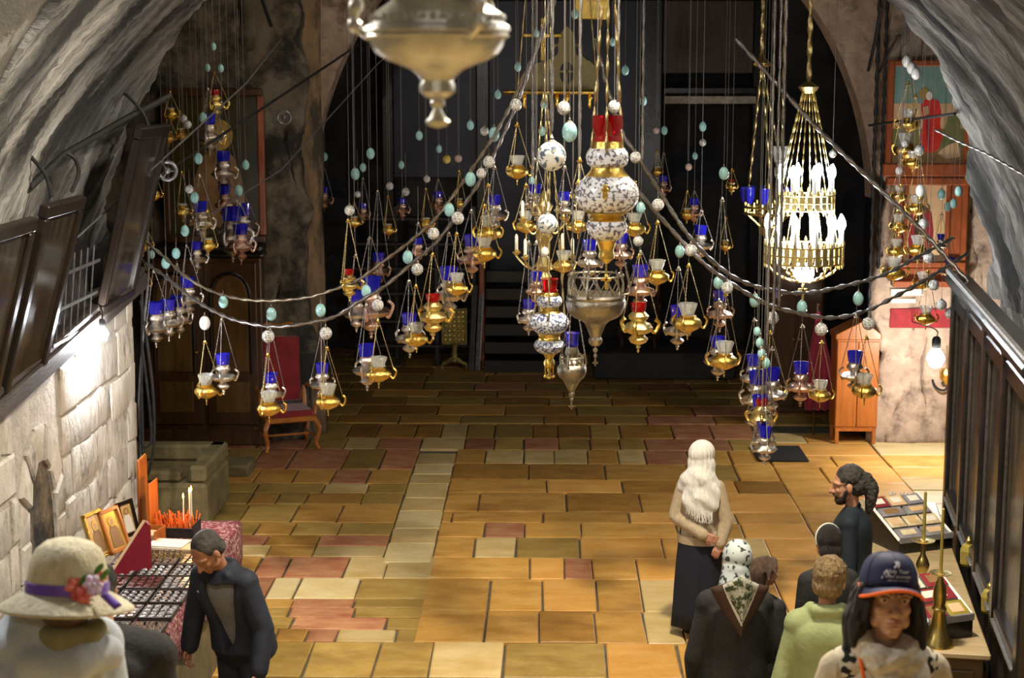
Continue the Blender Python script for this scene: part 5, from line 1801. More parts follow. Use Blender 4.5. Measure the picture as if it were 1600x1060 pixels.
# ================================================================== right side of the hall
root = thing('orange_cupboard', 'small orange wooden cupboard on legs with gabled top, at right', 'cupboard', (P(1328, 680, 20.9).x, 20.75, 0))
W, D = .54, .42
m = MB()
m.box((0, 0, .78), (W, D, 1.16), .012)
m.build('body', 'orange_wood', root, False)
MB().prism([(-W / 2 - .02, 1.36), (W / 2 + .02, 1.36), (W / 2 + .02, 1.42), (.06, 1.60), (-W / 2 - .02, 1.42)], -D / 2 - .02, D / 2, .01).build('gable_top', 'orange_wood', root, False)
for sx in (-1, 1):
    m = MB()
    m.box((sx * W / 4, -D / 2 - .008, .78), (W / 2 - .012, .02, 1.10), .006)
    d = m.build('door', 'orange_wood', root, False)
    MB().sphere((sx * .03, -D / 2 - .03, .85), .012, 8, 5).build('knob', 'old_brass', d)
    for sy in (-1, 1):
        m = MB()
        m.box((sx * (W / 2 - .035), sy * (D / 2 - .03), .10), (.05, .05, .20), .006)
        m.build('leg', 'orange_wood', root, False)
m = MB()
m.box((0, -D / 2 + .02, .19), (W - .1, .03, .05), .006)
m.build('apron', 'orange_wood', root, False)

p = P(1276, 600, 20.95)
root = thing('red_curtain', 'crimson cloth hanging in folds beside the orange cupboard', 'curtain', (p.x, 21.0, 0))
vs, fs = [], []
ztop = P(1275, 487, 21).z
for j in range(13):
    t = j / 12
    z = ztop - (ztop - .35) * t
    hw = .02 + .17 * min(1, t * 1.5)
    for i in range(17):
        u_ = i / 16 * 2 - 1
        vs.append((u_ * hw + .05 * t, -.05 * math.cos(i * 1.6 + t) * min(1, .3 + t), z))
for j in range(12):
    for i in range(16):
        fs.append((j * 17 + i, j * 17 + i + 1, (j + 1) * 17 + i + 1, (j + 1) * 17 + i))
m = MB()
m.add(vs, fs)
o = m.build('cloth', 'curtain_red', root, True, None)
o.modifiers.new('solid', 'SOLIDIFY').thickness = .01
m = MB().tube([(0, .08, 0.0), (0, .08, ztop + .06)], .015, 8)
m.sphere((0, .08, ztop + .08), .03, 8, 6)
m.build('pole', 'cupboard_wood', root)
root = thing('dark_cabinet', 'dark brown cabinet behind the crimson cloth', 'cabinet', (P(1240, 600, 22.6).x, 22.7, 0))
m = MB()
m.box((0, 0, 1.05), (.75, .45, 2.1), .02)
m.build('body', 'cupboard_wood', root, False)
m = MB()
m.box((0, 0, 2.13), (.85, .53, .08), .02)
m.build('cornice', 'cupboard_wood', root, False)
for sx in (-1, 1):
    m = MB()
    m.box((sx * .18, -.235, 1.05), (.33, .03, 1.9), .01)
    d = m.build('door', 'cupboard_wood', root, False)
    MB().sphere((sx * .04, -.26, 1.05), .018, 8, 5).build('knob', 'old_brass', d)

# icon of a standing saint in red, on the right wall
IY = 20.5
ax, az = P(1391, 255, IY).x, P(1391, 255, IY).z
bx, bz = P(1512, 104, IY).x, P(1512, 104, IY).z
root = thing('saint_icon', 'large icon of a standing saint in red under a teal sky', 'icon', ((ax + bx) / 2, IY, az))
W, H = bx - ax, bz - az
for (za, zb, mt) in ((.0, .16, 'icon_brown'), (.16, .36, 'icon_green'), (.36, .62, 'icon_peach'), (.62, 1.0, 'icon_teal')):
    m = MB()
    m.box((0, 0, (za + zb) / 2 * H), (W, .03, (zb - za) * H + .002))
    m.build('painted_field', mt, root, False)
q = lambda px, py: (P(px, py, IY).x - (ax + bx) / 2, P(px, py, IY).z - az)


def painted(pts, mt, name, y=-.022):
    MB().prism([q(*p_) for p_ in pts], y, -.005).build(name, mt, root, False)


painted([(1441, 238), (1437, 215), (1442, 190), (1438, 165), (1444, 156), (1456, 154), (1466, 158), (1470, 175), (1468, 195), (1472, 215), (1466, 232), (1458, 238)], 'icon_red', 'painted_robe')
painted([(1446, 200), (1445, 172), (1452, 172), (1453, 235), (1449, 236)], 'icon_dkred', 'painted_fold', -.026)
painted([(1443 + 8 * math.cos(t * .5236), 146 + 9 * math.sin(t * .5236)) for t in range(12)], 'icon_gold', 'painted_halo')
painted([(1451 + 5 * math.cos(t * .5236), 150 + 7 * math.sin(t * .5236)) for t in range(12)], 'icon_white', 'painted_head', -.027)
painted([(1441, 168), (1450, 165), (1451, 178), (1443, 182)], 'icon_skin', 'painted_hand', -.028)
painted([(1465, 240), (1472, 232), (1484, 225), (1496, 222), (1500, 245), (1478, 248)], 'icon_peach', 'painted_rock')
painted([(1476, 205), (1480, 182), (1490, 175), (1500, 178), (1500, 215)], 'icon_green', 'painted_tree')
for c, s_ in (((-W / 2 - .03, -.01, H / 2), (.08, .09, H + .16)), ((W / 2 + .03, -.01, H / 2), (.08, .09, H + .16)), ((0, -.01, H + .04), (W, .09, .08)), ((0, -.02, -.08), (W + .2, .14, .16)), ((0, -.03, -.22), (W + .1, .12, .10))):
    m = MB()
    m.box(c, s_, .015)
    m.build('frame_rail', 'frame_wood', root, False)

# panelled shrine below with a smaller icon
ax, az = P(1396, 447, IY).x, P(1396, 447, IY).z
bx, bz = P(1512, 278, IY).x, P(1512, 278, IY).z
root = thing('wall_shrine', 'reddish wooden shrine with an icon, below the large saint icon', 'shrine', ((ax + bx) / 2, IY, az))
W, H = bx - ax, bz - az
m = MB()
m.box((0, .03, H / 2), (W, .06, H))
m.build('back_board', 'frame_wood', root, False)
MB().prism([q(1411, 410), q(1479, 410), q(1479, 286), q(1411, 286)], -.012, .01).build('icon_field', 'icon_peach', root, False)
painted([(1420, 405), (1418, 370), (1420, 340), (1428, 322), (1442, 318), (1455, 332), (1458, 362), (1454, 405)], 'icon_dkred', 'painted_robe')
painted([(1428, 360), (1430, 338), (1441, 336), (1444, 362), (1440, 380), (1430, 380)], 'icon_dark', 'painted_tunic', -.027)
painted([(1438 + 11 * math.cos(t * .5236), 312 + 12 * math.sin(t * .5236)) for t in range(12)], 'icon_gold', 'painted_halo', -.024)
painted([(1438 + 5 * math.cos(t * .5236), 313 + 7 * math.sin(t * .5236)) for t in range(12)], 'icon_skin', 'painted_head', -.029)
painted([(1462, 392), (1462, 345), (1464, 338), (1468, 335), (1473, 338), (1475, 345), (1475, 392)], 'icon_ground', 'painted_arch', -.016)
for c, s_ in (((-W / 2 + .03, -.03, H / 2), (.07, .10, H)), ((W / 2 - .03, -.03, H / 2), (.07, .10, H)), ((0, -.03, H - .03), (W, .10, .07)), ((0, -.04, .28), (W, .14, .07)), ((0, -.04, .04), (W + .06, .20, .08)), ((W * .23, -.03, H / 2 + .15), (.05, .08, H - .45)), ((-W / 2 + .11, -.03, H / 2 + .15), (.05, .08, H - .45))):
    m = MB()
    m.box(c, s_, .012)
    m.build('frame_rail', 'frame_wood', root, False)
m = MB()
m.box((0, -.01, .15), (W - .1, .04, .16), .01)
m.build('lower_panel', 'frame_wood', root, False)
a, b = P(1394, 464, 20.5), P(1446, 453, 20.5)
m = MB()
m.box(((a.x + b.x) / 2, 20.62, (a.z + b.z) / 2), (b.x - a.x, .05, b.z - a.z), .008)
m.box(((a.x + b.x) / 2 - .04, 20.62, (a.z + b.z) / 2 - .11), (b.x - a.x - .1, .05, .06), .008)
tag(m.build('pale_board', 'paper'), 'pale board fixed to the wall under the shrine', 'board')
a, b = P(1392, 515, 20.5), P(1500, 484, 20.5)
m = MB()
m.box(((a.x + b.x) / 2, 20.66, (a.z + b.z) / 2), (b.x - a.x, .12, b.z - a.z), .015)
tag(m.build('brown_shelf_board', 'chair_velvet'), 'dark reddish board across the right wall below the pale one', 'board')

# bundle of black straps on the right wall
root = thing('strap_bundle', 'black straps and cables bunched on the right stone wall', 'cable', P(1402, 540, 20.7))
for pts in ([(1368, 535), (1372, 548), (1385, 558), (1398, 560)], [(1398, 500), (1394, 535), (1402, 580), (1401, 598)], [(1410, 502), (1402, 535), (1396, 570), (1400, 590)], [(1416, 520), (1414, 545), (1404, 560)], [(1404, 500), (1400, 545), (1407, 585)], [(1390, 560), (1396, 575), (1402, 598)], [(1412, 540), (1406, 560), (1402, 575)]):
    MB().tube(catmull([P(x, y, 20.7) - root.location for x, y in pts], 6), .022, 6).build('strap', 'black_iron', root)
MB().sphere(P(1401, 570, 20.72) - root.location, (.08, .05, .2), 10, 8).build('knot', 'black_iron', root)
# brass wall lamp bracket
root = thing('wall_lamp', 'small brass wall lamp on a scrolled iron bracket below the right bulb', 'lamp', P(1474, 600, 20.5))
s = U(20.5)
MB().tube(catmull([(-12 * s, .3, 20 * s), (-13 * s, .1, 0), (-8 * s, 0, -8 * s), (2 * s, 0, -10 * s), (7 * s, 0, -3 * s), (3 * s, 0, 3 * s), (-3 * s, 0, 0)], 7), 2 * s, 6).build('bracket', 'black_iron', root)
MB().at((4 * s, 0, 0)).lathe([(2 * s, -2 * s), (5 * s, 2 * s), (10 * s, 10 * s), (11 * s, 18 * s), (8 * s, 24 * s)], 14).build('bowl', 'gold', root)
MB().tube([(4 * s, 0, 24 * s), (2 * s, 0, 60 * s)], .8 * s, 5).build('chain', 'chain_gold', root)

# doormat
p0, p1 = PZ(1175, 722), PZ(1248, 699)
m = MB()
m.box(((p0.x + p1.x) / 2 + .04, (p0.y + p1.y) / 2, .012), (.62, p1.y - p0.y, .018), .006)
root = tag(m.build('doormat', 'black_mat'), 'black ribbed doormat on the floor in front of the orange cupboard', 'mat')

# ================================================================== right: panelled screen, long table
TO = Vector((2.90, 10.35, 0))
TA = rad(-8.1)
TM = Matrix.Translation(TO) @ Matrix.Rotation(TA, 4, 'Z')
TI = TM.inverted()
TZ = .90
root = thing('long_table', 'long wooden table with pale top along the panelled screen', 'table', TO, TA)
m = MB()
m.box((-.30, 1.95, TZ - .02), (.68, 3.95, .04), .008)
m.build('tabletop', 'table_wood', root, False)
for k, (c, s_) in enumerate((((-.31, .03, .45), (.62, .03, .84)), ((-.31, 3.86, .45), (.62, .03, .84)), ((-.61, 1.95, .45), (.03, 3.8, .84)))):
    m = MB()
    m.box(c, s_, .006)
    m.build('side_panel', 'table_side', root, False)
# two drawers in the near end
for z in (.62,):
    m = MB()
    m.box((-.31, .008, z), (.5, .02, .3), .006)
    d = m.build('drawer', 'table_side', root, False)
    MB().sphere((-.31, -.015, z), .018, 8, 6).build('knob', 'old_brass', d)

root = thing('panelled_screen', 'dark panelled wooden screen receding along the right side', 'screen', TO, TA)
SL = 3.95
posts = [0.0 - .62, .55, 1.62, 2.75, 3.86]
for yy_ in posts:
    m = MB()
    m.box((.16, yy_, 1.46), (.13, .15, 2.92), .015)
    m.build('post', 'black_wood', root, False)
for a, b in zip(posts[:-1], posts[1:]):
    m = MB()
    m.box((.17, (a + b) / 2, 1.55), (.03, b - a - .14, 2.3))
    pnl = m.build('panel', 'panel_wood', root, False)
    for zc, hh in ((.42, .2), (1.02, .10), (2.72, .14)):
        m = MB()
        m.box((.15, (a + b) / 2, zc), (.09, b - a - .14, hh), .015)
        m.build('rail', 'black_wood', root, False)
    for e in (a + .105, b - .105):
        m = MB()
        m.box((.145, e, 1.85), (.03, .03, 1.6), .01)
        m.build('moulding', 'beam_wood', pnl, False)
    m = MB()
    m.box((.10, (a + b) / 2, .985), (.03, b - a - .18, .02), .004)
    m.build('ledge', 'grey_iron', root, False)
m = MB()
m.box((.15, 1.62, 2.90), (.22, 4.7, .08), .02)
m.build('cornice', 'black_wood', root, False)
m = MB()
m.box((.07, 1.62, 2.97), (.05, 4.7, .04), .01)
m.build('cornice_edge', 'grey_iron', root, False)


def on_table(px, py, z=TZ):
    return PZ(px, py, z)


# three dark lanterns along the foot of the screen
for i, (px, py) in enumerate(((1512, 884), (1546, 958), (1590, 1032))):
    p = on_table(px, py)
    root = thing('dark_lantern', 'dark bronze hexagonal lamp at the foot of the screen, %s' % ['farthest', 'middle one', 'nearest'][i], 'lantern', p, .3, 'dark lamps at the foot of the screen')
    MB().lathe([(.05, 0), (.066, .02), (.07, .12), (.05, .16), (.03, .175)], 6).build('body', 'old_brass' if 0 else 'book_ochre', root, False)
    MB().lathe([(.03, .17), (.02, .19), (.028, .205), (.014, .22), (.004, .24)], 8).build('cap', 'old_brass', root)


# slanted displays of books
def display(p, rz, w, d, tilt, label, rows, h0=.05):
    root = thing('book_stand', label, 'stand', p, rz)
    h1 = h0 + d * math.tan(tilt)
    m = MB()
    m.add([(-w / 2, 0, 0), (w / 2, 0, 0), (w / 2, d, 0), (-w / 2, d, 0), (-w / 2, 0, h0), (w / 2, 0, h0), (w / 2, d, h1), (-w / 2, d, h1)], [(0, 3, 2, 1), (4, 5, 6, 7), (0, 1, 5, 4), (1, 2, 6, 5), (2, 3, 7, 6), (3, 0, 4, 7)])
    m.build('wedge', 'black_wood', root, False)
    for sx in (-1, 1):
        m = MB()
        m.tube([(sx * w / 2, -.005, h0 + .012), (sx * w / 2, d, h1 + .012)], .012, 6)
        m.build('edge_rail', 'white_plastic', root)
    m = MB()
    m.box((0, -.01, h0 + .015), (w, .02, .05), .004)
    m.build('lip', 'book_grey', root, False)
    Mw = Matrix.Translation(p) @ Matrix.Rotation(rz, 4, 'Z')
    n = 0
    for (t0, t1, items) in rows:
        for (u0, u1, mt, lab) in items:
            cx, ct = (u0 + u1) / 2 * w, (t0 + t1) / 2 * d
            loc = Mw @ Vector((cx, ct, h0 + ct * math.tan(tilt) + .004))
            bw, bd = (u1 - u0) * w * .96, (t1 - t0) * d / math.cos(tilt) * .95
            b = thing('book', lab, 'book', loc, 0)
            b.rotation_euler = (Matrix.Rotation(rz, 4, 'Z') @ Matrix.Rotation(tilt, 4, 'X')).to_euler()
            m = MB()
            m.box((0, 0, .012), (bw - .008, bd - .008, .016))
            m.build('pages', 'paper', b, False)
            m = MB()
            m.box((0, 0, .022), (bw, bd, .005), .002)
            m.build('cover', mt, b, False)
            if R.random() < .8:
                m = MB()
                m.box((0, bd * .05, .0252), (bw * .6, bd * .55, .002))
                m.build('cover_picture', R.choice(['icon_peach', 'paper', 'icon_brown', 'book_cream', 'icon_ground']), b, False)
    return root


p = on_table(1446, 862)
display(p, rad(22), .50, .50, rad(24), 'black slanted book stand with pale rails at far end of table', [
    (.02, .24, [(-.48, -.02, 'book_grey', 'grey booklet lowest left on the far book stand'), (.0, .46, 'book_grey', 'grey booklet lowest right on the far book stand')]),
    (.26, .50, [(-.48, -.18, 'book_cream', 'cream book left in the second row of the far stand'), (-.16, .14, 'book_cream', 'cream book centred in the second row of the far stand'), (.16, .48, 'book_cream', 'cream book right in the second row of the far stand')]),
    (.52, .72, [(-.48, -.02, 'book_grey', 'grey picture book left in the third row of the far stand'), (.0, .46, 'book_grey', 'grey picture book right in the third row of the far stand')]),
    (.74, .98, [(-.48, -.18, 'book_red', 'red picture book top left on the far stand'), (-.16, .14, 'icon_peach', 'peach picture book top centre on the far stand'), (.16, .48, 'book_grey', 'grey picture book top right on the far stand')])], .10)
p = on_table(1484, 1000)
display(p, rad(22), .36, .40, rad(26), 'dark slanted book stand at near end of table', [
    (.0, .36, [(-.48, -.02, 'book_red', 'dark red book lowest left on the near stand'), (.0, .48, 'book_ochre', 'ochre yellow book lowest right on the near stand')]),
    (.38, .66, [(-.46, .46, 'book_red', 'wide red glossy book across the middle of the near stand')]),
    (.68, .99, [(-.50, -.04, 'paper', 'white booklet top left on the near stand'), (-.01, .48, 'book_red', 'red and white book top right on the near stand')])], .13)

p = on_table(1379, 808)
root = thing('metal_bowl', 'shallow metal bowl of scraps at far end of table', 'bowl', p)
MB().lathe([(.04, 0), (.06, .01), (.10, .05), (.115, .085), (.108, .085), (.09, .05), (.03, .02)], 20).build('bowl', 'cream_silver', root)
m = MB()
for k in range(14):
    a = R.uniform(0, 6.28)
    m.at((R.uniform(0, .07) * math.cos(a), R.uniform(0, .07) * math.sin(a), .06), (R.uniform(-1, 1), R.uniform(-1, 1), a)).box((0, 0, 0), (.05, .03, .012), .003)
o = m.build('scraps', 'paper', root, False)
o['kind'] = 'stuff'
p = on_table(1410, 800)
root = thing('candle_tray', 'wooden tray of thin pale candles behind the far book stand', 'tray', p + Vector((0, .1, 0)), TA)
m = MB()
m.box((0, 0, .03), (.28, .14, .06), .006)
m.build('tray', 'table_side', root, False)
m = MB()
for k in range(22):
    x, y = -.12 + .0115 * k, R.uniform(-.05, .05)
    m.tube([(x, y, .05), (x + R.uniform(-.03, .03), y - .03, .13 + R.uniform(0, .03))], .0055, 5)
o = m.build('candles', 'white_wax', root)
o['kind'] = 'stuff'
p = on_table(1388, 842)
m = MB()
m.box((0, 0, .009), (.13, .065, .018), .005)
root = thing('dark_phone', 'dark phone lying on the table left of the far book stand', 'phone', p, rad(-20))
m.build('case', 'black_wood', root, False)
MB().box((0, 0, .0185), (.115, .055, .001)).build('screen', 'dark_glass', root, False)


def candlestick(base, ytop, ydisc, label, prof):
    p = on_table(*base)
    s = U(p.y)
    root = thing('brass_candlestick', label, 'candlestick', p)
    by = base[1]
    f = 1.05
    MB().lathe([(w * s, (by - y) * s * f) for y, w in prof], 20).build('stem', 'old_brass', root)
    zd = (by - ydisc) * s * f
    MB().lathe([(4 * s, zd - 2 * s), (17 * s, zd - .5 * s), (18 * s, zd + 1.2 * s), (15 * s, zd + .6 * s), (7 * s, zd), (7 * s, zd + 2 * s), (4 * s, zd + 2 * s)], 24).build('drip_pan', 'pale_gold', root)
    MB().lathe([(2.8 * s, zd), (2.4 * s, (by - ytop) * s * f), (.5 * s, (by - ytop + 2) * s * f)], 10).build('candle', 'book_ochre', root)
    return root


candlestick((1440, 922), 770, 845, 'brass candlestick with drip pan and thin candle, farther of two', [(922, 17), (918, 17), (914, 9), (908, 5), (898, 5), (890, 9), (882, 11), (874, 8), (866, 4), (856, 4), (846, 3)])
candlestick((1465, 1008), 795, 895, 'brass candlestick with drip pan and thin candle, nearer of two', [(1008, 26), (1002, 25), (992, 18), (975, 13), (955, 10), (950, 12), (945, 9), (932, 11), (918, 10), (905, 5), (896, 3)])

# ================================================================== left: stall table with goods
LX0, LX1, LY0, LY1, LZ = -3.36, -2.58, 9.9, 13.45, .90
root = thing('stall_table', 'stall table under the red patterned cloth at the left', 'table', ((LX0 + LX1) / 2, (LY0 + LY1) / 2, 0))
m = MB()
m.box((0, 0, LZ - .035), (LX1 - LX0, LY1 - LY0, .05), .008)
m.build('tabletop', 'table_wood', root, False)
for sx in (-1, 1):
    for sy in (-1, 1):
        m = MB()
        m.box((sx * .36, sy * 1.68, .43), (.07, .07, .86), .008)
        m.build('leg', 'table_side', root, False)
m = MB()
m.box((.37, 0, .42), (.03, 3.3, .82))
m.build('front_board', 'block_stone', root, False)
vs, fs = [], []
ny = 40
prof = [(LX0, 0.0), (LX0 + .4, 0.0), (LX1, 0.0), (LX1 + .02, -.02), (LX1 + .03, -.18), (LX1 + .035, -.34)]
for j in range(ny + 1):
    y = LY0 - .03 + (LY1 - LY0 + .06) * j / ny
    for k, (x, dz) in enumerate(prof):
        wv = .02 * math.sin(j * .9) * (k - 2) / 3 if k > 2 else 0
        vs.append((x + wv, y, LZ + .004 + dz + (.02 * math.sin(j * .7) if k == 5 else 0)))
for j in range(ny):
    for k in range(5):
        fs.append((j * 6 + k, j * 6 + k + 1, (j + 1) * 6 + k + 1, (j + 1) * 6 + k))
m = MB()
m.add(vs, fs)
o = m.build('tablecloth', 'cloth_red', None, True, 60)
sm = o.modifiers.new('solid', 'SOLIDIFY')
sm.thickness = .006
tag(o, 'dark red patterned cloth over the stall table', 'tablecloth')


def trinket_tray(x, y, w, d, mt, kind, n_, label):
    root = thing('trinket_tray', label, 'tray', (x, y, LZ + .008), R.uniform(-.04, .04), 'trays of trinkets on the stall')
    m = MB()
    m.box((0, 0, .006), (w, d, .012), .003)
    for sx in (-1, 1):
        m.box((sx * (w / 2 - .006), 0, .02), (.012, d, .03), .003)
        m.box((0, sx * (d / 2 - .006), .02), (w, .012, .03), .003)
    m.build('tray', 'dark_divider', root, False)
    m = MB()
    for i in range(n_[0]):
        for j in range(n_[1]):
            cx = -w / 2 + w * (i + .5) / n_[0]
            cy = -d / 2 + d * (j + .5) / n_[1]
            if kind == 'box':
                m.box((cx, cy, .022 + R.uniform(0, .01)), (w / n_[0] * .72, d / n_[1] * .72, .02), .004)
            elif kind == 'round':
                m.sphere((cx, cy, .022), (w / n_[0] * .4, d / n_[1] * .4, .014), 6, 4)
            else:
                m.at((cx, cy, .02), (rad(R.uniform(10, 40)), 0, 0)).box((0, 0, 0), (w / n_[0] * .8, d / n_[1] * .8, .006))
                m.at()
    o = m.build('goods', mt, root, False)
    o['kind'] = 'stuff'


rows = [(10.25, 'trinket_0', 'card'), (10.62, 'trinket_2', 'card'), (10.98, 'trinket_0', 'box'), (11.32, 'trinket_1', 'round'), (11.64, 'trinket_5', 'box'), (11.95, 'trinket_0', 'round'), (12.24, 'trinket_3', 'box')]
for r_, (y, mt, kd) in enumerate(rows):
    for c_ in range(3):
        x = LX0 + .16 + .255 * c_
        trinket_tray(x, y, .235, .28, mt if (r_ + c_) % 3 else 'trinket_%d' % ((r_ + c_) % 6), kd, (4, 4) if kd != 'card' else (3, 4),
                     '%s tray of small %s on the stall, %s row from front' % (['left', 'middle', 'right'][c_], {'box': 'boxes', 'round': 'beads', 'card': 'white cards'}[kd], ORD[r_]))


# icons leaning at the back of the stall
def stall_icon(px, py, w, h, rz, lean, label, frame, field, robe):
    p = PZ(px, py, LZ + .006)
    root = thing('small_icon', label, 'icon', p, 0)
    root.rotation_euler = (Matrix.Rotation(rz, 4, 'Z') @ Matrix.Rotation(-lean, 4, 'X')).to_euler()
    m = MB()
    m.box((0, .012, h / 2), (w, .016, h))
    m.build('panel', field, root, False)
    for c, s_ in (((-w / 2 + .015, 0, h / 2), (.03, .03, h)), ((w / 2 - .015, 0, h / 2), (.03, .03, h)), ((0, 0, .015), (w, .03, .03)), ((0, 0, h - .015), (w, .03, .03))):
        m = MB()
        m.box(c, s_, .005)
        m.build('frame_rail', frame, root, False)
    pl = [(-w * .26, h * .12), (w * .26, h * .12), (w * .22, h * .5), (w * .10, h * .62), (-w * .10, h * .62), (-w * .22, h * .5)]
    MB().prism(pl, -.001, .006).build('painted_robe', robe, root, False)
    MB().prism([(w * .16 * math.cos(t * .5236), h * .70 + w * .16 * math.sin(t * .5236)) for t in range(12)], -.002, .006).build('painted_halo', 'icon_gold', root, False)
    MB().prism([(w * .08 * math.cos(t * .5236), h * .69 + w * .10 * math.sin(t * .5236)) for t in range(12)], -.004, .006).build('painted_face', 'icon_skin', root, False)


stall_icon(163, 872, .26, .38, rad(74), rad(16), 'gilt framed icon at the back of the stall, nearest the wall', 'gold', 'icon_ground', 'icon_brown')
stall_icon(190, 862, .26, .36, rad(70), rad(20), 'painted icon with gold ground at the back of the stall', 'chair_wood', 'icon_gold', 'icon_brown')
stall_icon(206, 838, .2, .30, rad(66), rad(14), 'small icon with pale figures behind the maroon board', 'icon_wood', 'icon_ground', 'icon_white')
root = thing('maroon_board', 'maroon folding board with pale edges standing on the stall', 'board', PZ(198, 900, LZ + .008), rad(40))
MB().prism([(-.16, 0), (.20, 0), (.20, .36), (.16, .40)], -.012, .012, .004).build('leaf', 'red_board', root, False)
MB().tube([(-.16, -.004, .008), (.16, -.004, .405)], .013, 6).build('edge', 'icon_peach', root)
MB().at((.2, 0, 0), (0, 0, rad(70))).prism([(0, 0), (.22, 0), (.22, .34), (0, .36)], -.01, .01, .004).build('leaf', 'red_board', root, False)
# stacks of cards and pamphlets near the candles
for i, (px, py, w, d, h, mt, lb) in enumerate([(262, 858, .30, .22, .05, 'paper', 'pile of pale pamphlets in front of the candle box'), (236, 848, .16, .2, .12, 'orange_wood', 'small open orange box left of the candle box'), (300, 862, .18, .16, .04, 'book_cream', 'cream booklets right of the pamphlet pile'), (330, 858, .22, .16, .03, 'paper', 'white cards at the far right corner of the stall'), (262, 878, .26, .12, .05, 'trinket_4', 'row of small gilt bottles before the pamphlets')]):
    p = PZ(px, py, LZ + .008)
    p.x = min(p.x, LX1 - w / 2 - .01)
    if i == 4:
        for k in range(6):
            bt = tag(MB().lathe([(.015, 0), (.017, .06), (.007, .075), (.009, .095)], 8).build('gilt_bottle', mt), 'small gilt bottle, %s from left in the row before the pamphlets' % ORD[k], 'bottle', 'row of small gilt bottles on the stall')
            bt.location = p + Vector((-w / 2 + w * (k + .5) / 6, 0, 0))
        continue
    root = thing('pamphlet_pile' if i != 1 else 'orange_box', lb, 'papers' if i != 1 else 'box', p, rad(R.uniform(-15, 15)))
    n = 5
    if i in (0, 2, 3):
        for k in range(n):
            m = MB()
            m.box((R.uniform(-.01, .01), R.uniform(-.01, .01), h * (k + .5) / n), (w, d, h / n * .9), .001)
            m.build('pamphlet', mt if k < n - 1 else R.choice([mt, 'icon_peach', 'icon_white']), root, False)
    elif i == 1:
        m = MB()
        for c, s_ in (((0, 0, .005), (w, d, .01)), ((-w / 2, 0, h / 2), (.012, d, h)), ((w / 2, 0, h / 2), (.012, d, h)), ((0, d / 2, h / 2), (w, .012, h))):
            m.box(c, s_, .002)
        m.build('box', mt, root, False)
        MB().box((0, 0, .05), (w * .85, d * .8, .07), .005).build('contents', 'icon_peach', root, False)

# sand box of orange candles with three lit ones
p = PZ(274, 834, LZ + .006)
root = thing('candle_box', 'metal box crowded with orange candles, three of them lit', 'candle stand', p, rad(-4))
w, d = .36, .24
m = MB()
for c, s_ in (((0, 0, .01), (w, d, .02)), ((0, -d / 2, .04), (w, .012, .08)), ((0, d / 2, .05), (w, .012, .10)), ((w / 2, 0, .05), (.012, d, .10))):
    m.box(c, s_, .003)
m.build('tray', 'black_iron', root, False)
m = MB()
m.box((-w / 2, 0, .22), (.014, d, .44), .004)
m.build('side_plate', 'orange_wood', root, False)
m = MB()
m.box((0, 0, .035), (w - .03, d - .03, .03))
m.build('sand', 'block_stone', root, False)
m = MB()
for k in range(90):
    x, y = R.uniform(-w / 2 + .02, w / 2 - .02), R.uniform(-d / 2 + .02, d / 2 - .02)
    m.tube([(x, y, .03), (x + R.uniform(-.035, .035), y + R.uniform(-.03, .03), R.uniform(.12, .19))], .0055, 5)
o = m.build('unlit_candles', 'orange_wax', root)
o['kind'] = 'stuff'
for (x, y, z) in ((.07, .0, .30), (.115, .03, .34), (.145, -.02, .37)):
    cd = MB().tube([(x, y, .03), (x + .006, y, z)], .0065, 6).build('lit_candle', 'white_wax', root)
    MB().at((x + .006, y, z)).lathe([(.002, 0), (.009, .012), (.008, .022), (.002, .045)], 8).build('flame', 'flame', cd)
lamp('candle_light', p + Vector((.11, 0, .40)), 7.0, (1.0, .42, .13), .03)
m = MB()
m.box((-.30, .06, .30), (.03, .26, .62), .01)
o = m.build('orange_plank', 'orange_wood')
o.location = p + Vector((0, .1, 0))
tag(o, 'narrow orange plank standing left of the candle box', 'plank')
# ================================================================== people
def V(*a):
    return Vector(a)


def hand(mb, wrist, d, n, side, curl=0.5, s=1.0):
    d, n = Vector(d).normalized(), Vector(n).normalized()
    lat = d.cross(n).normalized() * side
    n = lat.cross(d).normalized() * side
    w = Vector(wrist)
    for t in (.02, .045, .07):
        mb.limb([w + d * t * s - lat * .024 * s, w + d * t * s + lat * .024 * s], [.016 * s, .016 * s], 8)
    for k, (off, ln) in enumerate(((.030, .068), (.010, .078), (-.011, .073), (-.031, .056))):
        b = w + d * .078 * s + lat * off * s
        p1 = b + (d * math.cos(curl * .5) + n * math.sin(curl * .5)) * ln * .45 * s
        p2 = p1 + (d * math.cos(curl * 1.4) + n * math.sin(curl * 1.4)) * ln * .32 * s
        p3 = p2 + (d * math.cos(curl * 2.1) + n * math.sin(curl * 2.1)) * ln * .26 * s
        mb.limb([w + d * .06 * s + lat * off * .9 * s, b, p1, p2, p3], [.010 * s, .0092 * s, .0085 * s, .0078 * s, .0068 * s], 8)
    t0 = w + d * .025 * s + lat * .022 * s
    t1 = t0 + (d * .55 + lat * .75 + n * .15).normalized() * .042 * s
    t2 = t1 + (d * .85 + lat * .25 + n * .3).normalized() * .032 * s
    mb.limb([t0, t1, t2], [.013 * s, .0105 * s, .008 * s], 8)


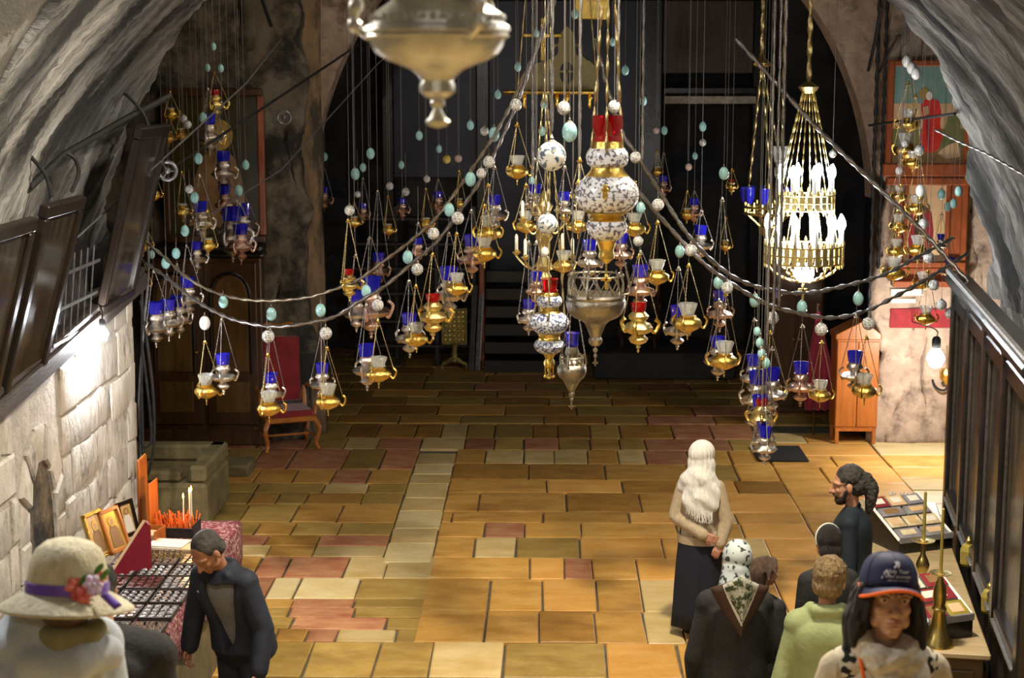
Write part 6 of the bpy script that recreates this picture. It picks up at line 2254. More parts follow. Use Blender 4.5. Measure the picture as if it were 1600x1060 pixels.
def head_pieces(mb, M, beard=False, female=False):
    old = mb.m
    mb.m = M
    mb.sphere((0, -.012, .030), (.073, .092, .082), 20, 14)
    mb.sphere((0, .022, -.030), (.060, .068, .080), 20, 14)
    mb.sphere((0, .040, -.080), (.038, .042, .038), 16, 10)
    mb.sphere((0, .070, -.100), (.022, .018, .018), 12, 8)
    mb.limb([(0, .085, .014), (0, .099, -.016), (0, .113, -.040)], [.0095, .0105, .0140], 10)
    for sx in (-1, 1):
        mb.sphere((sx * .013, .094, -.043), (.010, .012, .009), 10, 6)
        mb.limb([(sx * .012, .086, .019), (sx * .036, .077, .022), (sx * .052, .058, .014)], [.010, .0105, .009], 10)
        mb.sphere((sx * .034, .062, -.030), (.022, .020, .019), 12, 8)
        mb.sphere((sx * .044, .024, -.066), (.017, .034, .026), 12, 8)
        mb.sphere((sx * .031, .073, -.001), (.014, .012, .010), 12, 8)
        mb.sphere((sx * .075, -.006, -.014), (.010, .020, .032), 12, 8)
    mb.limb([(-.022, .080, -.069), (0, .089, -.066), (.022, .080, -.069)], [.006, .0085, .006], 10)
    mb.limb([(-.019, .079, -.080), (0, .086, -.081), (.019, .079, -.080)], [.006, .009, .006], 10)
    mb.m = old


def facing(yaw=0, pitch=0, roll=0):
    return Matrix.Rotation(yaw, 4, 'Z') @ Matrix.Rotation(-pitch, 4, 'X') @ Matrix.Rotation(roll, 4, 'Y')


class Figure:
    """a person facing +Y with the feet at the origin of its root"""

    def __init__(self, label, loc, rz, h, lean=0.0, head=(0, 0, 0), arms=None, build=1.0, hs=1.0, sh=.098, side_lean=0.0):
        self.root = thing('person', label, 'person', loc, rz)
        self.h, self.lean, self.b = h, lean, build
        self.pel = V(0, 0, .52 * h)
        self.ax = V(math.sin(side_lean), math.sin(lean), math.cos(lean)).normalized()
        self.neck = self.pel + self.ax * .305 * h
        self.sh = [self.pel + self.ax * .262 * h + V(s * sh * h * .92, 0, 0) for s in (-1, 1)]
        hd = facing(*head)
        self.hs = hs * h / 1.68
        up = (self.ax + (hd @ V(0, .18, 1)) * 1.0).normalized()
        self.hc = self.neck + up * .118 * h
        self.HM = Matrix.Translation(self.hc) @ hd @ Matrix.Scale(self.hs, 4)
        self.arms = arms or [None, None]
        self.el, self.wr = [], []
        for i, s in enumerate((-1, 1)):
            a = self.arms[i]
            if a is None:
                a = ((self.sh[i] + V(s * .04, -.02, -.30 * h / 1.68)), (self.sh[i] + V(s * .05, .04, -.54 * h / 1.68)))
            self.el.append(Vector(a[0]))
            self.wr.append(Vector(a[1]))

    def torso(self, mb, g=0.0, low=-.10, belly=1.0):
        h, b = self.h, self.b
        k = h / 1.68
        secs = [(-.14, .128, .095), (-.10, .158, .118), (-.05, .165, .122), (.0, .158, .118), (.06, .142, .108), (.11, .138, .105), (.16, .146, .110), (.21, .154, .112), (.25, .150, .102), (.275, .118, .082), (.292, .075, .062), (.305, .050, .050)]
        secs = [q for q in secs if q[0] >= low - .001]
        pts = catmull([(t, rx, ry) for t, rx, ry in secs], 4)
        n = 28
        yv = V(0, math.cos(self.lean), -math.sin(self.lean))
        vs, fs = [], []
        for q in pts:
            c = self.pel + self.ax * q.x * h
            rx, ry = (q.y * b + g) * k, (q.z * b * belly + g) * k
            for a in range(n):
                t = 2 * math.pi * a / n
                ct, st = math.cos(t), math.sin(t)
                vs.append(c + V(1, 0, 0) * rx * math.copysign(abs(ct) ** .85, ct) + yv * ry * math.copysign(abs(st) ** .9, st))
        for r in range(len(pts) - 1):
            for a in range(n):
                a2 = (a + 1) % n
                fs.append((r * n + a, r * n + a2, (r + 1) * n + a2, (r + 1) * n + a))
        fs.append(tuple(range(n - 1, -1, -1)))
        fs.append(tuple((len(pts) - 1) * n + a for a in range(n)))
        mb.at()
        mb.add(vs, fs)
        r = (.050 * b + g * .8) * k
        mb.limb([self.sh[0], self.neck - self.ax * .022 * h, self.sh[1]], [r, r * 1.12, r], 16)

    def sleeves(self, mb, g=0.0, to_wrist=1.0):
        k = self.h / 1.68
        for i in (0, 1):
            w = self.el[i].lerp(self.wr[i], to_wrist)
            mb.limb([self.sh[i], self.el[i], w], [(.050 + g) * k, (.042 + g) * k, (.032 + g) * k], 14)

    def legs(self, mb, g=0.0, foot=True, stance=.085):
        h = self.h
        k = h / 1.68
        for s in (-1, 1):
            hip, kn, an = V(s * .08 * k, 0, .50 * h), V(s * stance * k, .01, .28 * h), V(s * stance * k, -.01, .055 * h)
            mb.limb([hip, kn, an], [(.085 + g) * k, (.056 + g) * k, (.040 + g) * k], 14)
            if foot:
                mb.limb([an + V(0, -.02, -.045 * k), an + V(s * .015, .15 * k, -.052 * k)], [.036 * k, .032 * k], 10)

    def body(self, mat='skin', voxel=.009, hands=((0, 0, -1), (0, 0, -1)), palms=((1, 0, 0), (-1, 0, 0)), curl=.55, show_hands=True):
        mb = MB()
        k = self.h / 1.68
        self.torso(mb, -.018)
        self.legs(mb, -.012)
        for i in (0, 1):
            mb.limb([self.sh[i], self.el[i], self.wr[i]], [.046 * k, .036 * k, .025 * k], 12)
            hand(mb, self.wr[i], hands[i], palms[i], 1 if i else -1, curl, k)
        mb.limb([self.neck - self.ax * .05, self.neck + self.ax * .02, self.hc + (self.HM.to_3x3() @ V(0, -.02, -.05))], [.062 * k, .052 * k, .050 * k], 14)
        head_pieces(mb, self.HM)
        return remesh(mb, 'body', mat, voxel, 2, self.root)

    def on_head(self, o):
        o.matrix_local = self.HM
        return o


def shoe_pair(f, mat='black_cloth'):
    for s in (-1, 1):
        k = f.h / 1.68
        an = V(s * .085 * k, -.01, .055 * f.h)
        mb = MB()
        mb.limb([an + V(0, -.03, -.045 * k), an + V(s * .015, .16 * k, -.050 * k)], [.044 * k, .040 * k], 12)
        mb.limb([an, an + V(0, -.02, -.04 * k)], [.045 * k, .044 * k], 12)
        remesh(mb, 'shoe', mat, .012, 2, f.root)


def folds_loft(secs, n=48, amp=.02, waves=9, ph=0.0):
    m = MB()
    vs, fs = [], []
    L = len(secs)
    for j, (cx, cy, z, rx, ry) in enumerate(secs):
        t = j / (L - 1)
        for k in range(n):
            a = 2 * math.pi * k / n
            q = 1 + amp * t * (math.sin(waves * a + ph + t) + .5 * math.sin(waves * 1.7 * a + 2 + ph)) / max(rx, .05) * .2
            vs.append((cx + rx * q * math.cos(a), cy + ry * q * math.sin(a), z))
    for j in range(L - 1):
        for k in range(n):
            k2 = (k + 1) % n
            fs.append((j * n + k, j * n + k2, (j + 1) * n + k2, (j + 1) * n + k))
    m.add(vs, fs)
    return m


# ------------------------------------------------------------------ woman in a white headscarf, seen from behind
p = PZ(1091, 990)
f = Figure('woman seen from behind in white headscarf, beige sweater and long navy skirt', (p.x, p.y, 0), rad(-14), 1.63, -.03, (rad(-18), rad(4), 0),
           [((-.205, -.05, 1.02), (.06, -.185, .91)), ((.225, -.07, 1.00), (.19, -.15, .84))], .93, 1.06, .092)
f.body('skin', .009, ((.9, -.1, -.3), (-.35, -.2, -.9)), ((0, 1, 0), (0, 1, 0)))
mb = MB()
f.torso(mb, .030, -.06, 1.0)
f.sleeves(mb, .020, .97)
remesh(mb, 'sweater', 'beige_knit', .012, 3, f.root)
m = MB().loft([(0, 0, .80, .188, .148), (0, 0, .83, .192, .152), (0, 0, .87, .188, .148)], 32)
m.build('sweater_hem', 'beige_knit', f.root)
m = folds_loft([(0, 0, .92, .165, .13), (0, 0, .80, .182, .145), (0, 0, .62, .20, .165), (0, 0, .40, .215, .185), (0, 0, .22, .225, .20), (0, 0, .085, .232, .205)], 60, .06, 7)
o = m.build('skirt', 'deep_navy', f.root)
o.modifiers.new('solid', 'SOLIDIFY').thickness = .008
shoe_pair(f)
mb = MB()
mb.m = f.HM
mb.sphere((0, -.018, .025), (.100, .122, .108), 20, 14)
mb.sphere((0, -.025, -.055), (.106, .106, .11), 20, 14)
mb.at()
mb.limb([f.hc + V(0, -.025, -.08), f.neck + V(0, -.03, .0)], [.114, .142], 14)
mb.limb([f.sh[0] + V(.025, -.03, .02), f.neck + V(-.04, -.055, .02), f.neck + V(.04, -.05, .02), f.sh[1] + V(-.05, -.03, .02)], [.084, .105, .105, .082], 14)
mb.limb([f.sh[0] + V(.05, .03, .02), f.neck + V(0, .05, -.0), f.sh[1] + V(-.05, .03, .02)], [.042, .06, .042], 12)
mb.limb([f.sh[0] + V(.075, -.085, .01), f.neck + V(-.01, -.125, -.14), f.neck + V(.045, -.135, -.24)], [.05, .065, .045], 12)
mb.limb([f.neck + V(.05, -.09, -.0), f.neck + V(.055, -.13, -.14), f.neck + V(.065, -.135, -.25)], [.06, .06, .04], 12)
mb.at(f.neck + V(.025, -.118, -.13), (rad(-6), rad(8), 0)).sphere((0, 0, 0), (.165, .055, .17), 18, 12)
mb.at()
o = remesh(mb, 'headscarf', 'white_scarf', .010, 3, f.root)
for v in o.data.vertices:          # gathered folds running down from the crown
    c = v.co - f.hc
    a = math.atan2(c.x, -c.y)
    up_ = max(0.0, min(1.0, (c.z + .13) * 9))
    v.co += Vector((c.x, c.y, 0)).normalized() * (up_ * (.004 * math.sin(a * 19 + c.z * 9) + .002 * math.sin(a * 37 + 2)) + (1 - up_) * .007 * math.sin(c.z * 38 + c.x * 30))
m = MB()
for k in range(26):
    x = -.10 + .0082 * k
    z = -.17 - .085 * min(1, (k + 2) / 14) - .015 * R.random()
    st = f.neck + V(.02 + x, -.165 - .005 * (k > 8), z + .03)
    m.tube([st, st + V(R.uniform(-.008, .008), -.004, -.05), st + V(R.uniform(-.016, .016), -.002, -.10)], [.0045, .004, .0025], 5)
o = m.build('fringe', 'white_scarf', f.root)
o['kind'] = 'stuff'

# ------------------------------------------------------------------ woman in a printed headscarf and dark coat
Y0 = 10.05
p = P(1150, 900, Y0)
h = P(1155, 855, Y0).z / 1.0
f = Figure('woman from behind in grey printed headscarf with brown border and dark coat', (p.x, Y0, 0), rad(4), h - .01, .05, (rad(-8), rad(10), rad(6)),
           [((-.25, .0, .97), (-.225, .14, .80)), ((.26, .02, .99), (.15, .20, .93))], 1.05, 1.10, .102)
f.body('skin', .010, ((.1, .3, -.9), (-.8, .4, .1)), ((1, 0, 0), (0, -1, 0)), 1.1)
mb = MB()
f.torso(mb, .052, -.12)
f.sleeves(mb, .032, .95)
mb.loft([(0, -.01, .66, .212, .175), (0, 0, .80, .215, .175), (0, 0, .95, .195, .16)], 24)
remesh(mb, 'coat', 'black_cloth', .013, 3, f.root)
m = MB().loft([(0, -.01, .685, .214, .176), (0, -.01, .70, .219, .181), (0, -.01, .725, .216, .178)], 28)
m.build('coat_hem', 'olive_cloth', f.root)
mb = MB()
f.legs(mb, .014, False)
remesh(mb, 'trousers', 'deep_navy', .014, 2, f.root)
shoe_pair(f)
mb = MB()
mb.m = f.HM
mb.sphere((0, -.012, .028), (.088, .106, .100), 20, 14)
mb.sphere((0, -.03, -.05), (.082, .09, .09), 20, 14)
mb.limb([(0, -.03, -.04), (0, -.05, -.15)], [.082, .092], 14)
remesh(mb, 'headscarf', 'print_hood', .009, 3, f.root)


def kerchief(name, z0, w0, z1, off, mat, base, tk=.012):
    """triangular back flap of a kerchief: wide at the nape, pointed between the shoulder blades"""
    vs, fs = [], []
    n, mrow = 12, 8
    for j in range(mrow + 1):
        t = j / mrow
        w = w0 * (1 - t) ** .8 + .004
        for i in range(n + 1):
            u_ = i / n * 2 - 1
            x = u_ * w
            z = z0 + (z1 - z0) * t + .05 * (1 - abs(u_)) * (1 - t) - .04 * abs(u_) * (1 - t)
            y = off - .05 * (1 - u_ * u_) - .035 * t
            vs.append(base + V(x, y, z))
    for j in range(mrow):
        for i in range(n):
            fs.append((j * (n + 1) + i, j * (n + 1) + i + 1, (j + 1) * (n + 1) + i + 1, (j + 1) * (n + 1) + i))
    m = MB()
    m.add(vs, fs)
    o = m.build(name, mat, f.root, True, None)
    o.modifiers.new('solid', 'SOLIDIFY').thickness = tk
    return o


kerchief('scarf_flap', .125, .125, -.115, -.150, 'print_border', f.neck + V(.005, 0, 0))
kerchief('scarf_trim', .118, .148, -.150, -.140, 'white_trim', f.neck + V(.005, 0, 0))
kerchief('scarf_border', .11, .185, -.225, -.130, 'brown_border', f.neck + V(.005, 0, 0))
# bag held in her left hand
wl_ = f.root.location + Matrix.Rotation(rad(4), 3, 'Z') @ f.wr[0]
root = thing('hand_bag', 'grey shiny bag held by the woman in the printed headscarf', 'bag', wl_ + V(-.03, .03, -.43))
m = MB().loft([(0, 0, 0, .15, .06), (0, 0, .03, .165, .075), (0, 0, .18, .16, .07), (.01, 0, .28, .13, .045), (.01, 0, .30, .12, .035)], 20, 1.6)
for i, v in enumerate(m.v):
    m.v[i] = (v[0] + .012 * noise.noise(Vector(v) * 14), v[1] + .012 * noise.noise(Vector(v) * 14 + V(3, 1, 0)), v[2])
m.build('bag_body', 'grey_bag', root)
for s_ in (-1, 1):
    MB().tube(catmull([(-.08, s_ * .03, .28), (-.05, s_ * .025, .37), (.05, s_ * .025, .37), (.08, s_ * .03, .28)], 6), .007, 6).build('handle', 'grey_bag', root)

# ------------------------------------------------------------------ person with tossed hair half hidden behind her
Y0 = 10.75
p = P(1190, 900, Y0)
h = P(1190, 876, Y0).z
f = Figure('person with light-streaked brown hair half hidden behind the printed headscarf', (p.x, Y0, 0), rad(-40), h, .03, (rad(-25), rad(8), 0), None, .92, 1.0)
f.body('skin', .011)
mb = MB()
f.torso(mb, .03, -.1)
f.sleeves(mb, .02, .95)
remesh(mb, 'jacket', 'black_cloth', .014, 2, f.root)
mb = MB()
f.legs(mb, .02, False)
remesh(mb, 'trousers', 'blue_jeans', .014, 2, f.root)
shoe_pair(f)
mb = MB()
mb.m = f.HM
mb.sphere((0, -.03, .034), (.087, .098, .092), 18, 12)
mb.limb([(.0, -.07, .05), (.04, -.10, .0), (.05, -.09, -.10), (.06, -.08, -.18)], [.07, .07, .055, .03], 12)
mb.limb([(-.06, -.02, .04), (-.085, .0, -.06), (-.08, .01, -.16)], [.045, .035, .02], 10)
mb.limb([(.03, .03, .09), (.11, .0, .06), (.16, -.02, .02)], [.04, .03, .012], 10)
mb.limb([(.03, -.03, .10), (.12, -.06, .05), (.17, -.08, -.03)], [.04, .03, .012], 10)
remesh(mb, 'hair', 'brown_hair', .009, 2, f.root)

# ------------------------------------------------------------------ bearded man in profile at the far table
Y0 = 12.0
p = P(1333, 900, Y0)
h = P(1334, 737, Y0).z
f = Figure('bearded man in profile with ponytail and dark shirt beside the long table', (p.x, Y0, 0), rad(70), h, .05, (rad(12), rad(6), 0),
           [((-.24, .0, 1.03), (-.16, .18, .92)), ((.24, .01, 1.03), (.15, .20, .94))], 1.10, 1.16, .100)
f.body('skin', .008, ((.3, .9, -.1), (-.3, .9, -.1)), ((0, 0, -1), (0, 0, -1)))
mb = MB()
f.torso(mb, .022, -.1)
f.sleeves(mb, .016, .9)
mb.limb([f.neck + V(-.05, .03, .02), f.neck + V(0, -.045, .045), f.neck + V(.05, .03, .02)], [.024, .028, .024], 10)
remesh(mb, 'shirt', 'teal_black', .011, 2, f.root)
mb = MB()
f.legs(mb, .016, False)
remesh(mb, 'trousers', 'black_cloth', .014, 2, f.root)
shoe_pair(f)
mb = MB()
mb.m = f.HM
mb.sphere((0, -.020, .046), (.082, .094, .084), 18, 12)
mb.sphere((0, -.055, -.01), (.074, .068, .075), 18, 12)
mb.limb([(0, -.11, .03), (.0, -.145, -.04), (0, -.13, -.13), (0, -.12, -.19)], [.045, .046, .036, .018], 12)
o = remesh(mb, 'hair', 'grey_hair', .009, 2, f.root)
for v in o.data.vertices:
    v.co += Vector((noise.noise(v.co * 45), noise.noise(v.co * 45 + V(5, 0, 0)), noise.noise(v.co * 45 + V(0, 9, 0)))) * .007
mb = MB()
mb.m = f.HM
mb.sphere((0, .052, -.098), (.044, .042, .034), 14, 10)
for sx in (-1, 1):
    mb.limb([(sx * .068, .018, -.035), (sx * .056, .036, -.078), (sx * .02, .07, -.105)], [.012, .018, .02], 10)
mb.limb([(-.028, .083, -.068), (0, .097, -.057), (.028, .083, -.068)], [.007, .008, .007], 10)
remesh(mb, 'beard', 'black_hair', .006, 2, f.root)

# ------------------------------------------------------------------ dark-haired person in black
Y0 = 10.75
p = P(1298, 900, Y0)
h = P(1301, 829, Y0).z
f = Figure('dark-haired person in black with pale hairband, behind the man at the table', (p.x - .01, Y0, 0), rad(12), h, .03, (rad(6), rad(6), 0), None, 1.0, 1.04)
f.body('skin', .010)
mb = MB()
f.torso(mb, .03, -.1)
f.sleeves(mb, .024, .97)
remesh(mb, 'jacket', 'black_cloth', .013, 2, f.root)
mb = MB()
f.legs(mb, .016, False)
remesh(mb, 'trousers', 'black_cloth', .014, 2, f.root)
shoe_pair(f)
mb = MB()
mb.m = f.HM
mb.sphere((0, -.022, .032), (.090, .104, .096), 18, 12)
mb.sphere((0, -.05, -.05), (.082, .075, .095), 18, 12)
mb.sphere((0, -.05, -.11), (.066, .055, .06), 18, 12)
remesh(mb, 'hair', 'black_hair', .009, 2, f.root)
mb = MB().tube([(.093 * math.cos(t * math.pi / 16), -.012, .03 + .099 * math.sin(t * math.pi / 16)) for t in range(-2, 19)], .006, 6)
f.on_head(mb.build('hairband', 'white_trim', f.root))

# ------------------------------------------------------------------ fair-haired person in a light green jacket
Y0 = 9.55
p = P(1292, 950, Y0)
h = P(1308, 885, Y0).z
f = Figure('person with short fair hair in pale green jacket, seen from behind', (p.x, Y0, 0), rad(-6), h, .04, (rad(-10), rad(12), rad(4)),
           [((-.265, -.03, .95), (-.26, .12, .77)), ((.25, .0, .97), (.20, .16, .80))], 1.0, 1.16, .100)
f.body('skin', .010, ((.05, .5, -.8), (0, .6, -.7)), ((1, 0, 0), (-1, 0, 0)), .9)
mb = MB()
f.torso(mb, .055, -.12)
f.sleeves(mb, .032, .96)
mb.loft([(0, 0, .62, .24, .20), (0, 0, .80, .225, .19), (0, 0, 1.0, .19, .16)], 24)
mb.limb([f.neck + V(-.095, .03, .02), f.neck + V(-.06, -.075, .035), f.neck + V(.06, -.075, .035), f.neck + V(.095, .03, .02)], [.042, .045, .045, .042], 12)
o = remesh(mb, 'jacket', 'green_jacket', .012, 3, f.root)
for v in o.data.vertices:
    v.co.y -= .012 * math.sin(v.co.x * 26 + v.co.z * 9) * max(0, min(1, (1.30 - v.co.z) * 4))
mb = MB()
f.legs(mb, .02, False)
remesh(mb, 'trousers', 'black_cloth', .014, 2, f.root)
shoe_pair(f)
mb = MB()
mb.m = f.HM
mb.sphere((0, -.020, .034), (.088, .106, .096), 18, 12)
mb.sphere((0, -.050, -.035), (.078, .068, .060), 18, 12)
o = remesh(mb, 'hair', 'blond_hair', .008, 2, f.root)
for v in o.data.vertices:
    v.co += Vector((noise.noise(v.co * 40), noise.noise(v.co * 40 + V(5, 0, 0)), noise.noise(v.co * 40 + V(0, 9, 0)))) * .009
p2 = P(1238, 1038, Y0)
root = thing('camera_bag', 'small black bag carried at the side of the green jacket', 'bag', f.root.location + V(-.255, .12, .60))
MB().loft([(0, 0, 0, .06, .05), (0, 0, .02, .07, .06), (0, 0, .12, .07, .06), (0, 0, .14, .06, .05)], 16, 1.7).build('case', 'black_cloth', root)
MB().tube(catmull([(-.05, 0, .13), (-.03, -.01, .20), (.03, -.01, .20), (.05, 0, .13)], 6), .007, 6).build('strap', 'black_cloth', root)

# ------------------------------------------------------------------ man in navy jacket bending over the stall
Y0 = 10.6
p = P(375, 1000, Y0)
f = Figure('man in dark navy jacket bending his head over the stall table', (p.x, Y0 + .05, 0), rad(156), 1.75, .40, (rad(-14), rad(44), 0),
           [((-.29, .16, 1.02), (-.31, .26, .76)), ((.29, .12, 1.04), (.33, .14, .80))], 1.08, 1.10, .106)
f.body('skin_tan', .008, ((0, .35, -.9), (0, .3, -.9)), ((1, 0, 0), (-1, 0, 0)), .7)
mb = MB()
f.torso(mb, -.004, -.1)
remesh(mb, 'grey_shirt', 'grey_shirt', .013, 2, f.root)
mb = MB()
f.torso(mb, .040, -.12, .98)
f.sleeves(mb, .030, .95)
mb.loft([(0, .02, .80, .205, .165), (0, .03, .92, .205, .165), (0, .04, 1.05, .19, .15)], 28)
mb.limb([f.neck + V(-.075, .05, -.01), f.neck + V(-.06, -.06, .04), f.neck + V(.06, -.06, .04), f.neck + V(.075, .05, -.01)], [.03, .036, .036, .03], 12)
jk = remesh(mb, 'jacket', 'navy_cloth', .012, 3, f.root)
# the jacket hangs open: push the front strip in behind the shirt
for v in jk.data.vertices:
    rel = v.co - f.pel
    t = rel.dot(f.ax)
    fr = (rel - f.ax * t)
    wgap = .035 + .10 * max(0, min(1, (t - .02) / .42))
    if fr.y > .03 and abs(v.co.x + .02) < wgap and -.02 < t < .50:
        e = 1 - (abs(v.co.x + .02) / wgap) ** 4
        v.co -= Vector((0, f.ax.z, -f.ax.y)) * .075 * e
mb = MB().sphere((0, 0, 0), (.012, .006, .012), 8, 6)
o = mb.build('badge', 'white_trim', f.root)
o.location = f.pel + f.ax * .40 + V(.135, .125, -.02)
mb = MB()
f.legs(mb, .022, False)
remesh(mb, 'trousers', 'navy_cloth', .014, 2, f.root)
shoe_pair(f)
mb = MB()
mb.m = f.HM
mb.sphere((0, -.024, .034), (.080, .096, .088), 18, 12)
mb.sphere((0, -.055, -.03), (.074, .062, .055), 18, 12)
remesh(mb, 'hair', 'grey_hair', .008, 2, f.root)

# ------------------------------------------------------------------ person in black coat beyond the straw hat
Y0 = 6.3
gz = stair_z(Y0)
p = P(172, 960, Y0)
f = Figure('person in black coat hidden behind the straw hat', (p.x - .02, Y0, gz), rad(0), P(176, 892, Y0).z - gz, .10, (rad(15), rad(34), 0), None, 1.30, .85, .130, -.06)
f.body('skin', .012)
mb = MB()
f.torso(mb, .045, -.12)
f.sleeves(mb, .034, .96)
mb.loft([(0, 0, .60, .22, .18), (0, 0, .95, .20, .16)], 24)
remesh(mb, 'coat', 'black_cloth', .014, 3, f.root)
mb = MB()
f.legs(mb, .016, False)
remesh(mb, 'trousers', 'black_cloth', .014, 2, f.root)
shoe_pair(f)
mb = MB()
mb.m = f.HM
mb.sphere((0, -.022, .032), (.086, .102, .094), 18, 12)
mb.sphere((0, -.05, -.05), (.076, .07, .08), 18, 12)
remesh(mb, 'hair', 'black_hair', .01, 2, f.root)

# ------------------------------------------------------------------ woman in a straw hat, near left
Y0 = 4.9
gz = stair_z(Y0)
c = P(104, 925, Y0)
f = Figure('woman in straw hat with purple ribbon and pale grey fleece, seen from behind', (c.x - .17, Y0 + .03, gz), rad(26), c.z - gz + .165, .02, (rad(-14), rad(4), 0),
           [((-.29, -.03, 1.0), (-.24, .16, .88)), ((.28, -.03, 1.0), (.22, .18, .88))], 1.06, 1.0, .104, .12)
f.hc = f.root.matrix_basis.inverted() @ c + V(0, .01, -.035)
f.HM = Matrix.Translation(f.hc) @ facing(rad(-14), rad(4), 0) @ Matrix.Scale(f.hs, 4)
f.body('skin', .010)
mb = MB()
f.torso(mb, .055, -.12)
f.sleeves(mb, .040, .96)
mb.limb([f.sh[0] + V(.02, -.02, .01), f.neck + V(0, -.05, .0), f.sh[1] + V(-.02, -.02, .01)], [.085, .10, .085], 14)
nb = f.hc - V(0, 0, .165)
mb.limb([nb + V(-.11, -.03, .0), nb + V(0, -.10, -.01), nb + V(.11, -.03, .0)], [.06, .07, .06], 12)
mb.limb([f.neck, nb], [.12, .11], 12)
o = remesh(mb, 'fleece', 'grey_fleece', .011, 4, f.root)
for v in o.data.vertices:
    v.co.z += .012 * math.sin(v.co.x * 22 + v.co.y * 14) * max(0, min(1, (v.co.z - 1.05) * 4))
mb = MB()
mb.limb([nb + V(-.08, .02, .07), nb + V(-.03, -.075, .065), nb + V(.05, -.07, .065), nb + V(.09, .02, .06), nb + V(.12, .03, -.02)], [.035, .044, .044, .036, .03], 12)
remesh(mb, 'neck_scarf', 'olive_cloth', .009, 3, f.root)
mb = MB()
f.legs(mb, .02, False)
remesh(mb, 'trousers', 'blue_jeans', .014, 2, f.root)
shoe_pair(f)
mb = MB()
mb.m = f.HM
mb.sphere((0, -.022, .032), (.082, .098, .088), 18, 12)
mb.sphere((0, -.035, -.02), (.074, .066, .05), 18, 12)
remesh(mb, 'hair', 'brown_hair', .01, 2, f.root)
HMH = Matrix.Translation(f.root.matrix_basis.inverted() @ c) @ Matrix.Rotation(rad(-9), 4, 'X') @ Matrix.Rotation(rad(3), 4, 'Y')
hat_prof = [(.208, -.048), (.200, -.040), (.170, -.020), (.140, -.004), (.124, .004), (.123, .03), (.121, .07), (.113, .105), (.098, .135), (.070, .158), (.035, .168), (.003, .170)]
inner = [(.003, .164), (.035, .162), (.068, .152), (.093, .130), (.108, .102), (.116, .07), (.118, .03), (.119, .0), (.138, -.010), (.168, -.027), (.198, -.047), (.207, -.054)]
o = MB().lathe(inner[::-1][0:0] + hat_prof, 56, 5, .02, False, True, 1.0, .98)
hat = thing('straw_hat', 'cream straw hat with purple ribbon and flowers worn by the near woman', 'hat', f.root.matrix_basis @ HMH.to_translation())
hat.rotation_euler = (Matrix.Rotation(rad(6), 4, 'Z') @ HMH).to_euler()
hm = o.build('straw', 'straw', hat)
sm = hm.modifiers.new('solid', 'SOLIDIFY')
sm.thickness = .005
MB().lathe([(.1275, .004), (.1285, .012), (.1275, .034), (.1245, .036)], 56, 5, .02, False, False, 1, .98).build('ribbon', 'purple_ribbon', hat)
a = rad(-52)
fx, fy = .128 * math.cos(a), .126 * math.sin(a)
for (dx, dz, ln, ang) in ((-.005, .01, .085, -.3), (.05, .015, .07, .9)):
    vs, fs = [], []
    for i in range(6):
        t = i / 5
        cx = fx + dx + math.sin(ang) * ln * t
        cz = .015 - math.cos(ang) * ln * t * .75
        for s_ in (-1, 1):
            vs.append((cx + s_ * .014 * math.cos(ang) * (1 + t * .3), fy - .016 - .045 * t, cz + s_ * .010 * math.sin(ang)))
    for i in range(5):
        fs.append((2 * i, 2 * i + 1, 2 * i + 3, 2 * i + 2))
    m = MB()
    m.add(vs, fs)
    o = m.build('ribbon_tail', 'purple_ribbon', hat)
    o.modifiers.new('solid', 'SOLIDIFY').thickness = .003


def flower(c, r, mat, n=6):
    m = MB()
    for k in range(n):
        a_ = 2 * math.pi * k / n + R.uniform(-.2, .2)
        m.at(c, (rad(70) + R.uniform(-.3, .3), 0, rad(-40)))
        q = V(math.cos(a_) * r * .55, math.sin(a_) * r * .55, .004)
        m.at(V(*c), (rad(72), a_ * 0, rad(38)))
        m.sphere((q.x, q.y, 0), (r * .30 + abs(math.cos(a_)) * r * .22, r * .30 + abs(math.sin(a_)) * r * .22, .006), 8, 6)
    m.sphere((0, 0, .004), (r * .2, r * .2, .008), 8, 6)
    return m.build('flower', mat, hat)


flower((fx - .028, fy - .022, .030), .038, 'red_petal', 6)
flower((fx - .002, fy - .030, .012), .032, 'red_petal', 5)
flower((fx + .020, fy - .012, .040), .034, 'violet_petal', 6)
flower((fx + .034, fy + .030, .058), .024, 'red_petal', 5)
for (x, y, z) in ((.03, .03, .085), (.05, .02, .07), (-.01, .0, .055)):
    MB().at((fx + x, fy + y - .012, z), (0, rad(40), rad(30))).sphere((0, 0, 0), (.010, .005, .022), 8, 6).build('leaf', 'green_leaf', hat)

# ------------------------------------------------------------------ woman in a navy cap coming up the stairs
Y0 = 5.5
gz = stair_z(Y0)
s = U(Y0)
he = P(1399, 940, Y0)
h = he.z - gz + .105
f = Figure('woman facing the camera in navy cap with orange edge and cream scarf', (he.x - .025, Y0 + .03, gz), rad(179), h, .03, (rad(2), rad(-12), rad(-3)),
           [((-.25, -.02, 1.0), (-.22, .10, .80)), ((.25, -.02, 1.0), (.22, .10, .80))], 1.0, 1.12, .100)
f.body('skin_weathered', .005)
for sx in (-1, 1):
    e = MB().sphere((sx * .031, .0765, -.001), (.0125, .0095, .0052), 12, 8)
    eo = f.on_head(e.build('eye', 'eye_white', f.root))
    MB().sphere((sx * .031 + .001, .0835, -.0008), (.0055, .0035, .0058), 10, 8).build('iris', 'eye_dark', eo)
    MB().tube(catmull([(sx * .017, .085, .0030), (sx * .031, .0885, .0060), (sx * .045, .080, .0030)], 5), .0034, 6).build('eyelid', 'skin_weathered', eo)
    f.on_head(MB().tube(catmull([(sx * .013, .0985, .018), (sx * .03, .0945, .0235), (sx * .05, .077, .016)], 5), .0034, 6).build('eyebrow', 'black_hair', f.root))
m = MB()
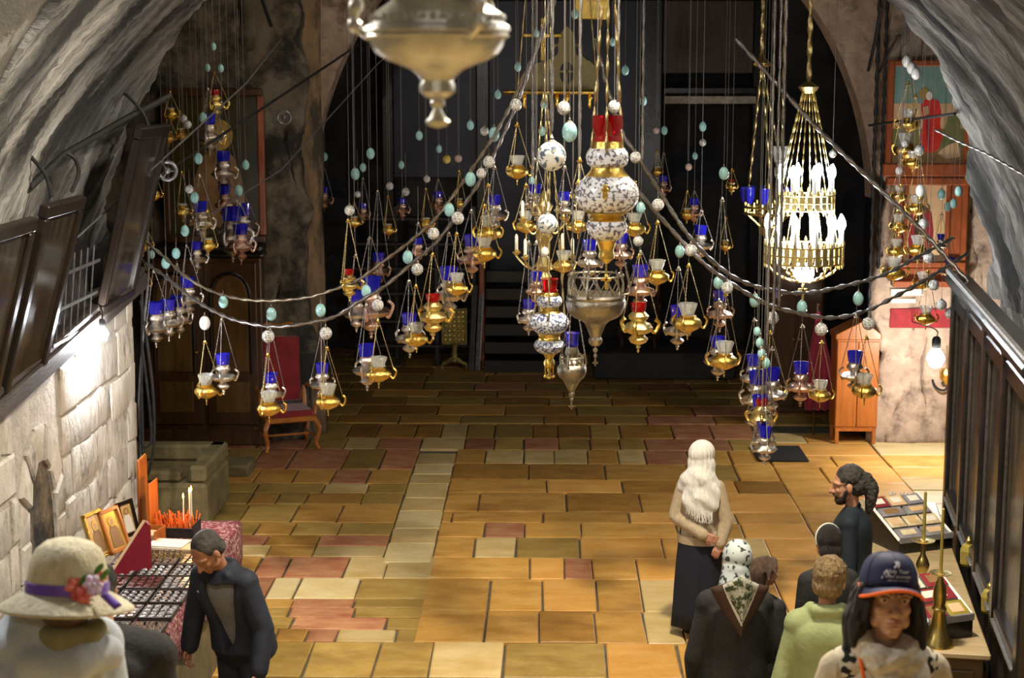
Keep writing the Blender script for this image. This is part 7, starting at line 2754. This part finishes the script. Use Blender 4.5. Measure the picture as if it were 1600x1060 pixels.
m.limb([(-.022, .083, -.0700), (0, .0945, -.0680), (.022, .083, -.0700)], [.0025, .0040, .0025], 8)
m.limb([(-.019, .082, -.0790), (0, .092, -.0795), (.019, .082, -.0790)], [.0025, .0045, .0025], 8)
f.on_head(m.build('lips', 'lips', f.root))
mb = MB()
mb.m = f.HM
mb.sphere((0, -.030, .03), (.082, .085, .085), 18, 12)
for sx in (-1, 1):
    mb.limb([(sx * .074, .012, .03), (sx * .086, .004, -.03), (sx * .093, .0, -.09), (sx * .100, .006, -.140)], [.022, .027, .034, .022], 12)
    mb.limb([(sx * .066, -.04, .02), (sx * .085, -.04, -.08), (sx * .100, -.03, -.155)], [.04, .05, .03], 12)
    mb.limb([(sx * .064, .050, .03), (sx * .074, .046, -.02), (sx * .077, .04, -.07)], [.010, .010, .006], 8)
mb.limb([(-.06, -.06, -.05), (0, -.075, -.07), (.06, -.06, -.05)], [.055, .055, .055], 12)
o = remesh(mb, 'hair', 'black_hair', .006, 2, f.root)
for v in o.data.vertices:
    v.co += Vector((noise.noise(Vector((v.co.x * 70, v.co.y * 70, v.co.z * 12))), noise.noise(Vector((v.co.x * 70 + 9, v.co.y * 70, v.co.z * 12))), 0)) * .006
# earring
f.on_head(MB().tube([(-.086 + .0 * t, .02 + .016 * math.cos(t * math.pi / 8), -.062 + .018 * math.sin(t * math.pi / 8)) for t in range(16)], .0022, 5, True).build('earring', 'old_brass', f.root))
# cap
cap = thing('baseball_cap', 'navy cap with orange edged visor and white print, worn on the stairs', 'hat', (0, 0, 0))
bpy.context.view_layer.update()
cap.matrix_world = f.root.matrix_world @ f.HM @ Matrix.Translation((0, 0, .014)) @ Matrix.Rotation(rad(3), 4, 'X')
crx, cry, crz = .090, .106, .104
vs, fs = [], []
n, mm_ = 36, 12
for j in range(mm_ + 1):
    t = j / mm_ * math.pi / 2
    zz_ = .022 + crz * math.sin(t) ** .95 if j else .022
    rr = math.cos(t) ** .62
    for k in range(n):
        a_ = 2 * math.pi * k / n
        vs.append((crx * rr * math.cos(a_), -.008 + cry * rr * math.sin(a_), zz_))
for j in range(mm_):
    for k in range(n):
        fs.append((j * n + k, j * n + (k + 1) % n, (j + 1) * n + (k + 1) % n, (j + 1) * n + k))
m = MB()
m.add(vs, fs)
o = m.build('crown', 'cap_navy', cap)
o.modifiers.new('solid', 'SOLIDIFY').thickness = .004
MB().at((0, -.008, .022 + crz)).sphere((0, 0, 0), (.009, .009, .005), 10, 6).build('button', 'cap_navy', cap)
m = MB()
for k in range(6):
    a_ = math.pi / 6 + k * math.pi / 3
    pts = []
    for j in range(0, 13):
        t = j / 12 * math.pi / 2
        rr = math.cos(t) ** .62
        pts.append((crx * rr * math.cos(a_) * 1.006, -.008 + cry * rr * math.sin(a_) * 1.006, .022 + crz * (math.sin(t) ** .95 if j else 0) + .0008))
    m.tube(pts, .0012, 5)
o = m.build('seams', 'cap_navy', cap)
o['kind'] = 'stuff'
vs, fs = [], []
nv, nr = 25, 7
edge = []
for i in range(nv):
    a_ = rad(18) + rad(144) * i / (nv - 1)
    x0, y0 = crx * 1.0 * math.cos(a_), -.008 + cry * math.sin(a_)
    for j in range(nr):
        t = j / (nr - 1)
        ext = .074 * math.sin(math.pi * i / (nv - 1)) ** .55
        x1, y1 = x0 * (1 + .10 * t), y0 + ext * t
        zv = .024 + .010 * math.sin(t * 1.6) - .020 * t - .030 * (abs(math.cos(a_)) ** 2) * (.4 + .6 * t)
        vs.append((x1, y1, zv))
    edge.append(Vector(vs[-1]))
for i in range(nv - 1):
    for j in range(nr - 1):
        fs.append((i * nr + j, (i + 1) * nr + j, (i + 1) * nr + j + 1, i * nr + j + 1))
m = MB()
m.add(vs, fs)
o = m.build('visor', 'cap_navy', cap)
o.modifiers.new('solid', 'SOLIDIFY').thickness = .004
MB().tube(edge, .0052, 8).build('orange_edge', 'cap_orange', cap)
for sx in (-1, 1):
    pts = []
    for i in range(6):
        a_ = math.pi / 2 + sx * (rad(72) + rad(8) * i)
        pts.append((crx * 1.035 * math.cos(a_), -.008 + cry * 1.035 * math.sin(a_), .018 - .002 * i))
    m = MB()
    q = [Vector(p_) for p_ in pts]
    vv, ff = [], []
    for i, p_ in enumerate(q):
        vv += [p_ + V(0, 0, .003 + .004 * i), p_ + V(0, 0, -.008 - .002 * i)]
    for i in range(5):
        ff.append((2 * i, 2 * i + 1, 2 * i + 3, 2 * i + 2))
    m.add(vv, ff)
    o = m.build('orange_side', 'cap_orange', cap)
    o.modifiers.new('solid', 'SOLIDIFY').thickness = .004


# printed words and emblem, laid on the curve of the crown
def on_crown(x, z):
    t = math.asin(max(0, min(.98, ((z - .022) / crz)))) if z > .022 else 0
    rr = math.cos(t) ** .62
    q = max(.05, 1 - (x / (crx * rr)) ** 2)
    return -.008 + cry * rr * math.sqrt(q) + .0035


def cap_text(body, size, x, z, slant=0.0):
    cu = bpy.data.curves.new('print', 'FONT')
    cu.body = body
    cu.size = size
    cu.align_x = 'CENTER'
    cu.shear = .2
    cu.extrude = .0004
    o = bpy.data.objects.new('temporary', cu)
    COL.objects.link(o)
    dg = bpy.context.evaluated_depsgraph_get()
    me = bpy.data.meshes.new_from_object(o.evaluated_get(dg), depsgraph=dg)
    bpy.data.objects.remove(o)
    for v in me.vertices:
        xx, zz_ = -(v.co.x) + x, z + v.co.y + slant * v.co.x
        v.co = (xx, on_crown(xx, zz_) + v.co.z, zz_)
    me.materials.clear()
    me.materials.append(MATS['cap_print'])
    return link('printed_words', me, cap)


cap_text('Holy Tour', .0165, -.004, .064)
cap_text('Inner Journeys', .0135, -.006, .050)
cap_text('pilgrimage travel service', .0066, -.006, .040)
m = MB()
for strip in ([(.006, .080), (.000, .088), (-.001, .096), (.005, .098)], [(-.006, .080), (-.010, .090), (-.008, .098)], [(.002, .081), (-.004, .090), (-.004, .099)], [(.036, .058), (.034, .066), (.028, .070), (.026, .063), (.020, .057)], [(.043, .046), (.041, .053)]):
    m.tube([(x, on_crown(x, z), z) for x, z in [(q.x, q.y) for q in catmull([(x, z, 0) for x, z in strip], 5)]], .0022, 5)
m.build('printed_emblem', 'cap_print', cap)
# sweater, patterned yoke, scarf, bag strap edges
mb = MB()
f.torso(mb, .034, -.12)
f.sleeves(mb, .026, .96)
o = remesh(mb, 'sweater', 'cream_knit', .008, 3, f.root)
for v in o.data.vertices:        # broad ribs
    c_ = math.sin(v.co.x * 150)
    v.co.y += .0035 * (1 if c_ > .2 else 0) * (1 if v.co.y > 0 else -1)
pm('yoke_pattern', (0.014, 0.014, 0.014), (0.60, 0.54, 0.42), 0.9, scale=40, contrast=(0.50, 0.53), detail=0.0, stretch=(1, .4, 1.6))
for sx in (0, 1):
    mb = MB()
    k = f.h / 1.68
    r = .084 * k
    mb.limb([f.sh[sx].lerp(f.neck - f.ax * .022 * f.h, .22), f.sh[sx].lerp(f.neck - f.ax * .022 * f.h, .72)], [.088 * k, .094 * k], 14)
    remesh(mb, 'patterned_yoke', 'yoke_pattern', .009, 2, f.root)
mb = MB()
mb.limb([f.neck + V(-.085, .01, .035), f.neck + V(-.04, .085, .0), f.neck + V(.03, .10, -.01), f.neck + V(.085, .03, .035), f.neck + V(.06, -.06, .05), f.neck + V(-.05, -.06, .05), f.neck + V(-.085, .01, .035)], [.046, .052, .054, .048, .046, .046, .046], 14)
mb.limb([f.neck + V(-.07, .06, .01), f.neck + V(-.10, .115, -.10), f.neck + V(-.07, .145, -.22), f.neck + V(-.05, .15, -.34)], [.05, .055, .06, .05], 14)
mb.limb([f.neck + V(.02, .09, .0), f.neck + V(.0, .13, -.12), f.neck + V(.02, .15, -.26)], [.05, .06, .06], 14)
o = remesh(mb, 'scarf', 'cream_scarf', .007, 3, f.root)
for v in o.data.vertices:
    c_ = v.co - f.neck
    v.co += Vector((c_.x, c_.y, .2)).normalized() * (.004 * math.sin(c_.z * 120 + c_.x * 60) + .005 * noise.noise(v.co * 30))
MB().tube(catmull([f.neck + V(.105, .02, .045), f.neck + V(.10, .10, -.01), f.neck + V(.085, .155, -.12), f.neck + V(.07, .17, -.26)], 6), .0065, 6).build('orange_cord', 'cap_orange', f.root)
mb = MB()
f.legs(mb, .02, False)
remesh(mb, 'trousers', 'black_cloth', .014, 2, f.root)
shoe_pair(f)
